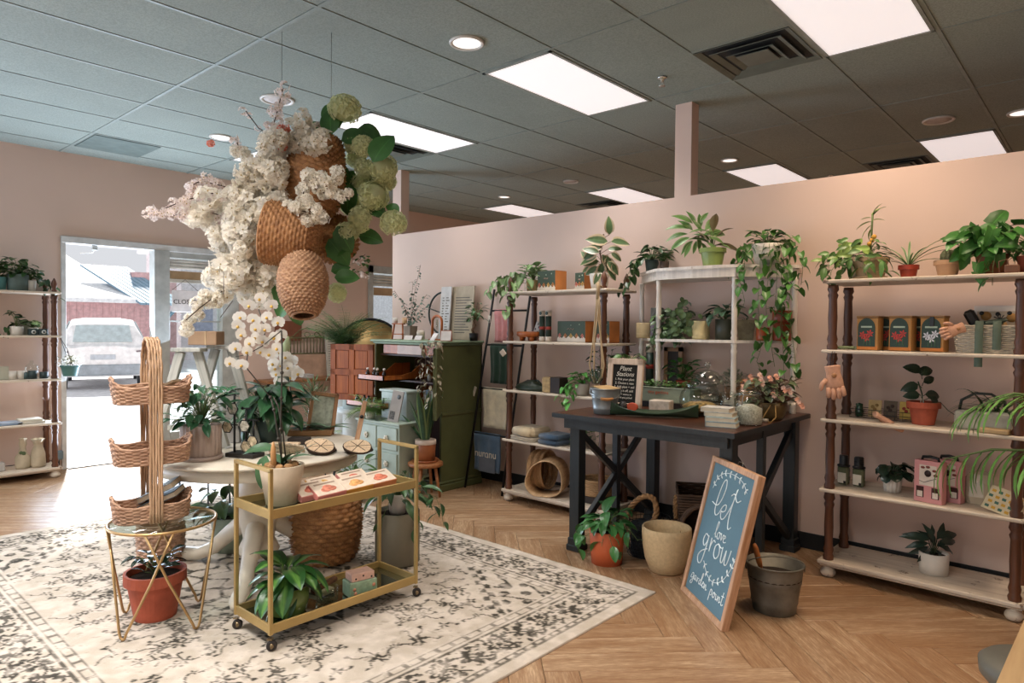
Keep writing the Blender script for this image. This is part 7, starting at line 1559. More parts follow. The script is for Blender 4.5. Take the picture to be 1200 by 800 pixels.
for k in range(4): tag(MB().cbox(0, 0, 0, .12, .085, .010, .002).part('greeting_card', [M(['floral_card_a', 'floral_card_b'][k % 2], ['a39a82', 'b5a58c'][k % 2], .6, var=.4, scale=45)], None, loc=(-3.235+.026*k, 1.80+.012*k, RT+.045+.006*k), rot=(R(-32), R(10), R(46))), ['backmost of the leaning floral cards beside the orchid pot', 'second leaning floral card beside the orchid pot', 'third leaning floral card beside the orchid pot', 'frontmost of the leaning floral cards beside the orchid pot'][k], 'card', 'leaning floral cards on the round table')
t = T('air_plant_tray', 'wooden tray of long grey-green leaves at the back of the round table', 'tray', (-3.78, 2.32, RT), R(48)); MB().box(-.14, -.05, 0, .14, .05, .035, .004).part('tray', [M('tan_tray', '9c7650', .6)], t); F = Foliage(t); AP = leafmesh('airleaf', .22, .05, 'strap', leafmat('grey_blue_leaf', '6f8a72'), .5, .3)
for k in range(12): F.leaf(AP, (-.1+.02*k, rng.uniform(-.03, .03), .04), rng.choice((0, PI))+rng.uniform(-.6, .6), rng.uniform(.0, .5), 0, rng.uniform(.7, 1.1))
F.done()
t = T('vase_of_greenery', 'wispy greenery in a brown glass bottle at the right of the round table', 'plant', (-3.86, 2.50-.12, RT)); MB().lathe([(.001, 0), (.035, 0), (.04, .05), (.018, .09), (.018, .12), (.001, .12)], 20).part('bottle', [M('brown_glass', '7a5533', .15)], t); F = Foliage(t, True); WS = leafmesh('wisp', .06, .010, 'lance', leafmat('wispy_leaf', '6d8f63'), .4, .1, 3)
for k in range(260): a = rng.uniform(0, 6.28); h = rng.uniform(.08, .34); rr = h*.38*rng.random(); F.leaf(WS, (rr*math.cos(a), rr*math.sin(a), h), a, rng.uniform(-.2, 1.4), 0, rng.uniform(.6, 1.2))
for k in range(10): a = k*.63; F.stem([(0, 0, .1), (.04*math.cos(a), .04*math.sin(a), .22), (.08*math.cos(a), .08*math.sin(a), .34)], .0015, 4)
F.done()
t = T('framed_picture', 'tan wooden frame leaning back on the round table behind the wood slices', 'frame', (-3.74, 2.36, RT+.0), (R(-14), R(8), R(60))); fwm = wood('tan_frame_wood', '8b6747', 'b48a64', .5); q = MB()
for a in ((-.09, 0, -.065, .28), (.065, 0, .09, .28), (-.09, 0, .09, .025), (-.09, .255, .09, .28)): q.box(a[0], -.008, a[1], a[2], .008, a[3], .002)
q.part('frame', [fwm], t); MB().box(-.07, -.002, .02, .07, .003, .26).part('picture', [M('pale_floral_picture', 'a9b3a4', .5, var=.25, scale=30)], t)
t = T('easel_board', 'slender wooden easel leg leaning at the right edge of the round table', 'easel', (-3.36, 2.37, RT), (R(-24), R(10), R(50))); MB().cbox(0, 0, .13, .03, .012, .27, .003).part('leg', [fwm], t); MB().ball((0, -.01, .16), .012, 8, 6).part('screw', [blackpl], t)

for o in list(COL.objects):       # keep what stands on the round table within its rim
    if o.parent is None and o.get('category') and o.get('category') != 'ladder' and abs(o.location.z-RT) < .07 and (o.location.xy-Vector(TC)).length < .95: o.location.x *= 1.035; o.location.y *= 1.035
# stool plant
t = T('snake_plant', 'snake plant in a copper glazed pot with white rim on the wooden stool', 'plant', (-4.39, 3.80, .298)); pot(t, .088, .080, .185, M('copper_glaze', '9b5c38', .35, var=.2), saucer=.115); MB().lathe([(.089, .15), (.0905, .152), (.0905, .187), (.084, .187)], 40).part('glazed_rim', [M('pink_white_glaze', 'cdb8a8', .4)], t); F = Foliage(t); SN = leafmesh('snake', .42, .055, 'strap', L_snake, .25, .35, 9)
for k in range(13): a = k*2.4; F.leaf(SN, (.03*math.cos(a), .03*math.sin(a), .17), a, 1.57-rng.uniform(.02, .28), rng.uniform(-.3, .3), rng.uniform(.6, 1.15))
F.leaf(SN, (-.02, -.02, .17), R(190), .85, 0, .75); F.done()
# fern and other plants on and before the dresser
FN = leafmesh('fernlet', .05, .014, 'lance', L_lime, .3, .1, 3); FN2 = leafmesh('fernlet2', .045, .012, 'lance', L_fern, .3, .1, 3)
FN3 = leafmesh('fernlet3', .09, .026, 'lance', L_fern, .3, .1, 3)
def fern(F, c, n, L, me, rng, up=(.2, 1.2), droop=1.3, az=None):
    for k in range(n):
        a = az[k] if az else rng.uniform(0, 6.28); p_ = rng.uniform(*up); l_ = L*rng.uniform(.7, 1.1); P = []; cur = Vector(c); ang = p_; m_ = 12
        for i in range(m_+1):
            P.append(cur.copy()); cur = cur+Vector((math.cos(a)*math.cos(ang), math.sin(a)*math.cos(ang), math.sin(ang)))*(l_/m_); ang -= droop/m_
        F.stem(P, .0013, 4)
        for i in range(2, m_):
            s_ = 1.15-.75*abs(i/m_-.4)
            for sg_ in (-1, 1): F.leaf(me, P[i], a+sg_*1.25, .1, 0, s_)
t = T('potted_fern', 'bright lime fern on the left of the seafoam dresser', 'fern', (-4.98, 3.66, .622)); pot(t, .05, .04, .06, white_c); F = Foliage(t, True); fern(F, (0, 0, .06), 44, .27, FN, rng, (.2, 1.3), 1.4); F.done()
t = T('potted_fern', 'feathery palm-like fern standing behind the open left armoire door', 'fern', (-6.02, 4.12, 1.06)); MB().lathe([(.001, -1.06), (.13, -1.06), (.13, -.02), (.14, 0), (.001, 0)], 24).part('stand', [M('white_plinth', 'c3c9c6', .6)], t); pot(t, .10, .08, .16, M('dark_teal_pot', '3c4b46', .5)); F = Foliage(t, True); fern(F, (0, 0, .14), 64, .55, FN3, rng, (.7, 1.5), 1.0); fern(F, (.18, -.16, .14), 50, .48, FN3, rng, (.8, 1.5), 1.0); F.done()
# green leafy things under cart rail / dresser front
t = T('potted_plant', 'lush green plant on the floor in front of the seafoam dresser', 'plant', (-4.72, 3.30, .0)); pot(t, .11, .08, .16, M('dark_teal_pot', '3c4b46', .5)); F = Foliage(t); rosette(F, LNm, (0, 0, .16), 46, rng, (.03, .16), (-.5, .9), (.7, 1.1), (.0, .16)); F.done()
t = T('wire_plant_stand', 'dark curly wire plant stand with a small fern before the dresser', 'stand', (-4.62, 3.02, 0)); q = MB()
for k in range(3): a = k*2.09; q.tube([(.02*math.cos(a), .02*math.sin(a), .44), (.05*math.cos(a), .05*math.sin(a), .30), (.02*math.cos(a), .02*math.sin(a), .18), (.12*math.cos(a), .12*math.sin(a), .03), (.15*math.cos(a), .15*math.sin(a), 0)], .006, 6)
q.lathe([(.001, .44), (.09, .44), (.09, .45), (.001, .45)], 20); q.part('stand', [M('dark_blue_wire', '2d3338', .5, .4)], t)
t2 = T('potted_fern', 'small pale fern on the curly wire plant stand', 'fern', (-4.62, 3.02, .451)); pot(t2, .05, .04, .08, M('brown_pot', '4a3a2e', .5)); F = Foliage(t2, True); fern(F, (0, 0, .08), 22, .16, FN, rng, (.1, 1.2), 1.5); F.done()
# booklet standing on dresser
t = T('booklet', 'tall grey booklet with round emblem leaning on the seafoam dresser', 'book', (-4.66, 3.66, .622), (R(-10), R(6), R(12))); MB().box(-.06, -.006, 0, .06, .006, .27, .002).part('cover', [M('grey_booklet', 'a39b94', .6, var=.1)], t); flatdots(t, [(.02, .22)], .020, M('booklet_emblem', '5c5f60', .6), -.0065, 'emblem', 18); MB().box(-.045, -.0072, .02, .01, -.006, .09).part('pattern', [M('booklet_pattern', '55534f', .6, var=.8, scale=60)], t)
t = T('vine_plant', 'trailing pinkish vine hanging over the armoire door and shelves', 'plant', (-4.50, 3.93, 1.30)); F = Foliage(t); VI = leafmesh('vine', .05, .026, 'ovate', leafmat('pinkish_grey_leaf', '7d7f66', edge='b79a86'), .5, .2, 4)
for pts in ([(0, 0, .02), (-.02, -.06, .0), (-.04, -.07, -.2), (-.02, -.07, -.42), (-.05, -.08, -.6)], [(0, 0, .02), (.03, -.07, -.02), (.05, -.08, -.25), (.03, -.08, -.5), (.02, -.08, -.66)], [(.1, -.02, .02), (.30, -.2, .0), (.36, -.3, -.1), (.38, -.32, -.3), (.40, -.33, -.5)], [(.1, -.02, .02), (.3, -.16, -.02), (.40, -.26, -.2), (.42, -.28, -.45)]): trail(F, VI, pts, .024, rng, (.7, 1.15))
F.done(stembr)
# armoire top
AT = 1.3225
t = T('round_wall_mirror', 'big round mirror with thin black rim leaning behind the armoire fern', 'mirror', atX(434, 402, -7.0)-Vector((0, 0, .12)), (R(-4), 0, R(52))); MB().tube([(.42*math.cos(k*PI/24), 0, .42*math.sin(k*PI/24)) for k in range(48)], .018, 8, closed=True).part('rim', [bm_], t); MB().lathe([(.001, 0), (.41, 0), (.41, .008), (.001, .008)], 48, 0, RX(PI/2)).part('glass', [M('mirror_reflection_tint', 'b99a66', .35, .6, var=.05)], t)  # tan of the reflected wall is put into the mirror's own colour
MB().cbox(0, .02, -.70, .3, .25, .50, .01).part('stand', [M('white_plinth', 'c3c9c6', .6)], t)
t = T('eucalyptus_pot', 'small leaved eucalyptus in a taupe pot on the armoire top', 'plant', tuple(atY(481, 397, 4.38).xy)+(AT,)); MB().lathe([(.001, 0), (.062, 0), (.07, .13), (.063, .13), (.055, .115), (.001, .115)], 4, 0, RZ(PI/4), False).part('pot', [M('taupe_pot', '8f7c6c', .7)], t); F = Foliage(t); EU = leafmesh('euc', .03, .026, 'round', leafmat('eucalyptus_leaf', '55685a'), .2, .1, 3)
for px, py in ((493, 310), (470, 350), (462, 340), (484, 330), (500, 345), (476, 365), (488, 350), (495, 370), (505, 355)):
    e1 = atY(px, py, 4.38+rng.uniform(-.06, .06))-t.location; trail(F, EU, [(0, 0, .11), (e1.x*.3, e1.y*.3, .11+(e1.z-.11)*.5), e1], .022, rng, (.7, 1.2))
F.done(stembr)
t = T('bonsai', 'ficus bonsai with twisted trunk in a black pot on the armoire top', 'plant', (-4.60, 4.30, AT)); t.location = atY(555, 397, 4.30); t.location.z = AT; pot(t, .042, .036, .07, blackpl); F = Foliage(t)
MB().tube([(0, 0, .06), (-.02, 0, .10), (.02, 0, .14), (.0, 0, .18), (.03, 0, .22)], [.013, .012, .010, .008, .005], 8).part('trunk', [M('bonsai_bark', '6f5540', .9)], t); FB = leafmesh('fb', .085, .038, 'ovate', leafmat('ficus_leaf', '44683f', rough=.3), .6, .25)
for k in range(34): a = rng.uniform(0, 6.28); h = rng.uniform(.18, .34); rr = rng.uniform(.01, .07); F.stem([(.02, 0, .2), (.02+rr*math.cos(a), rr*math.sin(a), h)], .0018, 4); F.leaf(FB, (.02+rr*math.cos(a), rr*math.sin(a), h), a, rng.uniform(-.5, .7), 0, rng.uniform(.7, 1.1))
F.done()
c_ = atY(521, 397, 4.45); 
def signboard(label, px0, px1, py, y, mat, cols):
    a = atY(px0, py, y); b = atY(px1, py, y); t = T('list_board', label, 'board', (a.x, y, AT), (R(-5), 0, 0)); w_ = b.x-a.x; h = .52
    MB().box(0, 0, 0, w_, .012, h, .002).part('board', [mat], t)
    ink = M('board_print', '6a645c', .7)
    for k in range(14):
        z = h*.78-k*.026; q = MB()
        for c0, c1 in cols: q.box(w_*c0, -.0012, z, w_*c1*(.86+.14*math.sin(k*2.3)), 0, z+.009)
        q.part('printed_line', [ink], t)
    return t
signboard('narrow white printed sign board on the armoire top', 513, 525, 397, 4.48, M('white_board', 'c6c4c2', .6), ((.2, .42), (.55, .9)))
signboard('wide beige printed sign board leaning on the partition behind the bonsai', 526, 552, 397, 4.52, M('beige_board', 'ad9f8a', .7), ((.2, .95),))
t = T('hoop_mirror', 'dark round hoop wreath behind the white sign board', 'hoop', (-5.02, 4.58, AT+.25)); t.location = atY(519, 367, 4.60); MB().tube([(.21*math.cos(k*PI/20), 0, .21*math.sin(k*PI/20)) for k in range(40)], .010, 6, closed=True).part('ring', [M('dark_green_ring', '28322d', .5)], t); MB().tube([(-.2, 0, .05), (0, -.01, .0), (.2, 0, -.05)], .006, 6).tube([(0, 0, .2), (.0, 0, -.24)], .006, 6).part('spokes', [M('dark_green_ring', '28322d', .5)], t)
t = T('wooden_arch', 'light wooden arched stand with a green stem on the armoire top', 'stand', tuple(atY(512, 397, 4.2).xy)+(AT,), R(10)); q = MB(); S = [(.055*math.cos(PI*k/12)*-1, 0, .17+.055*math.sin(PI*k/12)) for k in range(13)]; q.tube([(-.055, 0, .012)]+S+[(.055, 0, .012)], .013, 8); q.cbox(0, 0, .006, .15, .06, .012); q.part('arch', [orw2], t); MB().tube([(0, 0, .17), (0, 0, .10)], .010, 8).part('test_tube', [gls], t); MB().tube([(0, 0, .19), (.0, 0, .12)], .003, 5).part('green_stem', [stemg], t)
t = T('wooden_frame_stand', 'little wooden A frame shelf with white candle tins on the armoire top', 'stand', tuple(atY(467, 397, 4.15).xy)+(AT,), R(20)); q = MB()
for s_ in (-1, 1): q.tube([(s_*.06, -.02, 0), (s_*.045, 0, .15)], .008, 6)
q.cbox(0, -.01, .05, .11, .05, .01); q.cbox(0, 0, .15, .12, .06, .01); q.part('frame', [orw2], t)
for k, (c, lab) in enumerate((('cfc9c0', 'white tin on top of the little wooden A frame'), ('c9a27c', 'tan tin on top of the little wooden A frame'))):
    p_ = atY(463+k*9, 397, 4.15); tag(MB().lathe([(.001, 0), (.024, 0), (.024, .055), (.001, .055)], 20).part('candle_tin', [M('tin_'+c, c, .5)], None, loc=(p_.x, 4.15+.02*k, AT+.1555)), lab, 'tin')
tag(MB().lathe([(.001, 0), (.038, 0), (.04, .07), (.03, .09), (.001, .09)], 24).part('candle_jar', [M('milky_glass', 'cbbcab', .3)], None, loc=tuple(atY(493, 397, 4.25).xy)+(AT,)), 'milky white jar candle on the armoire top beside the taupe pot', 'candle')
for k, (px, rz_, lab) in enumerate(((478, .5, 'white folded card lying at the front of the armoire top'), (489, .2, 'second white folded card at the front of the armoire top'), (506, -.2, 'white tent card leaning by the wooden arch'))):
    tag(MB().box(-.04, -.002, 0, .04, .002, .05+.03*(k == 2), .001).part('card', [M('card_white', 'cfc8c4', .7)], None, loc=tuple(atY(px, 397, 4.02).xy)+(AT+.001,), rot=(R(-35), 0, rz_)), lab, 'card')
t = T('tent_sign', 'small triangular copper and white tent sign on the armoire top', 'sign', tuple(atY(523, 397, 4.05).xy)+(AT,), R(35)); MB().add([(-.05, -.03, 0), (.05, -.03, 0), (.05, 0, .095), (-.05, 0, .095), (-.05, .03, 0), (.05, .03, 0)], [(0, 1, 2, 3), (3, 2, 5, 4), (0, 3, 4), (1, 5, 2), (0, 4, 5, 1)]).part('card', [M('copper_card', '9a5a40', .6)], t); MB().add([(-.045, -.031, .005), (.045, -.031, .005), (.045, -.003, .088), (-.045, -.003, .088)], [(0, 1, 2, 3)]).part('white_face', [M('card_white', 'cfc8c4', .7)], t)

# towels on the ladder rack (hang over rungs)
def hang(label, x0, x1, z, L, col, cat='towel', lean=.2028):
    y = 4.25+z*lean; t = T('hanging_towel', label, cat, (-4.366, y, z)); m_ = M('towel_'+col, col, .95, var=.1, scale=20, bump=.5, bscale=200, sheen=.3); n = 22; vs = []; rows = 12
    for i in range(rows+1):
        u = i/rows; zz = .013 if i == 0 else .010-L*u
        for j in range(n+1):
            v = j/n; w_ = .006*math.sin(v*PI*5+.6*u)*min(1, u*3); sh = .018*u*math.sin(u*3); vs.append((x0+(x1-x0)*(v*(1-.04*u)+.02*u)+sh, (-.001 if i == 0 else -.014)+w_-.004*u, zz))
    A = len(vs); vs2 = [(x, y+.007 if z > .012 else y+.018, z) for x, y, z in vs]; N = A
    fs = []
    for i in range(rows):
        for j in range(n): a = i*(n+1)+j; fs += [(a, a+n+1, a+n+2, a+1), (N+a, N+a+1, N+a+n+2, N+a+n+1)]
    for i in range(rows): a = i*(n+1); b = a+n; fs += [(a, N+a, N+a+n+1, a+n+1), (b, b+n+1, N+b+n+1, N+b)]
    for j in range(n): a = rows*(n+1)+j; fs += [(a, N+a, N+a+1, a+1)]; fs += [(j, j+1, N+j+1, N+j)]
    MB().add(vs+vs2, fs, 0, True).part('cloth', [m_], t); return t
hang('dusty pink towel on the top rung of the black ladder rack', .05, .22, 1.60, .30, 'c98583'); hang('dark green towel on the second rung of the black ladder rack', .06, .27, 1.285, .36, '2c473a')
hang('cream sweatshirt folded over the third rung of the black ladder rack', .05, .34, .89, .36, 'efe4ca', 'sweatshirt')
tb_ = hang('blue sweatshirt with white letters on the lowest rung of the black ladder rack', .02, .34, .49, .34, '4a6178', 'sweatshirt')
lt = text('nutunu', .095, M('white_lettering', 'd5ccbc', .7), tb_, (.18, -.027, -.16), (R(90), R(180), 0)); lt.scale = (1, 1, 1)
MB().cbox(.20, -.026, -.27, .20, .004, .13, .002).part('grey_patch', [M('towel_grey', '5c6068', .95)], tb_)
tag(MB().cbox(0, 0, 0, .03, .004, .09, .001).part('swing_tag', [cwhite], None, loc=(-4.385, 4.38, .86), rot=(0, R(20), 0)), 'white swing tag on the left rail of the ladder rack', 'tag'); tag(MB().cbox(0, 0, 0, .03, .004, .11, .001).part('swing_tag', [cwhite], None, loc=(-4.37, 4.55, 1.50), rot=(0, R(3), 0)), 'white swing tag at the top of the ladder rack', 'tag')
# ================================================================== far left wall decor
t = T('gate_decor', 'small verdigris metal gate ornament on the wall above the console', 'ornament', (LW+.03, 4.42, 1.09), R(90)); vg = M('verdigris_metal', '6d6a48', .6, .4); W_ = .56
q = MB(); q.tube([(0, 0, 0), (W_, 0, 0)], .010, 6).tube([(0, 0, .20), (W_, 0, .20)], .010, 6)
for k in range(13): q.tube([(W_*k/12, 0, 0), (W_*k/12, 0, .20)], .006, 5)
q.tube([(0, 0, .20), (.08, 0, .22), (.16, 0, .29), (.28, 0, .33), (.40, 0, .29), (.48, 0, .22), (.56, 0, .20)], .008, 6)
for c in (.14, .28, .42): q.tube([(c+.04*math.cos(a*PI/6), 0, .24+.03*math.sin(a*PI/6)) for a in range(12)], .005, 5, closed=True)
q.part('gate', [vg], t)
t = T('tan_panel', 'plain tan board on the console against the wall', 'board', (LW+.06, 4.42, .79), (R(-3), 0, R(90))); MB().box(0, -.01, .0, .56, .01, .29, .003).part('board', [M('tan_board', 'bb9880', .7)], t)
t = T('list_board', 'white printed list board on the console beside the armoire door', 'board', (LW+.10, 4.95, .791), (R(-6), 0, R(90))); MB().box(0, -.01, 0, .27, .01, .57, .003).part('board', [M('offwhite_board', 'c0baae', .7)], t)
for k in range(14): MB().box(.03, -.0112, .07+k*.031, .03+.20*(.8+.2*math.sin(k*1.9)), -.01, .077+k*.031).part('printed_line', [M('board_print', '6a645c', .7)], t)
tag(MB().cbox(0, 0, .025, .14, .10, .05, .003).part('white_box', [M('chalk_white_box', 'b9b4ae', .7)], None, loc=(LW+.2, 4.60, .791)), 'flat white box lying on the far console', 'box')
tag(MB().box(-.18, -.012, -.25, .18, .012, .0, .003).part('wall_plaque', [M('rust_plaque', '7c4a35', .7)], None, loc=tuple(atX(338, 376, LW+.02)+Vector((0, 0, .0))), rot=(0, 0, R(90))), 'reddish brown plaque on the far wall behind the hanging basket', 'plaque')

# ================================================================== left shelf unit items (at the wall, beside the doorway)
def lpot(label, x, y, z, r1, r0, h, mat, me=None, n=0, spread=.08, up=.08, trails=(), group=None):
    t = T('potted_plant', label, 'plant', (x, y, z), 0, group); pot(t, r1, r0, h, mat); F = Foliage(t)
    if n: rosette(F, me, (0, 0, h), n, rng, (.01, spread), (-.6, .7), (.7, 1.15), (.0, up))
    for p_ in trails: trail(F, me, p_, .04, rng, (.7, 1.1))
    F.done(); return t
X_ = -7.55
gg = M('grey_teal_pot', '5c6c68', .5); lpot('green plant in a grey cylinder pot at the left of the left unit top', X_, 1.60, Z4, .085, .08, .15, gg, HPd, 40, .15, .14); lpot('plant in a small white ribbed pot on the left unit top', X_, 1.70, Z4, .045, .038, .10, white_c, HPd, 26, .09, .12, ([(0, .03, .12), (0, .12, .10), (0, .16, .05), (.02, .2, .02)], [(.03, .02, .12), (.1, .10, .06), (.12, .14, -.02), (.12, .2, -.08)]))
lpot('plant in a teal pot on the left unit top, cut by the left edge', X_, 1.46, Z4, .06, .05, .12, M('teal_glaze', '4d7a78', .4), HPd, 30, .13, .12)
lpot('dark plant in a white square pot on the second board of the left unit', X_, 1.59, Z3, .055, .05, .08, white_c, HPd, 16, .06, .14, ([(0, -.03, .08), (0, -.09, .05), (0, -.1, -.02)],)); lpot('variegated plant behind the two dark tins on the left unit', X_-.03, 1.72, Z3, .045, .04, .07, white_c, HS, 18, .07, .06)
tag(MB().cbox(0, 0, .055, .02, .10, .11, .002).part('pale_box', [M('pale_box_card', 'b8b6a4', .7)], None, loc=(X_-.05, 1.66, Z3)), 'pale green box standing behind the white square pot on the left unit', 'box')
for k, (y, lab) in enumerate(((1.70, 'dark tin with round white emblem, left of the pair on the left unit'), (1.78, 'dark tin with round white emblem, right of the pair on the left unit'))):
    t = T('tea_tin', lab, 'tin', (X_+.06, y, Z3), R(90), 'dark tins on the left unit'); MB().box(-.034, -.034, 0, .034, .034, .06, .006).part('tin', [M('dark_teal_tin', '2f3f40', .4)], t); flatdots(t, [(0, .03)], .019, M('tin_emblem', 'c9cbc6', .5), -.0345, 'emblem', 18); flatdots(t, [(0, .03)], .009, M('dark_teal_tin', '2f3f40', .4), -.036, 'emblem_mark', 12)
tag(MB().cbox(0, 0, .06, .03, .09, .12, .003).part('emblem_card', [M('pale_box_card', 'c4bfb4', .7)], None, loc=(X_, 1.48, Z2)), 'cream card with round emblem at the left edge on the left unit', 'card'); 
for k, (y, r_, lab) in enumerate(((1.555, .032, 'white mug left of the glass bottles on the left unit'), (1.62, .03, 'second white mug on the left unit'))): tag(MB().lathe([(.001, 0), (r_, 0), (r_, .075), (r_-.004, .075), (r_-.005, .01), (.001, .01)], 24).part('mug', [white_c], None, loc=(X_, y, Z2)), lab, 'mug')
t = T('candle_jar', 'dark teal candle jar in front of the clear bottle on the left unit', 'candle', (X_+.04, 1.70, Z2)); MB().lathe([(.001, 0), (.036, 0), (.036, .075), (.001, .075)], 24).part('jar', [M('dark_teal_tin', '2f3f40', .4)], t); t = T('glass_bottle', 'clear round glass bottle behind the dark candle jar on the left unit', 'bottle', (X_-.03, 1.71, Z2)); MB().lathe([(.001, 0), (.05, 0), (.055, .09), (.045, .12), (.016, .14), (.014, .165), (.001, .168)], 28).part('glass', [gls], t); tag(MB().lathe([(.001, 0), (.034, 0), (.034, .06), (.001, .06)], 24).part('candle_jar', [M('dark_teal_tin', '2f3f40', .4)], None, loc=(X_+.04, 1.79, Z2)), 'dark teal candle jar nearest the right post of the left unit', 'candle')
tag(MB().lathe([(.001, 0), (.034, 0), (.034, .06), (.001, .06)], 24).part('candle_jar', [M('mid_teal_tin', '4a5e5e', .4)], None, loc=(X_+.0, 1.66, Z2)), 'greyish teal candle jar between the mugs and the clear bottle on the left unit', 'candle')
for k, (y, z, c, lab) in enumerate(((1.50, 0, '8fa1b8', 'blue printed booklets pile at the left of the fourth board'), (1.53, .013, 'a9b4c4', 'upper blue printed booklet on the fourth board of the left unit'), (1.70, 0, 'cfc8ba', 'cream folded towel flat on the fourth board of the left unit'), (1.68, .02, 'd4cdbd', 'second cream towel on the fourth board of the left unit'))): tag(MB().cbox(0, 0, .0065 if k < 2 else .010, .16, .16 if k < 2 else .18, .013 if k < 2 else .019, .004).part('booklet' if k < 2 else 'folded_cloth', [M('flat_'+c, c, .8)], None, loc=(X_+.02, y, Z1+z)), lab, 'booklet' if k < 2 else 'towel')
t = T('figurine', 'pale crowned figurine with a small planter on the bottom board of the left unit', 'figurine', (X_, 1.63, Z0)); bis = M('bisque_ceramic', 'b9ab93', .8, var=.12, bump=.6, bscale=60)
MB().lathe([(.001, 0), (.055, 0), (.06, .03), (.058, .11), (.035, .14), (.022, .19), (.03, .22), (.026, .26), (.03, .275), (.02, .28), (.001, .27)], 28, 0, None, True, lambda i, k, a: .004*math.sin(5*a+i)).part('body', [bis], t); MB().ball((.03, 0, .14), .02, 8, 6).ball((.035, -.02, .15), .016, 8, 6).part('greenery', [M('moss', '5c6b4c', .9)], t)
t = T('sack_vase', 'cream sack shaped vase with gathered neck on the bottom board of the left unit', 'vase', (X_+.02, 1.745, Z0)); MB().lathe([(.001, 0), (.055, 0), (.062, .03), (.06, .12), (.045, .17), (.032, .20), (.034, .22), (.052, .265), (.046, .262), (.028, .22), (.001, .20)], 32, 0, None, True, lambda i, k, a: (.006 if i > 6 else .003)*math.sin(6*a+i)).part('vase', [bis], t)
tag(MB().cbox(0, 0, .04, .09, .10, .08, .008).part('white_box', [M('chalk_white_box', 'b9b4ae', .7)], None, loc=(X_, 1.44, Z0)), 'small white box cut by the left edge on the bottom board of the left unit', 'box')
t = T('hanging_planter', 'teal hanging pot of small flowers on a hook of the left shelf unit', 'planter', (-7.33, 1.955, .955)); pot(t, .078, .055, .10, M('teal_glaze', '4d7a78', .4), (.003, .015)); F = Foliage(t, True); 
for k in range(180): a = rng.uniform(0, 6.28); rr = rng.uniform(0, .10); F.leaf(SG, (rr*math.cos(a), rr*math.sin(a), .10+rng.uniform(0, .08)), a, rng.uniform(-.4, 1.2), 0, rng.uniform(.6, 1.1))
F.done(); MB().tube([(-.07, 0, .10), (-.06, -.02, .22), (-.07, -.06, .36), (-.09, -.08, .38)], .003, 5).tube([(.07, 0, .10), (.0, -.02, .25), (-.07, -.06, .36)], .003, 5).part('wire_hanger', [M('dark_blue_wire', '2d3338', .5, .4)], t)
tag(MB().cbox(0, 0, 0, .05, .06, .09, .01).part('door_stop', [M('blue_grey_rubber', '6d7f88', .6)], None, loc=(LW+.05, 1.965, .155)), 'small blue-grey door holder at the foot of the door frame', 'holder')

# ================================================================== hanging arrangement of baskets, blossom and hydrangeas
HD = 3.85
A = T('hanging_arrangement', 'hanging arrangement of upturned wicker baskets, white blossom and green hydrangeas', 'flower arrangement', atD(360, 250, HD))
A0 = Vector(A.location)
def L(px, py, d=HD): return atD(px, py, d)-A0
def frame_at(px, py, ax, depth=0.0, d=HD):
    """matrix whose +Z is the given picture-plane direction (right, up, towards the viewer)"""
    z = (CR*ax[0]+CU*ax[1]-CF*ax[2]).normalized(); x = z.cross(-CF).normalized() if abs(z.dot(CF)) < .98 else CR; y = z.cross(x)
    m_ = Matrix((x, y, z)).transposed().to_4x4(); return TR(L(px, py, d)) @ m_
wk1 = wood('orange_wicker', '7a4c2c', 'c08c5a', .7, 0, 36); wk2 = wood('brown_wicker', '6a4220', 'b07a44', .7, 0, 36)
pf = MB
def hb(px, py, ax, prof, mat, d, nm, cols=56, rowh=.016, amp=.005, label=None):
    o = wicker_lathe(A, prof, mat, cols, amp, .010, nm, rowh, frame_at(px, py, ax, 0, d)); 
    if label: o['label'] = label
    return o
hb(388, 160, (-.38, -1, .10), [(.002, 0), (.05, .004), (.085, .04), (.125, .12), (.165, .22), (.185, .33), (.18, .40), (.165, .44)], wk1, 3.86, 'basket', 42, .024, .010, 'upper cone shaped basket with chunky weave')
hb(374, 282, (-1, .16, .12), [(.002, 0), (.09, .005), (.14, .04), (.158, .11), (.162, .18), (.165, .24), (.166, .275)], wk1, 3.62, 'basket', 48, .018, .007, 'left bucket shaped basket lying with its mouth to the left')
hb(354, 299, (.12, -1, .30), [(.002, 0), (.07, .005), (.105, .05), (.125, .12), (.125, .19), (.105, .27), (.072, .325), (.06, .335)], wood('fine_brown_wicker', '7c5238', 'c09670', .7, 0, 50), 3.55, 'basket', 48, .016, .006, 'lower vase shaped basket with its mouth down')
hb(383, 258, (.34, -1, -.1), [(.002, 0), (.09, .004), (.13, .05), (.14, .12), (.12, .20), (.07, .235), (.002, .24)], wk2, 3.95, 'basket', 40, .024, .010, 'dark basket at the back right')
# wires to the ceiling
q = MB()
for px, py in ((388, 165), (330, 200)): p = L(px, py, 3.9); q.tube([p, Vector((p.x, p.y, CH-A0.z-.005))], .0016, 5)
q.part('hanging_wire', [M('thin_wire', '8d918c', .4, .8)], A)
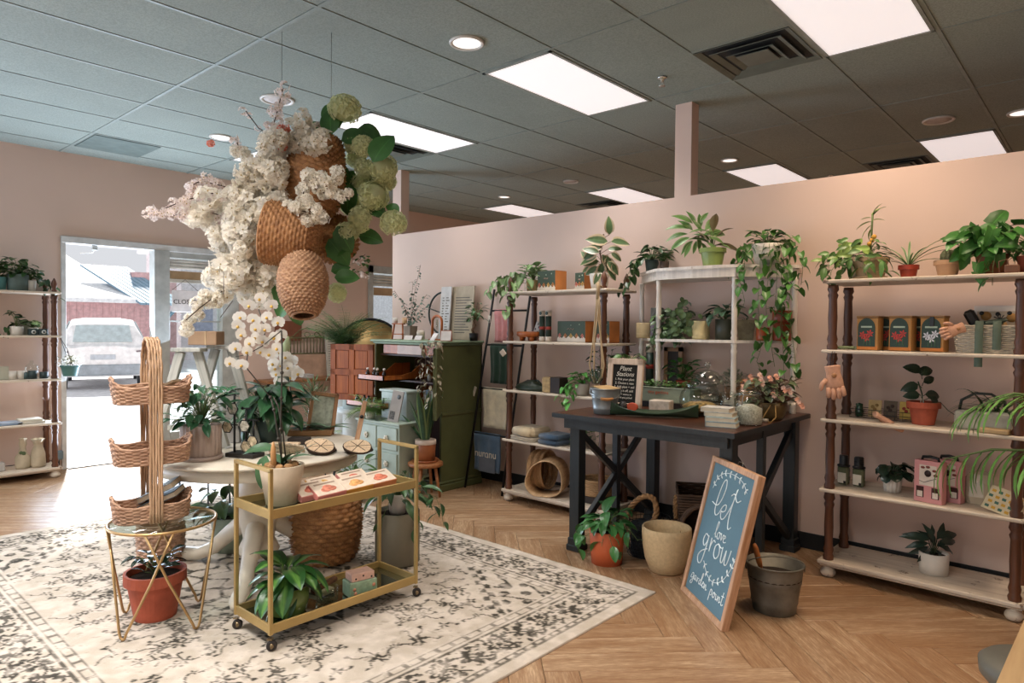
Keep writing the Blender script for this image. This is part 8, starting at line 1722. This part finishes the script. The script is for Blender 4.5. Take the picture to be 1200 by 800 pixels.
# hydrangea blooms
hyc = petalmat('hydrangea_green', 'dcdfb2')
def hydr(name, mat, n=46, seed=1):
    r_ = random.Random(seed); q = MB()
    for k in range(n):
        z = 1-2*(k+.5)/n*.86; a = k*2.39996; s_ = math.sqrt(max(0, 1-z*z)); c = Vector((s_*math.cos(a), s_*math.sin(a), z*.85)); x = c.orthogonal().normalized(); y = c.cross(x).normalized(); ro = r_.uniform(0, 6.28); rr = .30
        for j in range(4):
            b = ro+j*PI/2; d = x*math.cos(b)+y*math.sin(b); e = x*math.cos(b+.75)+y*math.sin(b+.75); e2 = x*math.cos(b-.75)+y*math.sin(b-.75); o_ = c*(1+r_.uniform(-.04, .08))
            q.add([o_*.96, o_+e2*rr*.62+c*.05, o_+d*rr+c*.02, o_+e*rr*.62+c*.05], [(0, 1, 2, 3)])
    q.ball((0, 0, 0), .9, 10, 7, 0, None, (1, 1, .85)); return q.mesh(name, [mat])
print('blossoms', 0) if False else None
hym = [hydr('hydrangea_bloom', hyc, 64, k) for k in range(2)]
for k, (px, py, r_, d) in enumerate(((404, 128, 18, 3.8), (426, 171, 13, 3.75), (411, 169, 10, 3.85), (449, 197, 16, 3.8), (429, 197, 13, 3.85), (452, 213, 12, 3.9), (438, 229, 17, 3.8), (422, 257, 15, 3.8), (461, 261, 15, 3.75), (407, 272, 13, 3.8), (432, 243, 12, 3.9), (395, 343, 11, 3.75), (417, 184, 12, 3.95), (425, 215, 14, 3.98), (412, 240, 13, 4.0))):
    link('hydrangea_bloom', hym[k % 2], A, M=TR(L(px, py, d)) @ RZ(k*1.3) @ RX(k*.7) @ SCL(r_*d/FPX))
F = Foliage(A); HL = leafmesh('hydleaf', .15, .10, 'ovate', L_hyd, .7, .25, 7)
def camleaf(px, py, ang, d, s_, tilt=.35):
    # leaf whose length runs along an angle in the picture plane, its face tilted up
    y = (CR*math.cos(R(ang))+CU*math.sin(R(ang))).normalized(); zf = (-CF+Vector((0, 0, tilt))).normalized(); x = y.cross(zf).normalized(); z = x.cross(y)
    m_ = Matrix((x, y, z)).transposed().to_4x4(); link('leaf', HL, A, M=TR(L(px, py, d)) @ m_ @ SCL(s_*1.25))
for k, a in enumerate(((398, 150, 120, 3.82, 1.0), (388, 158, 95, 3.8, .9), (380, 160, 140, 3.85, .8), (400, 165, 20, 3.8, .9), (412, 160, 0, 3.85, .95), (437, 190, 60, 3.7, 1.1), (440, 165, 200, 3.8, .8), (395, 190, -80, 3.9, 1.0), (410, 215, -100, 3.9, 1.0), (405, 235, 180, 3.85, .9), (395, 265, -60, 3.75, .9), (410, 285, 200, 3.8, .9), (450, 250, 160, 3.8, .6), (468, 248, 150, 3.8, .5), (420, 150, -20, 3.9, .8), (430, 205, -60, 3.95, .9), (415, 200, -120, 3.95, 1.0), (425, 235, -30, 3.95, .9),
         (385, 280, -50, 3.78, 1.0), (392, 325, 5, 3.75, .75), (388, 318, 20, 3.8, .6), (335, 315, 150, 3.8, .8), (338, 345, -120, 3.75, .85), (345, 352, -80, 3.75, .8), (330, 330, -100, 3.85, .8), (420, 275, -10, 3.9, .8), (400, 180, 200, 3.95, .9))): camleaf(*a)
F.stem([L(440, 240), L(452, 248), L(461, 255)], .003); F.stem([L(436, 190), L(425, 185)], .003); F.done()
# white blossom: clusters of five petalled flowers along branches
wb = petalmat('blossom_white', 'f6f0e4'); pb_ = petalmat('blossom_blush', 'f4e6df'); cb_ = petalmat('blossom_coral', 'e89a86'); ctr = M('blossom_centre', 'b9a46a', .7)
def cluster(name, mat, n, seed, rad=.036, fl=.028):
    r_ = random.Random(seed); q = MB()
    for k in range(n):
        v = Vector((r_.gauss(0, 1), r_.gauss(0, 1), r_.gauss(0, 1))).normalized(); o_ = v*rad*r_.uniform(.5, 1.1); x = v.orthogonal().normalized(); y = v.cross(x); ph = r_.uniform(0, 6.28); f_ = fl*r_.uniform(.8, 1.2)
        for j in range(5):
            b = ph+j*2*PI/5; d = x*math.cos(b)+y*math.sin(b); e1 = x*math.cos(b+.55)+y*math.sin(b+.55); e2 = x*math.cos(b-.55)+y*math.sin(b-.55)
            q.add([o_, o_+e2*f_*.75+v*f_*.32, o_+d*f_+v*f_*.22, o_+e1*f_*.75+v*f_*.32], [(0, 1, 2, 3)])
        q.ball(o_+v*.003, .0035, 4, 3, 1)
    return q.mesh(name, [mat, ctr])
cw = [cluster('blossom_cluster', wb, 16, s_) for s_ in range(4)]; cp_ = [cluster('blossom_cluster', pb_, 6, 11, .022, .02), cluster('blossom_cluster', pb_, 6, 12, .022, .02)]; cc_ = cluster('blossom_cluster', cb_, 6, 20, .025, .028)
NB = 0
def put(me, px, py, d, s_=1):
    global NB; NB += 1
    link('blossom_cluster', me, A, M=TR(L(px, py, d)) @ RZ(rng.uniform(0, 6)) @ RX(rng.uniform(0, 6)) @ SCL(s_))
brm = M('blossom_branch', '4a3428', .8); bq = MB()
def branch(pts, n, width, mes, s_=(.8, 1.2), dd=.12, r=.003):
    P = [Vector(p) for p in pts]; bq.tube([L(p.x, p.y, p.z) for p in P], r, 5)
    for k in range(n):
        u = (k+.5)/n*(len(P)-1); i = min(int(u), len(P)-2); p = P[i].lerp(P[i+1], u-i); put(rng.choice(mes), p.x+rng.gauss(0, width), p.y+rng.gauss(0, width), p.z+rng.uniform(-dd, dd), rng.uniform(*s_))
# dense body : inside an irregular outline
body = [(330, 176, 28, 15), (312, 195, 26, 14), (355, 152, 17, 7), (300, 215, 22, 12), (315, 225, 26, 14), (322, 208, 22, 12), (285, 238, 24, 14), (262, 262, 30, 16), (295, 262, 34, 16), (275, 285, 30, 14), (300, 300, 30, 15), (265, 310, 26, 12), (295, 330, 26, 12), (270, 330, 22, 9), (318, 250, 24, 12), (240, 245, 20, 9), (375, 165, 12, 4), (330, 178, 22, 10), (308, 320, 20, 8)]
for cx, cy, rad, n in body:
    for k in range(int(n*.72)):
        a = rng.uniform(0, 6.28); rr = rad*math.sqrt(rng.random())*.85; put(rng.choice(cw), cx+rr*math.cos(a), cy+rr*math.sin(a), 3.72+rng.uniform(-.16, .2), rng.uniform(1.05, 1.5))
branch([(300, 230, 3.8), (255, 225, 3.75), (215, 235, 3.7), (172, 253, 3.65)], 30, 3, cp_, (.8, 1.1), .03)
branch([(300, 240, 3.8), (262, 218, 3.75), (235, 212, 3.7), (222, 218, 3.7)], 18, 3.5, cp_, (.8, 1.05), .03)
branch([(290, 260, 3.8), (250, 250, 3.75), (215, 252, 3.7), (202, 252, 3.7)], 13, 3, cp_, (.8, 1.0), .03)
branch([(330, 185, 3.8), (318, 155, 3.78), (325, 130, 3.76), (332, 103, 3.74)], 18, 3.5, cp_, (.8, 1.1), .03)
branch([(320, 160, 3.8), (303, 150, 3.78), (288, 130, 3.76)], 3, 2, cp_, (.6, .75), .02); put(cp_[0], 285, 130, 3.75, .8)
branch([(315, 210, 3.8), (285, 185, 3.76), (275, 160, 3.74)], 12, 5, cp_+[cw[1]], (.7, .95), .04); put(cc_, 247, 168, 3.7, .6)
branch([(275, 330, 3.7), (255, 345, 3.66), (235, 360, 3.62), (212, 380, 3.60)], 16, 4.5, cw, (.65, .85), .04)
branch([(350, 240, 3.55), (360, 215, 3.5), (380, 210, 3.48), (392, 205, 3.46)], 9, 4, cw, (.7, .9), .03); branch([(375, 225, 3.5), (390, 228, 3.48), (408, 232, 3.46)], 6, 2.2, cw, (.6, .75), .02); branch([(345, 245, 3.5), (358, 248, 3.48), (380, 248, 3.46)], 9, 4, cw, (.6, .8), .03); put(cw[0], 358, 235, 3.47, .8); put(cw[1], 395, 210, 3.46, .8); put(cw[2], 362, 205, 3.5, .9)
for px, py in ((330, 152), (325, 158), (335, 150), (331, 172)): put(cc_, px, py, 3.66, .75)
branch([(380, 150, 3.85), (372, 145, 3.83), (362, 150, 3.8)], 4, 3, cp_, (.6, .8), .02)
# wisps of small blossom to the right, beyond
branch([(395, 310, 4.0), (410, 320, 4.0), (425, 318, 4.0), (432, 322, 4.0)], 7, 5, cp_, (.35, .5), .05, .0015); branch([(400, 300, 4.0), (420, 305, 4.0), (428, 298, 4.0)], 5, 4, cp_, (.3, .45), .05, .0015)
bq.tube([L(273, 352, 3.6), L(258, 372, 3.58)], .002, 5).tube([L(262, 318, 3.5), L(262, 345, 3.5)], .002, 5); bq.part('branches', [brm], A)
F = Foliage(A, True); 
for k in range(40): F.leaf(SM, L(rng.uniform(398, 435), rng.uniform(296, 322), 4.0), rng.uniform(0, 6), rng.uniform(-1, 1), 0, 1.2)
F.done()
# lettering: turn the text curves into meshes
dg = bpy.context.evaluated_depsgraph_get(); ft = [o for o in COL.objects if o.type == 'FONT']; mm = [bpy.data.meshes.new_from_object(o.evaluated_get(dg)) for o in ft]
for o, me in zip(ft, mm):
    n_ = link('lettering', me, o.parent); n_.location = o.location; n_.rotation_euler = o.rotation_euler; n_.scale = o.scale; bpy.data.objects.remove(o)
print('BLOSSOMS', NB, [len(o['label'].split()) for o in COL.objects if len(str(o.get('label', '')).split()) > 16], [o['label'] for o in COL.objects if len(str(o.get('label', '')).split()) > 16])
